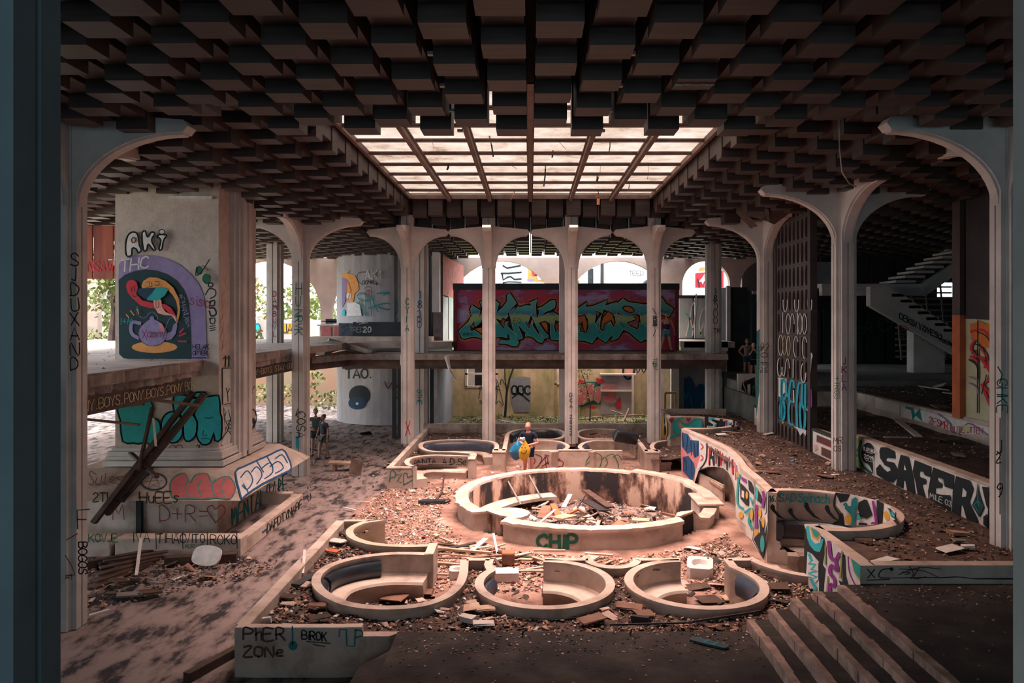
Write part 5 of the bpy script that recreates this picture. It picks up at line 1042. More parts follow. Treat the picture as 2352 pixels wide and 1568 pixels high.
# side wall and curved stair core under the left floor
core = MB(); core.prism(arc(-7.2,38.2,2.7,0,360,48)[:-1],-.1,8.6); CW_ = struct(core.build('wall_core', mat('curved_concrete', (.42,.38,.38),(.26,.24,.26),.8,.9,.1,stretch=(1,1,.4))))
mb = MB(); mb.box(-3.95,-3.8,30.3,36.4,0,3.45); struct(mb.build('wall_side', mat('bluish_wall', (.30,.28,.30),(.2,.19,.21),1,.9)))
mb = MB(); 
for k in range(9): mb.box(-5.9+k*.23,-5.72+k*.23,31.6,31.68,0,3.4)
t = tag(mb.build('timber_gate', darkw), 'dark vertical board gate between pillar and light wall', 'gate')
cp = MB(); 
for k in range(16): a = math.radians(-78+k*7.5); cp.M = Matrix.Translation((-7.2+2.78*math.cos(a),38.2+2.78*math.sin(a),0))@Matrix.Rotation(a,4,'Z'); cp.box(-.05,.05,-.1,.1,4.1,8.4)
cp = cp.build('ribbed_cladding', mat('ribbed_grey', (.34,.31,.30),(.24,.22,.22),1,.8), CW_)
g = Art(on_path(arc(-7.2,38.2,2.72,180,360,40),True,.02)); g.tr = (580,590,5.113)
g.f('or2',[1045,200,1100,190,1200,210,1240,300,1250,380,1200,430,1180,540,1120,520,1100,400,1050,300]); g.f('vi',[1050,240,1110,260,1100,420,1090,520,1050,600]); g.s('ye',2,[1100,200,1130,160],0); g.s('or',3,[1110,280,1150,390,1120,500],3); g.f('w',ell(1130,460,30,40,12)); g.f('aq',[1050,640,1070,610,1090,640,1080,690,1050,690]); g.f('aq',ell(1200,620,16,26,10)); g.f('w',[1110,540,1200,530,1260,560,1280,690,1110,690])
g.t('w',4.2,'AKi',1320,250,90,sp=1.6,wid=.9); g.t('k',1.1,'AKi',1320,250,90,sp=1.6,wid=.9); g.s('k',1.3,[1300,330,1240,280,1230,220,1260,180,1330,175],3); g.t('k',1.3,'OCMR',1290,320,44,sp=.5); g.t('k',1.5,'*',1440,340,50); g.s('ma',1.4,ell(1360,370,40,22)+[(1400,370)]); g.t('ma',1.3,'VSt',1320,440,40)
for q in ([1230,460,1260,420,1340,450,1350,500,1290,520,1240,480],[1250,520,1330,690],[1330,450,1330,690],[1380,460,1400,690],[1360,600,1460,560],[1390,450,1470,640],[1460,430,1600,420,1690,520,1700,640,1650,700],[1480,560,1600,540,1620,600,1580,620,1480,590],[1540,450,1600,410]): g.s('te',2.4,q,2)
g.done(CW_)
g = Art(on_path(arc(-7.2,38.2,2.72,180,360,40),True,.02)); g.tr = (560,780,3.92)
g.t('k',2.6,'TAO.',915,345,80,sp=.8,wid=1.1); g.f('k',ell(1040,500,95,90)); g.f('db',ell(1020,570,80,58)); g.f('lg',ell(1020,575,12,12)); g.s('br',3,[1270,380,1300,440,1340,380,1370,440,1400,370],3); g.s('br',3,[1360,500,1440,580,1400,600],0); g.done(CW_)
g = Art(on_y(YB,.03)); g.tr = (1000,820,8.253)
g.f('gy',[1420,400,1600,370,1700,370,1800,390,1800,900,1780,1040,1500,1040,1430,820])
for q in ([930,450,880,480,870,560,930,700],[870,550,820,590,850,620,820,780],[850,820,950,900],[950,930,850,860,850,820],[1090,440,1140,420,1180,480,1290,900],[1150,450,1170,600,1150,880],[1090,580,1240,630],[1240,430,1270,430,1340,560],[1240,430,1230,520],[1090,840,1150,880,1200,830,1280,920]): g.s('k',1.5,q,3)
g.t('k',4,'OOC',1440,700,160,sp=.7,jit=.1); g.t('lg',1.6,'TOY',1450,690,130,sp=1.2); g.s('k',2.4,[1460,770,1560,700,1660,710],3); g.s('k',3,[1650,720,1780,830],0)
g.tr = (1270,820,8.11)
g.f('gr',[400,510,620,460,780,460,1100,470,1200,560,1240,650,1180,860,1060,900,900,880,700,880,560,920,400,960]); g.f('re',[460,480,490,390,540,380,580,470,520,480]); g.f('re',[800,400,830,380,860,410,940,400,960,470,840,500]); g.f('re',[1150,900,1260,740,1270,960,1200,960]); g.f('re',[600,940,700,900,830,940,760,970])
for q in ([400,530,600,510,640,600,640,830,560,880,400,880],[620,480,770,490,760,700,740,800,660,830,650,600],[790,560,880,550,890,700,900,760,850,860,770,800],[920,530,1200,510,1180,570,1020,600,1180,600,1190,720,1160,830,1050,850,940,800,920,720,1020,720,1010,680,900,680]): g.s('w',1.2,q,0,True); g.f('ro',q); g.lay = 8
g.s('k',5,[1320,160,1310,300,1380,400,1480,360,1530,180],3); g.s('k',2.6,[1550,170,1580,290,1630,200],3); g.s('k',2.6,[1640,180,1690,290,1750,180],3); g.f('sa',[1340,180,1500,180,1480,300,1380,290]); g.f('gy',[970,400,1240,370,1250,450,980,460])
g.done(bwall)
mb = MB(); mb.box(5.3-1.9+.02,5.3-.15,YB-.35,YB,2.35,2.43); mb.box(4.95,5.05,YB-.35,YB-.25,.3,2.35); mb.box(3.45,5.0,YB-.3,YB-.02,1.55,1.62); mb.box(3.45,5.0,YB-.05,YB-.02,.4,2.3,1)
tag(mb.build('storage_nook', [concw, MATS['inner_pink']]), 'pale shelf frame built against the mossy back wall', 'shelf')
# right part of the lower back: blue splashed wall, dark doors, frame
mb = MB(); mb.box(6.7,8.9,33.6,33.8,.3,3.5); W4 = struct(mb.build('wall_annex', mat('annex_grey',(.28,.27,.28),(.20,.19,.2),1,.9)))
g = Art(on_y(33.6,.02)); g.tr = (1500,840,7.84)
g.f('bl',[550,360,590,230,640,180,720,260,760,400,830,320,900,330,980,420,990,640,940,790,700,790,560,790]); g.f('ma',[555,230,580,200,585,330,560,340]); g.s('cy',1.4,[560,450,600,600,640,470,720,790],3); g.s('lg',1,[870,760,900,640,960,640],3); g.s('ma',2,[640,190,700,240,760,380],3); g.done(W4)
mb = MB(); mb.box(5.3,5.6,33.3,33.5,.3,3.4); mb.box(6.35,6.7,33.3,33.6,.3,3.4); mb.box(5.75,6.35,35,35.1,.3,3.4); struct(mb.build('door_1', concrete))
mb = MB(); 
for a,b in (((1528,902),(1526,980)),((1528,902),(1552,902)),((1552,902),(1550,980))): mb.beam(PY(*a,32.5),PY(*b,32.5),.09,.07,0,(0,1,0))
tag(mb.build('door_frame_piece', mat('new_timber',(.62,.34,.18),(.5,.25,.14),3,.7)), 'small light timber frame leaning near the back right doorway','frame')
rw = MB(); rw.box(8.0,8.1,24.4,30.7,1.2,2.3); rw.box(8.0,8.9,30.6,30.8,.3,2.9); W5 = struct(rw.build('wall_terrace', mat('dark_retaining',(.13,.13,.12),(.07,.075,.07),1,.9,.2)))
g = Art(on_y(30.6,.02)); g.tr = (1500,840,7.84)
for k in range(7): g.s('lt',1,[1275+k*30,780,1300+k*34,330+k*8,1320+k*35,420,1310+k*36,700],3)
g.done(W5)
WG = thing('graffiti_wall','small wall behind the left screen column covered in white and red letter shapes','wall',(9,30,1)); WG['kind'] = 'thing'
mb = MB(); mb.box(8.12,9.3,28.9,29.1,1.3,2.95); mb.build('wall_body', concrete, WG)
g = Art(on_y(28.9,.02)); g.tr = (1500,840,7.84)
g.f('k',[1600,300,1830,200,1830,760,1570,700]); g.s('w',1.6,[1690,170,1620,240,1630,340,1670,450,1680,520],3); g.f('w',[1580,420,1650,460,1690,560,1690,670,1580,620]); g.f('gr',[1585,550,1670,580,1670,620,1590,600]); g.f('re',[1600,620,1660,630,1660,660]); g.f('w',[1700,340,1750,320,1760,660,1730,670,1720,520,1700,640]); g.f('re',ell(1665,270,18,24,10)); g.s('lt',1.2,[1780,400,1820,360,1790,500,1820,640],3); g.done(WG)
# ================================================================ UPPER REAR: counters, glazed walls, dark box
mb = MB(); mb.box(-10.3,-7.9,36.2,37,4.1,4.75); mb.box(-10.4,-7.7,36.1,37.1,4.75,4.82); CO = thing('bar_counter_row','row of bar cupboards with red and blue doors on the left upper floor','counter',(-9,36.5,4.1)); mb.build('counter_body', booth_m, CO)
for k,c in enumerate(('ro','ro','cy')): mb = MB(); mb.box(-10.2+k*.62,-9.72+k*.62,36.12,36.2,4.2,4.72); mb.build('door', paint(c), CO)
mb = MB(); mb.box(-8.25,-5.55,34.4,35.1,4.1,4.95); BX = thing('dark_counter','long dark counter scribbled with white letters in front of the round core','counter',(-7,34.6,4.1)); mb.build('counter_body', darkw, BX); mb = MB(); mb.box(-8.9,-8.25,34.4,35.1,4.1,4.9); mb.build('end_unit', mat('blue_black_scribble',(.10,.12,.15),(.03,.04,.05),9,.8), BX); mb = MB(); mb.box(-9.0,-5.3,34.2,34.35,4.1,4.25); mb.build('plinth', barc, BX)
g = Art(on_y(34.4,.02)); g.tr = (580,590,5.113); g.t('w',1.4,'ONS.',1220,770,36); g.t('w',2,'20',1300,882,62,sp=1); g.t('gy',1.3,'TRED',1140,880,56,sp=.6); g.s('w',1,[1250,790,1350,770],0); g.done(BX)
mb = MB(); mb.box(-9.9,-4.4,33.0,34.2,4.1,4.3); tag(mb.build('floor_kerb', barc), 'broken concrete kerb in front of the dark counter', 'kerb')
mb = MB(); mb.box(-10.6,-8.9,37.6,37.7,4.95,5.0); mb.box(-10.4,-9.8,37.6,37.8,4.85,5.1); tag(mb.build('overturned_table', darkw),'dark overturned table top on the left upper floor','table')
pm = mat('peeling_pink', (.50,.20,.16),(.38,.12,.10),3,.9)
GP = thing('tall_panel_wall','tall panel wall, pink above and white striped below, left of the mural container','panel',(-4,35,4.1))
mb = MB(); mb.box(-4.45,-4.0,33.9,38.6,4.1,8.1); mb.build('side_panel', mat('grey_mottled',(.16,.13,.12),(.08,.065,.06),2,.9), GP); mb = MB(); mb.box(-4.42,-4.1,33.3,33.9,5.4,8.1); mb.build('hanging_panel', colpaint, GP)
mb = MB(); mb.add([(-4.0,33.9,6.2),(-3.45,38.4,6.0),(-3.45,38.4,7.85),(-4.0,33.9,8.0)],[(0,1,2,3)]); mb.build('upper_sheet', pm, GP)
for k in range(4): 
    a, b = k/4, (k+.86)/4; mb = MB(); mb.add([(-4.0+.55*a,33.9+4.5*a,4.1),(-4.0+.55*b,33.9+4.5*b,4.1),(-4.0+.55*b,33.9+4.5*b,6.1),(-4.0+.55*a,33.9+4.5*a,6.15)],[(0,1,2,3)]); mb.build('lower_sheet', mat('white_green_sheet',(.62,.62,.60),(.30,.40,.38),.7,.8,stretch=(1,1,.5)), GP)
GW = thing('glazed_partition','glazed partition with white scrawls on its panes right of the mural container','partition',(7.2,36,4.1))
mb = MB(); mb.box(7.0,8.9,36.0,36.1,6.1,6.25); mb.box(6.9,8.9,35.9,36.1,4.05,4.15); mb.build('rail', darkw, GW)
gm = mat('scrawled_glass',(.40,.44,.42),(.22,.28,.27),.8,.3,stretch=(1,1,.4))
for k in range(2): mb = MB(); mb.box(7.25+k*.75,7.9+k*.75,36.02,36.06,4.15,6.1); mb.build('pane', gm, GW); mb = MB(); mb.box(7.9+k*.75,7.98+k*.75,36,36.1,4.1,6.15); mb.build('mullion', darkw, GW)
g = Art(on_y(36.0,.02)); g.tr = (1250,480,4.612)
for q in ([1500,1340,1540,1180,1560,1040,1600,960],[1570,1340,1600,1100,1610,900],[1660,1340,1640,1200,1680,1060,1720,1070,1740,1340],[1650,1330,1690,1200,1700,1340],[1700,1060,1740,900],[1540,1150,1580,1280]): g.s('w',2.6,q,2)
g.s('aq',1.6,[1520,1330,1540,1180,1500,1100],3); g.done(GW)
DB = thing('dark_container','dark container box on the right terrace behind the visitors','container',(10.2,34,2.66)); mb = MB(); mb.box(9.0,9.95,33.9,37,2.66,6.55); mb.build('box_side', darkw, DB); mb = MB(); mb.box(9.95,12.2,33.2,37,2.66,6.4); mb.build('box_body', mat('blue_black_sheet',(.035,.045,.055),(.02,.028,.034),1,.6,stretch=(8,1,.2)), DB); mb = MB(); mb.box(9.95,11.4,33.05,33.2,6.2,6.35); mb.build('top_beam', barc, DB)
mb = MB(); mb.box(8.95,9.12,33.7,33.86,4.1,6.6); mb.build('round_pipe', colpaint, DB)
# ================================================================ RIGHT TERRACE: stairs, wall panels, posts
stm = mat('stair_concrete',(.62,.55,.52),(.45,.40,.38),1,.9)
ST = thing('landing_stair','concrete staircase with mid landing rising to the right behind the screen','staircase',(15,32.5,2.66))
mb = MB(); mb.box(12.6,17.2,32,34.4,6.45,6.62); mb.box(12.6,17.0,31.95,32.3,6.1,6.45); mb.build('landing', stm, ST)
mb = MB(); mb.extr([(16.6,6.1),(17.2,6.1),(19.8,7.9),(19.8,8.4),(17.0,6.6)],'y',32.2,32.45); mb.build('upper_stringer', stm, ST)
for k in range(9): mb = MB(); x = 16.2+k*.40; z = 6.66+k*.21; mb.box(x-.45,x+.42,31.9,33.4,z,z+.10); mb.build('tread', stm, ST)
mb = MB(); mb.extr([(14.2,6.45),(14.2,5.65),(19.4,2.66),(19.9,2.66),(19.9,3.1),(15.6,6.1),(14.9,6.45)],'y',30.9,31.3); mb.build('lower_stringer', stm, ST)
for k in range(14): mb = MB(); x = 15.2+k*.36; z = 6.15-k*.245; mb.box(x-.1,x+.42,30.9,32.4,z-.12,z); mb.build('tread', stm, ST)
g = Art(on_y(30.9,.02)); g.tr = (1980,440,2.801); g.t('k',2.4,'DEKSi YOYESO',240,815,34,dx=(1,.52),dy=(.1,-1),sp=.6,wid=.95,jit=.12); g.t('k',2.2,'nazega',500,960,30,dx=(1,.42),sp=.6,jit=.12); g.s('re',2,[250,860,280,870,300,890,270,880],3)
for k in range(7): g.s('gy',1.6,[300+k*45,895+k*28,330+k*45,905+k*28,345+k*45,930+k*28],2)
g.done(ST)
mb = MB(); mb.box(17.3,18.7,33.4,34.0,2.66,4.9); struct(mb.build('wall_stair_pier', stm))
sl = MB()
for k in range(14): sl.box(17.0,19.6,34.4,34.45,3.3+k*.27,3.38+k*.27)
for x in (17.2,17.9,18.6,19.3): sl.beam((x,34.3,3.2),(x-.3,34.35,7.0),.07,.06)
tag(sl.build('slatted_screen', mat('grey_batten',(.20,.17,.15),(.12,.1,.09),2,.8)), 'broken slatted lattice hanging behind the right staircase', 'lattice')
pw_ = MB(); pw_.box(11.5,22.1,40.2,40.4,2.6,9.1); pw_.box(22.1,24.3,40.2,40.4,2.6,6.3); pw_.box(22.1,24.3,40.2,40.4,7.5,9.1); pw_.box(23.4,24.3,40.2,40.4,6.3,7.5); RW = struct(pw_.build('wall_back_right', mat('brown_black_panel',(.05,.035,.035),(.03,.022,.024),1,.7)))
for k in range(9): mb = MB(); mb.box(12.4+k*1.15,13.4+k*1.15,40.05,40.2,2.7,5.6); mb.build('wall_panel', mat('teal_dark_panel',(.05,.06,.06),(.02,.03,.032),1,.6,stretch=(1,1,.3)), RW)
for k in range(8): mb = MB(); mb.box(13.2+k*1.25,14.3+k*1.25,36.8,36.95,6.9,8.9); mb.build('hanging_board', MATS['brown_black_panel'], RW)
for k,(x,y,h) in enumerate(((1985,735,40),(2035,730,48),(2080,745,46))):
    g = Art(on_y(40.05,.02)); g.t(['te','t2','lt'][k],2,['aR','Ct','sa'][k],x-15,y+30,h*.6,jit=.2); g.done(RW)
mb = MB(); mb.box(11.6,15.2,36.5,36.7,6.6,7.9); struct(mb.build('wall_upper_right', mat('pale_grey_wall',(.42,.40,.40),(.33,.31,.31),.6,.9)))
# posts and curtain on the terrace wall
mb = MB(); mb.box(11.2,11.55,19.3,19.65,2.5,5.2,1); mb.box(11.2,11.55,19.3,19.65,5.2,8.7,0); tag(mb.build('tall_post',[mat('brown_post',(.09,.05,.045),(.06,.035,.03),2,.6),orange]),'tall post, orange below and dark brown above, on the terrace wall','post')
mb = MB(); mb.box(11.6,12.0,19.35,19.7,4.9,8.7); tag(mb.build('pale_post', colpaint),'pale upper post beside the orange and brown one','post')
MS = thing('swirl_panel','panel painted with red and cream swirls beside the orange post','panel',(11.4,18.6,2.5)); mb = MB(); mb.box(11.35,11.45,17.8,19.3,2.5,5.1); mb.build('panel_board', mat('cream_panel',(.52,.46,.30),(.38,.32,.22),1,.8), MS)
mb = MB(); mb.box(11.3,11.36,17.7,19.2,5.1,8.7); mb.build('upper_board', MATS['brown_black_panel'], MS)
g = Art(on_x(11.34,15,21,.04)); g.tr = (1980,440,2.801)
g.f('vi',[695,870,745,860,840,880,840,960,700,950]); g.f('or',[695,850,760,835,800,850,840,850,840,1010,780,1000,750,960,700,940])
for q in ([700,900,780,890,830,960,835,1050],[720,960,700,1010,740,1060,800,1080,830,1150],[760,1000,800,1060,790,1130],[770,1080,830,1180,780,1240,820,1290],[770,1240,800,1320,830,1390],[700,1060,740,1090]): g.s('re',6,q,4)
for q in ([740,900,800,930,836,1000],[730,980,780,1010,800,1100],[800,1180,770,1300],[705,1040,740,1020,735,1080]): g.s('k',2.6,q,4)
g.s('k',4,[690,1080,740,1120,745,1200],3); g.s('k',3,[745,830,742,1420],0); g.f('k',[735,790,840,800,840,825,735,820])
for q in ([690,1190,740,1210],[690,1230,735,1260,740,1300]): g.s('lv',3,q,3)
for k in range(5): g.s('or',2,[750+k*8,785,775+k*8,720-k*8+20,840,690+k*22],3)
g.done(MS)
# ================================================================ LEFT UPPER FLOOR AND OUTSIDE
mb = MB()
for k in range(9): mb.box(-16.2+k*.62,-15.62+k*.62,22.2,22.26,6.3,7.9)
tag(mb.build('rusty_curtain', rust), 'rust red hanging sheet with spray letters at the far left','sheet')
g = Art(on_y(22.2,.02)); g.t('re',2.2,'ANSAWAS',186,622,22,sp=.8,wid=.8); g.t('w',2.4,'-R',247,608,24,wid=.9); g.done(bpy.data.objects['rusty_curtain'])
R.seed(21)
def foliage(mb, c, r, n, s, sq=1.):
    for k in range(n):
        while True:
            p = Vector((R.uniform(-1,1),R.uniform(-1,1),R.uniform(-1,1)))
            if .35 < p.length < 1: break
        p = Vector((c[0]+p.x*r[0],c[1]+p.y*r[1],c[2]+p.z*r[2])); a = Vector((R.uniform(-1,1),R.uniform(-1,1),R.uniform(-1,1))).normalized()*s; b = a.orthogonal().normalized()*s*R.uniform(.4,.8)
        mb.add([p-a,p+b,p+a,p-b],[(0,1,2,3)],R.randrange(3))
leafs = [mat('leaf_a',(0.187,0.198,0.050),(0.143,0.154,0.039),9,.7),mat('leaf_b',(0.242,0.231,0.077),(0.165,0.176,0.044),9,.7),mat('leaf_c',(0.110,0.132,0.033),(0.072,0.094,0.022),9,.7)]
leafo = [mat('leaf_d',(0.341,0.165,0.088),(0.275,0.121,0.066),9,.7),mat('leaf_e',(0.363,0.231,0.138),(0.275,0.165,0.099),9,.7),mat('leaf_b',(0,0,0))]
def tree(x, y, z, h, w, label, lm=None, n=700, s=.22, name='tree'):
    t = thing(name, label, 'tree', (x, y, z)); mb = MB(); mb.tube([(x,y,z),(x+.1,y,z+h*.3),(x-.05,y,z+h*.6)],.22,7,0,.08); mb.build('trunk', wood_s, t)
    mb = MB()
    for k in range(7): foliage(mb,(x+R.uniform(-.5,.5)*w,y+R.uniform(-.4,.4)*w,z+h*R.uniform(.4,.85)),(w*.42,w*.4,h*.24),n//7,s)
    o = mb.build('crown', lm or leafs, t); return t
tree(-22,55,0,8.0,6,'orange-leaved tree at the far left behind the pillars',leafo); tree(-18.5,58,0,7.6,6.5,'green tree seen between the pillar and the left arched column'); tree(-15,60,0,9.2,6,'tall green tree right of the left arched column'); tree(-11.4,57,0,7.6,5,'bushy green tree behind the left arcade pier'); tree(-7.5,52,0,8.2,4.6,'yellow-green tree seen past the slim back column')
tree(-3.0,52,0,7.0,4.5,'light green tree behind the left end of the mural container'); tree(1.8,60,0,10.5,4.5,'orange tinted tree above the mural container',leafo); tree(10.5,56,0,7.8,4.0,'yellow-green shrub tree above the right end of the mural'); tree(19.5,52,0,9.5,5.5,'yellow tree behind the right arches',[mat('leaf_f',(0.330,0.275,0.033),(0.248,0.209,0.028),9,.7),leafs[1],leafs[0]]); tree(24,54,0,9.5,5.5,'second yellow tree further right behind the arches',[MATS['leaf_f'],leafs[1],leafs[0]])
tree(-19.2,34,4.1,4.4,2.0,'ivy covered tree trunk outside beyond the left floor',[leafs[2],leafs[0],leafs[2]],900,.13); tree(-24,40,3.4,4.5,4,'small green bush outside at the far left',None,500,.2)
mb = MB()
for k in range(7): foliage(mb,(-24+k*1.6,37+R.uniform(-1,1),4.2),(1.2,.8,.5),110,.12)
o = mb.build('ground_foliage', leafs); o['kind'] = 'stuff'; o['label'] = 'low greenery along the outer edge of the left floor'; o['category'] = 'plants'
# outside terrace walls and the white mural building
OW = thing('parapet_wall','low outer wall with yellow and teal graffiti beyond the left floor','wall',(-16,46,3)); OW['kind'] = 'thing'
mb = MB(); mb.box(-30,-5,46,46.3,0,5.05); mb.build('wall_body', concw, OW)
g = Art(on_y(46,.03)); g.tr = (580,590,5.113); g.f('ye',[355,775,480,780,480,895,350,895]); g.t('k',2,'JATI',360,890,100,sp=.8,wid=.8); g.f('aq',[25,790,70,785,90,830,80,890,30,890]); g.s('k',1.6,[25,790,70,785,90,830,80,890],3); g.f('or2',ell(205,860,26,30,10)); g.s('k',3,[200,780,180,840,215,890],3); g.f('re',ell(1880,830,26,60,12)); g.done(OW)
WB = thing('white_building','white building with black and red murals seen through the arcade','building',(7,60,0))
mb = MB(); mb.box(-2.4,2.2,56,60,0,10.5); mb.build('mural_wall', mat('white_render',(.80,.76,.75),(.66,.62,.6),.6,.9), WB); mb = MB(); mb.box(5.7,13.2,58,62,0,10); mb.build('long_wall', concw, WB); mb = MB(); mb.box(3.3,6.5,60,64,0,9.6); mb.build('side_wing', MATS['white_render'], WB)
mb = MB(); mb.box(4.5,4.9,57.5,58,0,9); mb.box(5.5,5.7,57.5,58,0,9.5); mb.build('dark_window_strip', darkw, WB)
mb = MB(); mb.extr([(8.3,7.3),(9.0,8.1),(11.2,8.1),(12.0,7.3)],'y',57,58); mb.build('dark_canopy', darkw, WB); mb = MB(); mb.box(7.6,13.4,56.6,57.4,6.6,7.2); mb.build('red_parapet', mat('red_brick_band',(.58,.17,.10),(.4,.1,.06),4,.9), WB)
g = Art(on_y(56,.03)); g.tr = (800,480,4.612)
g.s('k',4,[1620,680,1700,680,1830,670],0); g.s('k',4,[1630,690,1640,750,1690,720,1720,715,1760,745,1830,740],0); g.s('k',3,[1640,780,1700,770,1830,775],0); g.s('k',4,[1640,600,1680,625,1820,600],0)
g.f('or2',[1900,610,2040,620,2120,700,2100,780,1900,760]); g.f('gr',[1910,600,2000,600,1990,640,1930,650]); g.f('k',[1940,640,2000,650,2020,700,1960,710]); g.f('re',ell(1965,680,20,26,10)); g.f('lv',[1895,740,1960,735,1960,760,1895,765]); g.f('w',[2000,700,2060,690,2080,750,2010,750]); g.f('re',[2040,660,2080,680,2070,720]); g.done(WB)
g = Art(on_y(57.95,.03)); g.t('gy',1.6,'TEED',1445,632,10); g.done(WB)
RB = thing('red_mural_building','building with a red and orange mural behind the right arcade','building',(14,50,0)); mb = MB(); mb.box(10.6,15.8,48,52,0,9.6); mb.build('wall_body', MATS['white_render'], RB)
g = Art(on_y(48,.03)); g.tr = (1250,480,4.612); g.f('re',[1600,680,1900,650,1900,830,1600,830]); g.f('or2',[1640,620,1700,615,1700,650,1640,655]); g.f('sa',[1690,690,1740,670,1740,730,1700,740]); g.f('w',[1650,750,1670,730,1690,700,1700,740,1720,750,1690,770,1680,800,1665,770,1640,770]); g.s('k',2.4,[1625,740,1640,800,1640,830],0); g.f('w',[1700,790,1745,780,1745,830,1700,830]); g.f('w',[1470,700,1560,640,1570,800,1470,830]); g.done(RB)
# lower left beyond the pillars
mb = MB(); mb.box(-24,-9,44,44.3,0,3.6); W6 = struct(mb.build('wall_outer_lower', mat('orange_pink_wall',(.52,.24,.15),(.42,.30,.20),.7,.9)))
mb = MB(); 
for k in range(9): foliage(mb,(-19+k*1.3,41+R.uniform(-1,1),.6+R.uniform(0,1.2)),(1.0,.8,.6),90,.12)
o = mb.build('weeds', leafs); o['kind'] = 'stuff'; o['label'] = 'weeds and brush outside below the left floor'; o['category'] = 'plants'
mb = MB()
for k in range(12): foliage(mb,(-3+k*.85,34.5+R.uniform(-.8,1.2),.42),(.6,.5,.10),60,.06)
o = mb.build('weeds', leafs); o['kind'] = 'stuff'; o['label'] = 'low weeds on the ground before the mossy wall'; o['category'] = 'plants'
SHR = thing('leafy_shrub','pale leafy shrub in front of the pink graffiti','shrub',(2.6,35,.3)); mb = MB(); mb.tube([PY(1355,972,34.5),PY(1356,930,34.5),PY(1345,880,34.5),PY(1335,850,34.5)],.035,5,0,.015); mb.build('stem', wood_s, SHR); mb = MB(); foliage(mb,PY(1330,852,34.3),(.75,.4,.45),240,.05); foliage(mb,PY(1345,900,34.4),(.5,.3,.5),120,.05); mb.build('leaves',[leafs[1],mat('leaf_pale',(0.341,0.303,0.193),(0.275,0.248,0.138),9,.7),leafs[1]],SHR)
SAP = thing('bare_sapling','bare forked sapling growing up before the green patch of wall','tree',(-1.4,35.2,.3)); mb = MB(); mb.tube([PY(1160,958,35.2),PY(1164,900,35.2),PY(1170,870,35.2),PY(1183,835,35.2)],.07,6,0,.04); mb.tube([PY(1164,900,35.2),PY(1160,870,35.2),PY(1159,835,35.2)],.035,5,0,.025); mb.build('trunk', darkw, SAP)
for k,(a,b,c) in enumerate(((PY(1026,818,29.3),PY(1033,850,29.5),PY(1048,872,30)),(PY(925,815,29.3),PY(922,835,29.3),PY(926,850,29.4)))):
    mb = MB(); mb.sweep([(0,0),(0,.01)],[(0,0),(0,.01)]) if 0 else mb.tube([a,(a+b)/2,b,c],.10,5,0,.03); tag(mb.build('torn_sheet', whitep),['torn translucent sheet hanging from the walkway edge over the wall','torn pale sheet hanging beside the leftmost slim column'][k],'sheet')
# ================================================================ PEOPLE
def skin_mesh(J, E, root, sub=2):
    names = list(J); idx = {n: i for i, n in enumerate(names)}
    me = bpy.data.meshes.new('tmp'); me.from_pydata([J[n][0] for n in names], [(idx[a],idx[b]) for a,b in E], [])
    o = bpy.data.objects.new('tmp', me); COL.objects.link(o)
    m = o.modifiers.new('s','SKIN'); m.use_smooth_shade = True
    for n in names:
        r = J[n][1]; r = r if isinstance(r, tuple) else (r, r); me.skin_vertices[0].data[idx[n]].radius = r
    me.skin_vertices[0].data[idx[root]].use_root = True
    if sub: q = o.modifiers.new('b','SUBSURF'); q.levels = sub; q.render_levels = sub
    dg = bpy.context.evaluated_depsgraph_get(); ev = o.evaluated_get(dg); m2 = bpy.data.meshes.new_from_object(ev)
    v = [tuple(x.co) for x in m2.vertices]; f = [tuple(p.vertices) for p in m2.polygons]
    bpy.data.objects.remove(o); bpy.data.meshes.remove(me); bpy.data.meshes.remove(m2)
    return v, f
def ellip(mb, c, r, n=12, m=8, mi=0, fn=None):
    vs = []; 
    for i in range(m+1):
        t = PI*i/m
        for j in range(n):
            a = 2*PI*j/n; p = Vector((math.sin(t)*math.cos(a), math.sin(t)*math.sin(a), math.cos(t)))
            if fn: p = fn(p)
            vs.append((c[0]+p.x*r[0], c[1]+p.y*r[1], c[2]+p.z*r[2]))
    mb.add(vs, [(i*n+j,i*n+(j+1)%n,(i+1)*n+(j+1)%n,(i+1)*n+j) for i in range(m) for j in range(n)], mi)
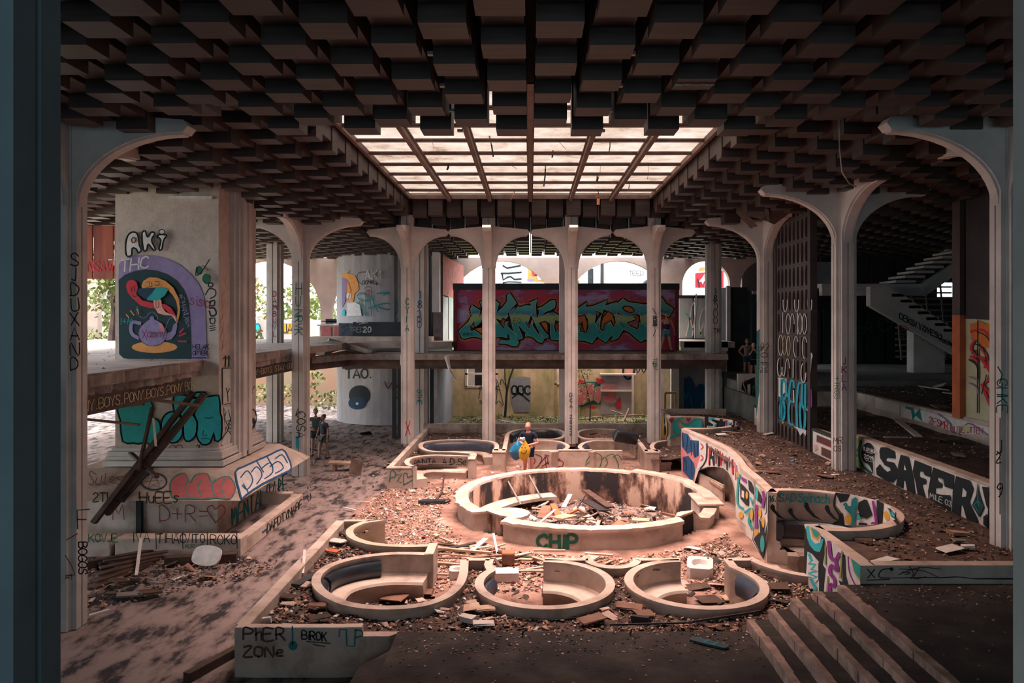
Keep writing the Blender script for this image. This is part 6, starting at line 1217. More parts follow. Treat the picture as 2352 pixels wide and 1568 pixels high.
def person(label, loc, h, face, pose, top, bottom, skin=(.50,.26,.18), hair=(.04,.025,.02), stripes=None, cap=None, longhair=False, bare=False, child=False):
    t = thing('person', label, 'person', loc)
    MM = Matrix.Translation(loc)@Matrix.Rotation(face, 4, 'Z')@Matrix.Scale(h, 4)
    sk = flat('skin_%02d%02d' % (int(skin[0]*100), int(skin[1]*100)), skin, .6)
    g = dict(el=(.165,-.0,.63), hl=(.19,.05,.48), er=(-.165,0,.63), hr=(-.19,.05,.48), kl=(.06,.01,.28), fl=(.07,0,.04), kr=(-.06,.01,.28), fr=(-.07,0,.04), head=(0,.01,.93), lean=0)
    g.update(pose); V = Vector; ln = g['lean']
    J = {'pel':(V((0,0,.515)),(.085,.058)), 'sp':(V((0,ln*.3,.61)),(.072,.052)), 'ch':(V((0,ln*.7,.73)),(.088,.058)), 'nk':(V((0,ln,.83)),(.03,.03)), 'hb':(V(g['head'])-V((0,.0,.06)),(.028,.03)),
         'sl':(V((.105,ln,.80)),.032), 'sr':(V((-.105,ln,.80)),.032), 'el':(V(g['el']),.024), 'er':(V(g['er']),.024), 'wl':(V(g['hl']),.016), 'wr':(V(g['hr']),.016),
         'hl':(V((.052,0,.49)),.056), 'hr':(V((-.052,0,.49)),.056), 'kl':(V(g['kl']),.036), 'kr':(V(g['kr']),.036), 'cl':(V(g['kl'])*.55+V(g['fl'])*.45+V((0,-.012,0)),.032), 'cr':(V(g['kr'])*.55+V(g['fr'])*.45+V((0,-.012,0)),.032),
         'al':(V(g['fl']),.02), 'ar':(V(g['fr']),.02), 'tl':(V(g['fl'])+V((.005,.09,-.022)),.016), 'tr':(V(g['fr'])+V((-.005,.09,-.022)),.016)}
    E = [('pel','sp'),('sp','ch'),('ch','nk'),('nk','hb'),('ch','sl'),('ch','sr'),('sl','el'),('sr','er'),('el','wl'),('er','wr'),('pel','hl'),('pel','hr'),('hl','kl'),('hr','kr'),('kl','cl'),('kr','cr'),('cl','al'),('cr','ar'),('al','tl'),('ar','tr')]
    v, f = skin_mesh(J, E, 'pel', 2); mb = MB(); mb.M = MM; mb.add(v, f)
    H = V(g['head']); hs = 1.12 if child else 1
    def headshape(p):
        q = V(p)
        if q.z < -.1: q.x *= 1-.28*(-q.z); q.y *= 1-.12*(-q.z)
        if q.y > .75 and -.25 < q.z < .15: q.y += .16
        return q
    ellip(mb, H, (.046*hs,.056*hs,.068*hs), 16, 12, 0, headshape)
    for s in (-1,1): ellip(mb, H+V((s*.047*hs,-.004,-.004)), (.007,.012,.017), 6, 5)
    for w, e in (('hl','el'),('hr','er')):       # palm, four fingers and a thumb
        a = V(g[w]); d = (a-V(g[e])).normalized(); side = d.cross(V((0,1,0))).normalized() if abs(d.y) < .9 else V((1,0,0)); nn = d.cross(side)
        ellip(mb, a+d*.025, (.018,.018,.026), 8, 6)
        for k, L in enumerate((.036,.042,.039,.030)):
            b = a+d*.042+side*(k-1.5)*.0095; mb.tube([b, b+d*L*.55+nn*.004, b+d*L*.9+nn*.016], .0052, 5, 0, .004)
        b = a+d*.015+side*.018; mb.tube([b, b+side*.014+d*.014, b+side*.016+d*.03], .006, 5, 0, .0045)
    mb.build('body', sk, t, smooth='all')
    def cloth(names, ed, root, grow, mm, nm, cut=None, z=None):
        JJ = {n: (J[n][0], tuple(x*grow[0]+grow[1] for x in (J[n][1] if isinstance(J[n][1], tuple) else (J[n][1],)*2))) for n in names if n in J}
        for k_, v_ in (cut or {}).items(): JJ[k_] = v_
        v, f = skin_mesh(JJ, ed, root, 2); b = MB(); b.M = MM; b.add(v, f); return b.build(nm, mm, t, smooth='all')
    tm = flat('cloth_%s' % str(top), top, .9) if not stripes else None
    if stripes:
        tm = bpy.data.materials.new('striped_cloth'); tm.use_nodes = True; N = tm.node_tree.nodes; L = tm.node_tree.links; b = N['Principled BSDF']; gg = N.new('ShaderNodeNewGeometry'); sx = N.new('ShaderNodeSeparateXYZ'); L.new(gg.outputs['Position'], sx.inputs[0])
        mu = N.new('ShaderNodeMath'); mu.operation = 'MULTIPLY'; mu.inputs[1].default_value = stripes[1]; L.new(sx.outputs['Z'], mu.inputs[0]); fr = N.new('ShaderNodeMath'); fr.operation = 'FRACT'; L.new(mu.outputs[0], fr.inputs[0])
        cr = N.new('ShaderNodeValToRGB'); cr.color_ramp.interpolation = 'CONSTANT'; cr.color_ramp.elements[0].color = (*top,1); cr.color_ramp.elements[1].color = (*stripes[0],1); cr.color_ramp.elements[1].position = .55; L.new(fr.outputs[0], cr.inputs[0]); L.new(cr.outputs[0], b.inputs['Base Color']); b.inputs['Roughness'].default_value = .9
    sl = {} if bare else {'ml':(J['sl'][0]*.35+J['el'][0]*.65,.036), 'mr':(J['sr'][0]*.35+J['er'][0]*.65,.036)}
    nms = ['pel','sp','ch','sl','sr']; ed = [('pel','sp'),('sp','ch'),('ch','sl'),('ch','sr')]+([] if bare else [('sl','ml'),('sr','mr')])
    if bare: nms = ['pel','sp','ch']; ed = ed[:2]
    cloth(nms, ed, 'pel', (1.08,.006), tm, 'shirt', sl)
    sh = {'ml':(J['hl'][0]*.35+J['kl'][0]*.65,.05), 'mr':(J['hr'][0]*.35+J['kr'][0]*.65,.05)}
    cloth(['pel','hl','hr'], [('pel','hl'),('pel','hr'),('hl','ml'),('hr','mr')], 'pel', (1.05,.008), flat('cloth_%s' % str(bottom), bottom, .9), 'shorts', sh)
    hm = flat('hair_%s' % str(cap or hair), cap or hair, .8)
    mb = MB(); mb.M = MM; ellip(mb, H+V((0,-.010,.014)), (.051*hs,.056*hs,.062*hs), 14, 9, 0, lambda p: V((p.x,min(p.y,.72 if p.z < .35 else 1),max(p.z,-.55 if p.y < .1 else -.02+.0))))
    if cap: mb.obox(H+V((0,.07,.022)),(.075,.06,.008),(.15,0,0))
    if longhair: ellip(mb, H+V((0,-.05,.05)), (.022,.026,.03), 8, 6)
    mb.build('cap' if cap else 'hair', hm, t, smooth='all')
    em = flat('eye_dark', (.02,.015,.015), .3)
    for s in (-1,1):
        mb = MB(); mb.M = MM; ellip(mb, H+V((s*.018,.053*hs,.004)), (.007,.005,.0045), 6, 5); mb.build('eye', em, t)
    mb = MB(); mb.M = MM; ellip(mb, H+V((0,.050*hs,-.034)), (.016,.006,.004), 8, 5); mb.build('mouth', flat('lips',(.35,.12,.10),.6), t)
    for w in ('fl','fr'):
        a = V(g[w]); mb = MB(); mb.M = MM; ellip(mb, a+V((0,.035,-.018)), (.03,.078,.022), 10, 6); mb.build('shoe', flat('shoe_black',(.02,.022,.028),.6), t, smooth='all')
    return t
def at(px, py, D): p = PY(px, py, D); return (p.x, p.y, p.z)
fx, fy, _ = at(1531,808,31.6)
W1 = person('woman in dark blue top and denim shorts standing legs apart before the mural',(fx,fy,3.70),1.70,PI,dict(kl=(.085,.01,.28),fl=(.155,0,.04),kr=(-.075,.01,.28),fr=(-.125,0,.04),hl=(.21,.0,.50),el=(.175,-.02,.64),hr=(-.20,.0,.48),er=(-.165,-.02,.64)),(.01,.03,.10),(.10,.22,.28),(.55,.26,.18),(.03,.018,.015),longhair=True,bare=True)
x,y,_ = at(1214,1000,23.7)
M1 = person('bald man in a dark t-shirt carrying a blue and a yellow bag',(x,y,.02),1.80,PI*.93,dict(lean=.02,head=(0,.045,.915),el=(.185,.03,.64),hl=(.02,.17,.61),er=(-.18,.03,.63),hr=(-.01,.18,.60)),(.012,.02,.035),(.02,.03,.06),(.60,.25,.20),(.30,.16,.12))
zt_ = 2.66
x,y,_ = at(1716,855,31.5); person('boy in a striped beige t-shirt and blue shorts with hands on hips',(x,y,zt_),1.60,PI,dict(el=(.21,-.04,.66),hl=(.11,.02,.55),er=(-.21,-.04,.66),hr=(-.11,.02,.55)),(.42,.26,.20),(.02,.12,.20),(.55,.28,.20),stripes=((.30,.18,.14),9),cap=(.02,.025,.03),child=True)
x,y,_ = at(1731,850,30.6); person('child in dark clothes and a white cap holding hands to the face',(x,y,zt_),1.42,PI*.95,dict(el=(.12,.09,.66),hl=(.04,.10,.82),er=(-.12,.09,.66),hr=(-.03,.11,.80)),(.02,.025,.05),(.02,.022,.035),(.52,.27,.20),cap=(.6,.58,.58),child=True)
x,y,_ = at(1774,856,31.2); person('boy in a white and navy striped shirt right of the marked column',(x,y,zt_),1.52,PI*1.25,dict(),(.52,.52,.55),(.35,.38,.42),(.50,.25,.19),(.20,.11,.07),stripes=((.05,.06,.10),7),child=True)
x,y,_ = at(1787,858,31.9); person('child in a navy shirt with red stripes beside the boy in stripes',(x,y,zt_),1.60,PI*.9,dict(),(.02,.05,.12),(.02,.03,.07),(.52,.27,.2),(.10,.05,.04),child=True)
x,y,_ = at(725,900,27.5); person('person in dark clothes standing in the shade below the left floor',(x,y,.02),1.75,PI*1.1,dict(el=(.19,.03,.64),hl=(.08,.12,.60)),(.06,.08,.09),(.03,.035,.045),(.25,.14,.11))
x,y,_ = at(743,900,26.8); person('shorter person in dark clothes walking under the left floor',(x,y,.02),1.62,PI*.8,dict(fl=(.06,.08,.04),fr=(-.06,-.10,.05),kl=(.055,.06,.28),kr=(-.055,-.02,.28)),(.03,.035,.045),(.06,.07,.07),(.22,.12,.1),longhair=True)
def bag(name, label, px, py, D, r, m, zc):
    t = thing(name, label, 'bag', tuple(PY(px,py,D))); mb = MB(); c = PY(px,py,D)
    def fn(p):
        k = (1-.62*max(0,p.z)**1.2)*(1+.16*_n.noise(Vector((p.x*2.2,p.y*2.2,p.z*2.2+px)))); return Vector((p.x*k+.12*p.z, p.y*k, p.z*(1-.15*abs(p.x))))
    ellip(mb, c, r, 18, 14, 0, fn); mb.tube([c+Vector((-.04,0,r[2]*.8)), c+Vector((-.02,.0,r[2]*1.25)), c+Vector((.04,0,r[2]*.8))],.02,6); mb.build('sack', m, t, smooth='all'); return t, c
bag('bag','shiny blue carrier bag held by the man','0' and 1187,1033,23.35,(.24,.17,.33),mat('blue_bag',(.01,.15,.28),(.01,.08,.18),6,.3,.1,spec=.6),0)
bt, bc = bag('bag','yellow carrier bag with a smiling face held by the man',1205,1035,23.1,(.19,.13,.33),mat('yellow_bag',(.60,.33,.02),(.42,.22,.01),6,.4,.1,spec=.5),0)
g = Art(on_y(22.95,.0)); g.s('k',1.6,[1197,1038,1201,1042,1207,1040,1210,1033],4); g.f('k',ell(1199,1028,1.2,2,8)); g.f('k',ell(1206,1028,1.2,2,8)); g.done(bt)
mb = MB(); mb.obox(PY(1200,1008,23.0),(.16,.10,.05),(.3,.2,.1)); mb.obox(PY(1203,1007,22.98),(.06,.06,.08),(.1,.2,.4)); tag(mb.build('camera', whitep), 'small pale camera in the hands of the man with bags', 'camera')
# ================================================================ NAMED DEBRIS
def zs(px, py): return None
def plank(label, a, b, z, w, th, m, name='plank', cat='plank', za=None, zb=None, lift=.0):
    A = Vector(G3(*a, z)); B = Vector(G3(*b, z)); A.z = (za if za is not None else z)+th/2+lift; B.z = (zb if zb is not None else z)+th/2+lift
    if za is not None and za != z: pass
    mb = MB(); mb.beam(A, B, w, th); return tag(mb.build(name, m, bevel=.004), label, cat)
ZF = .10; ZB_ = .58
plank('long pale plank crossing the front of the court by the teardrop booth',(990,1271),(1128,1283),ZF,.07,.05,woodp,lift=.1)
plank('second pale plank lying parallel just behind the first one',(1000,1262),(1116,1276),ZF,.05,.04,woodp,lift=.04)
plank('pale plank running from the booth end block to the white basin',(1000,1301),(1064,1306),.06,.08,.05,woodp,lift=.05)
plank('long thin batten in front of the round bar at the left',(1010,1275),(1190,1290),ZF,.04,.03,woodp,lift=.02)
for k,(a,b,w) in enumerate((((1085,1270),(1116,1243),.12),((1052,1268),(1090,1262),.10),((1118,1268),(1160,1256),.05),((1060,1290),(1120,1284),.05),((1005,1255),(1065,1262),.07),((1195,1291),(1240,1293),.10),((1150,1310),(1136,1290),.06),((1040,1252),(1010,1240),.06))):
    plank(['short white plank leaning up by the left scoop of the bar','pale board end beside the left scoop of the bar','thin pale stick pointing at the painted word on the bar','narrow pale stick among the planks by the basin','brown board above the pair of long pale planks','flat pale board just left of the middle booth wall','dark slat behind the white box','short slat at the upper left of the plank heap'][k],a,b,ZF,w,.03,[whitep,woodp,woodp,woodp,wood_s,woodp,wood_s,woodp][k],lift=.05)
plank('bent white pipe standing at the left front corner of the bar',(1133,1262),(1143,1278),ZF,.05,.05,whitep,'pipe','pipe',za=.42)
def basin(label, px, py, z, s, rz, tilt=0, bowl=True):
    x, y = G(px, py, z); t = thing('washbasin', label, 'washbasin', (x, y, z)); mb = MB()
    mb.M = Matrix.Translation((x,y,z+.02))@Matrix.Rotation(rz,4,'Z')@Matrix.Rotation(tilt,4,'X')
    a, b, h = s; n = 20
    if bowl:
        vs = []; fs = []
        for i in range(n):
            q = 2*PI*i/n; c_, s_ = math.cos(q), math.sin(q); m_ = max(abs(c_),abs(s_)); vs += [(a/2*c_/m_, b/2*s_/m_, 0),(a/2*c_/m_, b/2*s_/m_, h),(a*.33*c_, b*.33*s_, h-.005),(a*.24*c_, b*.24*s_, h-.10),(0,0,h-.12)]
        for i in range(n):
            p_ = 5*i; r_ = 5*((i+1)%n); fs += [(p_,r_,r_+1,p_+1),(p_+1,r_+1,r_+2,p_+2),(p_+2,r_+2,r_+3,p_+3),(p_+3,r_+3,p_+4)]
        mb.add(vs, fs)
    else: mb.box(-a/2,a/2,-b/2,b/2,0,h)
    mb.build('basin_block', white_m, t, smooth=True, bevel=.008)
    mb2 = MB(); mb2.M = mb.M; mb2.tube([(a*.3,b*.38,h),(a*.3,b*.38,h+.012)],.02,8); mb2.build('tap_hole', darkw, t)
basin('white square washbasin with a round bowl lying between the right booth walls',1608,1318,.08,(.50,.58,.22),-.25,.1)
basin('white upside-down washbasin block in the middle booth opening',1163,1333,.06,(.48,.34,.18),.03,0,False)
basin('white washbasin half hidden behind the teardrop booth wall',1056,1328,.06,(.40,.34,.18),.05)
x,y = G(1167,1298,ZF); t = thing('wooden_box','small orange-brown wooden box in front of the bar','box',(x,y,ZF)); mb = MB(); mb.box(x-.13,x+.13,y,y+.22,ZF,ZF+.22); mb.build('box_body', woodr, t, bevel=.01); mb = MB(); mb.box(x-.12,x+.12,y+.01,y+.21,ZF+.22,ZF+.235); mb.build('lid', orange, t)
t = thing('metal_frame','pale metal frame leaning against the inner wall of the bar','frame',tuple(PY(1190,1150,20.3))); P4 = [PY(1196,1158,20.2),PY(1163,1098,21.8),PY(1213,1087,22.2),PY(1243,1143,20.8)]
for a,b in ((0,1),(1,2),(2,3)): mb = MB(); mb.beam(P4[a],P4[b],.045,.03); mb.build('rail', MATS['grey_batten'], t)
zi = -.40
def inner(label, a, b, Da, Db, w, th, m, name='board', cat='board'):
    mb = MB(); mb.beam(PY(*a,Da),PY(*b,Db),w,th); return tag(mb.build(name, m), label, cat)
inner('orange red board leaning up in the middle of the bar',(1283,1185),(1270,1158),18.6,19.4,.16,.05,orange)
inner('wide red-brown board tilted left of the orange one in the bar',(1250,1190),(1262,1162),18.8,19.6,.40,.03,woodr)
inner('narrow white lath leaning in the front of the bar pit',(1240,1200),(1275,1170),17.6,18.6,.06,.02,whitep,'lath','lath')
inner('white lath standing at the centre of the bar pit',(1294,1165),(1310,1135),19.6,20.2,.12,.02,whitep,'lath','lath')
inner('thin dark pole leaning in the bar pit',(1325,1168),(1345,1137),19.4,20.4,.03,.03,metal_d,'pole','pole')
inner('long grey board sloping down the back wall of the bar pit',(1345,1125),(1402,1165),22.0,19.4,.22,.03,wood_s)
inner('dark metal tray edge behind the centre of the bar pit',(1345,1148),(1390,1172),21.0,19.2,.35,.03,metal_d)
inner('pink flat board right of the orange board in the bar',(1278,1190),(1312,1182),17.9,18.6,.35,.03,woodp)
inner('orange angled moulding in the bar pit',(1305,1180),(1328,1169),18.8,19.3,.08,.05,orange)
inner('short orange moulding right of the angled one',(1328,1169),(1346,1179),19.3,18.6,.08,.05,woodr)
inner('pale flat sheet at the right front of the bar pit',(1452,1192),(1492,1194),17.8,17.7,.28,.02,woodp)
inner('reddish rail pair at the right of the bar pit',(1520,1178),(1560,1187),18.9,18.3,.10,.05,woodr)
x,y = G(1170,1172,.02); mb = MB(); mb.prism(arc(x,y,.55,0,330,14),-.12,-.04); tag(mb.build('broken_plate_disc', booth_m),'broken round concrete disc with litter at the left of the bar pit','disc')
mb = MB(); c = G3(997,1153,.10); mb.prism(smooth([(c[0]-.42,c[1]-.1),(c[0]-.1,c[1]-.16),(c[0]+.4,c[1]-.02),(c[0]+.38,c[1]+.14),(c[0],c[1]+.1),(c[0]-.3,c[1]+.12)],4,True),.10,.16); tag(mb.build('black_mat', leather),'flat black rubber mat lying on the court near the scribbled niche','mat')
mb = MB(); mb.tube([G3(1000,1148,.16),G3(1015,1130,.12),G3(1020,1090,.15),G3(1018,1085,.2)],.025,5); tag(mb.build('dark_hose', wood_s),'dark branch lying from the black mat to the niche','branch')
for k,(a,b,lab) in enumerate((((788,1165),(858,1182),'long white twisted strip on the dusty path near the court'),((800,1152),(870,1154),'thin pale wire loop on the dusty path'),((695,1318),(700,1295),'white upright stick in the front bed beside the low wall'))):
    z = .05 if k < 2 else .6; plank(lab,a,b,z,[.05,.02,.05][k],.02,whitep,'strip','strip',zb=(None if k < 2 else .85))
# left floor
plank('long reddish beam lying on the left floor before the kerb',(190,1308),(430,1262),.0,.14,.16,wood_s,'beam','beam')
plank('thick dark beam behind the oval white tray',(380,1298),(545,1288),.0,.2,.18,wood_s,'beam','beam')
plank('dark beam resting just under the kerb letters',(300,1262),(500,1264),.0,.18,.14,woodr,'beam','beam')
for k in range(5): plank(['wide dark board low on the left floor by the column','second wide dark board beside it','third dark board of the pile near the left column','fourth dark board of the pile near the left column','narrow board on top of the left pile'][k],(205+k*8,1352-k*12),(330+k*14,1300-k*5),.02,.26-.03*k,.03,wood_s,'board','board',lift=.03*k)
plank('short pale stick leaning upright on the left floor',(313,1324),(324,1288),.0,.06,.04,whitep,'stick','stick',zb=.45)
plank('white plastic scrap on the left floor',(398,1333),(424,1322),.0,.05,.02,whitep,'scrap','scrap'); plank('pale batten at the foot of the left column',(206,1415),(250,1402),.0,.07,.03,concrete,'batten','batten'); plank('thin batten right of the left column foot',(205,1385),(216,1374),.0,.06,.03,concrete,'batten','batten')
x,y = G(470,1304,.0); mb = MB(); mb.M = Matrix.Translation((x,y+.1,.22))@Matrix.Rotation(-.25,4,'Z')@Matrix.Rotation(1.05,4,'X'); pr = [(-.33,0),(-.29,.14),(-.12,.20),(.12,.20),(.29,.14),(.33,0),(.29,-.14),(.12,-.20),(-.12,-.20),(-.29,-.14)]; mb.prism(smooth(pr,3,True),-.02,.02); mb.prism([(a*.8,b*.8) for a,b in smooth(pr,3,True)],-.04,-.02); tag(mb.build('oval_tray', whitep),'white oval plastic tray propped on the left floor','tray')
for k,(px,py,w,d) in enumerate(((265,1368,.3,.2),(300,1372,.45,.3),(345,1368,.35,.25),(275,1345,.3,.25),(360,1352,.4,.2),(310,1350,.5,.15))):
    x,y = G(px,py,.03); mb = MB(); mb.obox((x,y,.07+.02*k),(w,d,.03),(.1*(k-2),.08*k,.4*k)); tag(mb.build('ceiling_board', [wood_s,MATS['grey_batten'],wood_s][k%3]),'broken fallen board in the crumpled heap on the left floor','board','fallen boards in the left heap')
# bottom left timber edge, front bed dark plank, landing bits
plank('long dark timber lying along the foot of the front bed wall',(428,1568),(556,1497),.0,.12,.14,wood_s,'beam','beam')
plank('black plank lying from the low wall to the teardrop booth',(678,1352),(768,1302),.58,.16,.05,darkw,'plank','plank',lift=.03)
x,y = G(1628,1476,.68); t = thing('broken_board','worn teal-marked board with rounded ends lying on the landing','board',(x,y,.66)); mb = MB(); mb.M = Matrix.Translation((x,y,.67))@Matrix.Rotation(-.55,4,'Z'); mb.prism(smooth([(-.22,.07),(.18,.075),(.25,.05),(.27,0),(.25,-.05),(.18,-.075),(-.2,-.07),(-.26,-.03),(-.26,.03)],3,True),0,.025); mb.build('deck', mat('teal_black_board',(.03,.07,.08),(.02,.035,.045),3,.6), t)
for q in ((-.05,),( .08,)):
    mb2 = MB(); mb2.M = mb.M; mb2.prism([(q[0]-.02,-.07),(q[0]+.01,-.07),(q[0]+.05,.07),(q[0]+.02,.07)],.025,.028); mb2.build('stripe', paint('te'), t)
for k,(px,py,z,lab) in enumerate(((1449,1455,.68,'tiny black peg standing at the middle of the landing edge'),(1201,1459,.68,'small dark bit on the landing left of centre'))):
    x,y = G(px,py,z); mb = MB(); mb.obox((x,y,z+.03),(.02,.02,.09),(.2,.2,0)); tag(mb.build('peg', metal_d), lab, 'peg')
plank('black bent pipe on the soil in front of the right booth',(1400,1441),(1590,1436),.62,.025,.025,metal_d,'pipe','pipe',lift=.03); plank('second length of black pipe curving toward the steps',(1590,1436),(1745,1412),.64,.03,.03,metal_d,'pipe','pipe',lift=.04)
# flat sheets on the front bed
SH = [(560+2,0)]
sheets = [(1084,1398,.26,.2,woodp,'square pale board between the two left front booths'),(1115,1400,.28,.18,woodp,'torn pale board beside the square one'),(1075,1425,.22,.14,concrete,'small pale block lying by the front edge of the bed'),(1112,1434,.3,.15,concrete,'round flat lump on the front edge of the bed'),(1360,1425,.42,.22,woodr,'large red-brown sheet before the middle booth'),(1390,1402,.14,.1,woodp,'small pale tile right of the middle booth'),(1445,1395,.4,.2,woodr,'wide red-brown sheet between middle and right booths'),(1480,1412,.3,.2,woodr,'curved red-brown sheet by the right booth foot'),(1470,1425,.28,.10,metal_d,'dark metal box lying in the rubble'),(1790,1350,.3,.24,wood_s,'dark board by the painted panel corner'),(730,1393,.3,.12,woodr,'dark chip board in the left bed corner'),(765,1268,.25,.12,orange,'orange board piece under the niche'),(775,1245,.35,.25,concrete,'grey slab left of the small niche'),(612,1428,.14,.05,whitep,'white box at the corner of the front wall'),(735,1420,.3,.15,wood_s,'flat dark board near the teardrop booth foot'),(660,1372,.3,.18,wood_s,'brown bag shaped board by the low wall'),(1628,1380,.45,.3,wood_s,'dark square board inside the right booth'),(1680,1375,.3,.2,woodp,'pale board corner inside the right booth'),(1600,1350,.45,.25,wood_s,'dark flat board under the white basin'),(905,1375,.45,.3,woodr,'brown square board in the teardrop booth'),(965,1362,.45,.25,woodr,'brown sheet leaning in the teardrop booth opening')]
for k,(px,py,w,d,m,lab) in enumerate(sheets):
    z = .60
    if 'inside' in lab or 'under the white' in lab or 'in the teardrop' in lab: z = .08
    x,y = G(px,py,z); mb = MB(); mb.obox((x,y,z+.03),(w,d,.02 if 'box' not in lab and 'block' not in lab else .08),(R.uniform(-.08,.12),R.uniform(-.1,.1),R.uniform(-.6,.6)),0,.02); tag(mb.build('board', m), lab, 'board')
sheets2 = [(1835,1010,.0,.5,.1,.02),(1895,1095,.0,.4,.2,.02),(1920,1092,.0,.2,.08,.02),(1760,1085,.0,.6,.08,.03),(1655,1000,0,.3,.25,.05),(1765,998,0,.45,.16,.02),(1690,995,0,.9,.03,.02),(2200,1228,0,.3,.2,.06),(2205,1245,0,.22,.14,.03),(2222,1258,0,.18,.1,.04),(2180,1262,0,.4,.2,.01),(1985,1245,0,.25,.12,.04),(2030,1290,0,.4,.2,.01),(1780,1130,0,.25,.1,.01)]
labs2 = ['pale strip of board on the soil by the marked column','short board near the foot of the right column','white scrap beside the short board','long slat lying across the right bed','crumpled white lump near the whale planter','pale torn sheet by the left screen column','thin bent reed on the soil of the right bed','brown lump of rubbish near the right column foot','grey flattened bottle under the brown lump','round pale scrap near the right column foot','white paper sheet by the lettered wall end','earth coloured lump before the spinach booth','pale paper behind the front right wall','small brown chip on the right bed']
for k,(px,py,_z,w,d,h) in enumerate(sheets2):
    z = 1.40; x,y = G(px,py,z); mb = MB(); mb.obox((x,y,z+.03),(w,d,h),(R.uniform(-.1,.1),R.uniform(-.1,.1),R.uniform(-.8,.8)),0,.03); tag(mb.build('scrap', [woodp,woodr,whitep,woodr,whitep,whitep,woodp,woodp,MATS['grey_batten'],whitep,whitep,soil,whitep,woodr][k]), labs2[k], 'scrap')
for k,(a,b,z,w,m,lab) in enumerate((((2060,968),(2110,1008),2.02,.18,concrete,'curved pale strip on the terrace behind the lettered wall'),((2030,1009),(2085,1010),2.02,.05,concrete,'thin pale stick behind the lettered wall'),((2150,1012),(2195,1010),2.02,.7,wood_s,'wide brown sheet on the terrace soil'),((2180,905),(2220,912),2.5,.5,concrete,'pale slab on the far right terrace'),((2110,890),(2180,900),2.5,.08,concrete,'long pale pole on the far right terrace'))):
    plank(lab,a,b,z,w,.03,m,'strip','strip',lift=.05)
# rubbish box and torn cardboard on the dark path
x,y = G(790,1080,.02); mb = MB(); mb.obox((x-.05,y,.28),(.9,.35,.05),(.05,.05,.1)); mb.obox((x-.3,y,.14),(.08,.3,.24)); mb.obox((x+.25,y,.14),(.08,.3,.24)); tag(mb.build('broken_bench', woodp), 'small broken board bench amid rubbish by the back left path', 'bench')
x,y = G(800,1088,.02); mb = MB(); mb.obox((x+.25,y-.1,.28),(.35,.04,.5),(.1,.2,.2),0,.06); tag(mb.build('cardboard', mat('torn_card',(.30,.2,.15),(.18,.11,.09),3,.9)), 'torn dark cardboard standing beside the broken bench', 'cardboard')
# litter at the back: white sticks
for k,(a,b) in enumerate((((1402,942),(1432,952)),((1445,938),(1432,968)),((1412,953),(1418,970)),((1400,975),(1440,972)),((1320,964),(1372,960)),((1432,972),(1442,976)),((1240,958),(1275,962)),((1145,965),(1200,975)),((1360,958),(1480,952)))):
    Dg = 4.73*F/(max(a[1],b[1],964)-CY); mb = MB(); mb.beam(PY(*a,Dg),PY(*b,Dg-.2),.08,.05); tag(mb.build('lath', [woodp,woodp,woodp,whitep,woodp,whitep,woodp,whitep,woodp][k]), ['pale lath of the heap at the back, slanting down right','tallest pale lath standing in the heap at the back','short stub of lath standing left in the back heap','white sheet edge at the base of the back heap','long pale lath left of the back heap','bent white wire right of the back heap','pale board end by the middle back pillar','white board lying left of the middle back pillar','longest pale lath lying behind the back heap'][k], 'lath')
# ================================================================ SCATTERED FRAGMENTS AND FINE LITTER
lm = [mat('bit_pale',(.52,.38,.32),(.38,.26,.22),8,.9), mat('bit_brown',(.30,.16,.11),(.2,.1,.07),8,.9), mat('bit_dark',(.06,.045,.04),(.03,.025,.022),8,.9), mat('bit_white',(.62,.56,.54),(.48,.43,.41),8,.8), mat('bit_tan',(.42,.27,.2),(.3,.19,.14),8,.9), mat('bit_red',(.45,.07,.05),(.35,.05,.04),8,.8), mat('bit_green',(.10,.16,.08),(.06,.1,.05),8,.9), mat('bit_blue',(.08,.25,.42),(.06,.2,.34),8,.7)]
def zone(label, group, n_ind, n_fine, sampler, zf, smin, smax, wts=(4,4,4,1.2,4,.15,.1,.06), nm='fragment'):
    for k in range(n_ind):
        x, y = sampler(); z = zf(x, y); w = R.uniform(smin,smax); l = w*R.uniform(.3,1)*R.choice((1,1,.35)); c = R.choices(range(8),wts)[0]
        mb = MB(); mb.obox((x,y,z+.03+R.uniform(0,.03)),(w,l,R.uniform(.01,.035)),(R.uniform(-.35,.35),R.uniform(-.35,.35),R.uniform(0,6.3)),0,w*.12)
        wd = ['pale','brown','near-black','whitish','tan','red','green','blue'][c]+(' narrow' if l < w*.36 else ' chunky')
        tag(mb.build(nm, lm[c]), wd+' '+label.replace('small ','').replace('dark ',''), 'fragment', group)
    mb = MB()
    for k in range(n_fine):
        x, y = sampler(); z = zf(x, y); w = R.uniform(.012,.06)*R.choice((1,1,1.5))*(1 if zf(x,y) < 1 else .8); l = w*R.uniform(.15,1); c = R.choices(range(8),wts)[0]
        mb.obox((x,y,z+R.uniform(.005,.03)),(w,l,R.uniform(.006,.02)),(R.uniform(-.5,.5),R.uniform(-.5,.5),R.uniform(0,6.3)),c,w*.15)
    if n_fine:
        o = mb.build('litter', lm); o['kind'] = 'stuff'; o['label'] = 'fine '+group; o['category'] = 'litter'
def rej(x0,x1,y0,y1,ok):
    def f():
        for _ in range(200):
            x, y = R.uniform(x0,x1), R.uniform(y0,y1)
            if ok(x,y): return x, y
        return x, y
    return f
R.seed(77)
court_ok = lambda x, y: inpoly(x,y,courtP) and math.hypot(x-RC[0],y-RC[1]) > 3.75 and not inpoly(x,y,FP) and x < 4.6 and not (inpoly(x,y,r2b) or inpoly(x,y,r3b) or inpoly(x,y,r1b))
hc = lambda x, y: court_h(x,y)
LBS = 'small broken piece of board on the %s'
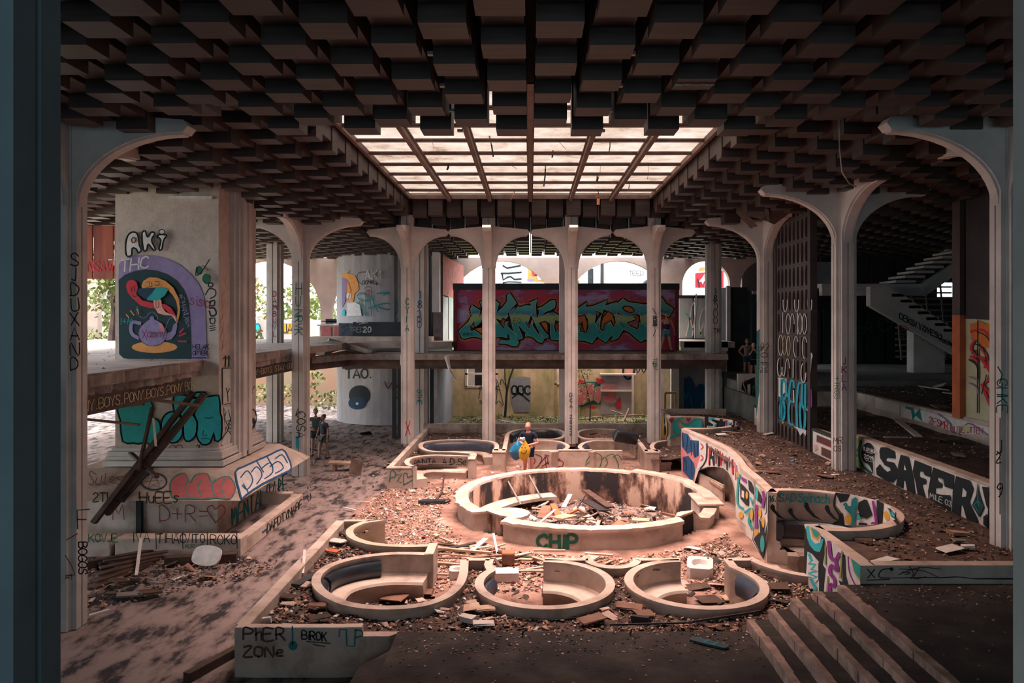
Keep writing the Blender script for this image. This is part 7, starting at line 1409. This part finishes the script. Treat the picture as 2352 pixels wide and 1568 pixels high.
zone(LBS % 'court floor left of the round bar','litter on the court floor left of the bar',25,3000,rej(-4.4,-1.6,14.6,22,court_ok),hc,.07,.22,(6,3,2,3,5,.2,.1,.05))
zone(LBS % 'strip between the bar and the front booths','litter in front of the round bar',40,2800,rej(-1.9,4.6,13.6,16.4,court_ok),hc,.08,.35,(6,4,2,2.5,5,.2,.1,.05))
zone(LBS % 'court floor right of the bar','litter right of the bar',8,900,rej(3.6,4.9,14,22,court_ok),hc,.07,.3)
zone(LBS % 'court floor behind the bar','litter behind the bar',6,500,rej(-4,4.5,22.3,26,court_ok),hc,.07,.2)
zone(LBS % 'rubble heap inside the round bar','rubble inside the round bar',60,2500,rej(-1.4,4.2,16.6,22.2,lambda x,y: math.hypot(x-RC[0],y-RC[1]) < 2.8),lambda x,y: -.42+.32*max(0,1-math.hypot(x-RC[0]-.6,y-RC[1]+1)/2.3)+R.uniform(0,.08),.1,.45,(4,4,5,2,5,.6,.1,.05))
frontok = lambda x, y: inpoly(x,y,FP) and front_h(x,y) > .4
zone('small broken piece of board lying on the soil of the front bed','litter on the front bed soil',40,3600,rej(-4,4.9,10.65,16,frontok),front_h,.07,.26,(3,5,6,1,4,.15,.15,.08))
for nm_, q in (('teardrop booth',r1i),('middle front booth',r2),('right front booth',r3)):
    xs_ = [p[0] for p in q]; ys_ = [p[1] for p in q]
    zone('small broken piece of board on the floor of the '+nm_,'litter in the '+nm_,8,260,rej(min(xs_)+.6,max(xs_)-.5,min(ys_)+.6,max(ys_)-.3,lambda x,y: inpoly(x,y,q)),lambda x,y: .03,.08,.3,(3,5,4,1,5,.1,.1,.05))
zone('small broken piece lying in the gaps between the front booths','litter in the booth openings',12,400,rej(-1.9,3.6,12.7,13.7,lambda x,y: front_h(x,y) < .1),lambda x,y: .04,.08,.3,(4,4,3,1.5,5,.1,.1,.05))
rbok = lambda x, y: not inpoly(x,y,booth5) and not inpoly(x,y,booth6) and x > 5.4
zone('small leaf or board scrap on the dark soil of the right bed','litter on the right bed soil',22,3200,rej(5.2,8.1,10.9,28.5,rbok),bedR,.05,.16,(2,6,6,.6,4,.1,.1,.05))
zone('broken piece on the soil terrace behind the lettered wall','litter on the terrace behind the lettered wall',12,900,rej(8.5,11.2,12,28,lambda x,y: True),lambda x,y: 2.0,.1,.4,(3,4,6,.4,4,0,.05,0))
zone('broken piece on the far upper terrace of the right side','litter on the far right terrace',16,900,rej(11.6,17,17,29,lambda x,y: True),lambda x,y: 2.48,.12,.6,(3,4,6,.4,4,0,.05,0))
zone('dark broken board lying on the shaded floor at the back left','rubbish on the back left floor',25,1500,rej(-14,-4.6,22,33,lambda x,y: not (-9<x<-7 and 23<y<25)),lambda x,y: .02,.12,.7,(1.5,4,8,.3,2,.05,.1,.03))
zone('dark scrap lying on the left floor between column and kerb','rubbish on the left floor',22,1400,rej(-9.5,-5.2,11.5,15.7,lambda x,y: y > 11.5+(x+9.5)*.75),lambda x,y: .02,.08,.4,(1.5,4,8,.5,2,.05,.1,.03))
zone('broken piece on the weedy ground in front of the mossy wall','litter before the mossy wall',18,1300,rej(-3.6,6.2,30.4,36,lambda x,y: True),lambda x,y: .34,.1,.5,(5,4,3,2,5,.1,.4,0))
zone('small scrap on the soil around the back booths','litter around the back booths',8,800,rej(-4.1,5,24,29.5,lambda x,y: inpoly(x,y,BP) and not inpoly(x,y,r2b) and not inpoly(x,y,r1b)),lambda x,y: .52,.07,.3)
zone('scrap lying on the sunlit left upper floor','scraps on the left upper floor',10,200,rej(-14,-8.3,12,32,lambda x,y: not (-10.3<x<-7.5 and 18<y<20.6)),lambda x,y: 4.1,.1,.7,(5,3,2,1,4,.1,.1,0))
R.seed(31)
for k in range(34):
    inb = k >= 20
    if inb: a_ = R.uniform(0,6.28); q_ = R.uniform(.3,2.2); x = RC[0]+.3+q_*math.cos(a_); y = RC[1]-.4+q_*math.sin(a_); z = -.25+R.uniform(0,.2)
    else: x, y = rej(-2.2,2.2,13.7,16.2,court_ok)(); z = .13
    L2 = R.uniform(.35,1.1); an = R.uniform(-.5,.5) if not inb else R.uniform(0,3.14); c = R.choice((0,1,2,4) if not inb else (1,2,2,4,0))
    mb = MB(); mb.obox((x,y,z+.04),(L2,R.uniform(.04,.12),.025),(0,R.uniform(-.12,.12) if not inb else R.uniform(-.5,.5),an))
    tag(mb.build('slat', lm[c]), ['pale','brown','near-black','','tan'][c]+(' slat tossed on the heap inside the round bar' if inb else ' slat among the planks in front of the round bar'), 'slat', 'slats inside the bar' if inb else 'slats before the bar')
mb = MB(); R.seed(6)
for k in range(1500):
    x = R.uniform(-1.8,9); y = R.uniform(6,10.5) if R.random() < .5 else R.uniform(9.8,10.55); z = .66 if x < 3.1 else (1.30 if x > 4.45 else None)
    if z is None: continue
    w = R.uniform(.01,.04); mb.obox((x,y,z+.006),(w,w*.6,.008),(R.uniform(-.3,.3),0,R.uniform(0,6)),R.choices(range(8),(1,3,6,.4,2,0,0,0))[0])
o = mb.build('litter', lm); o['kind'] = 'stuff'; o['label'] = 'fine dirt crumbs scattered over the landing'; o['category'] = 'litter'
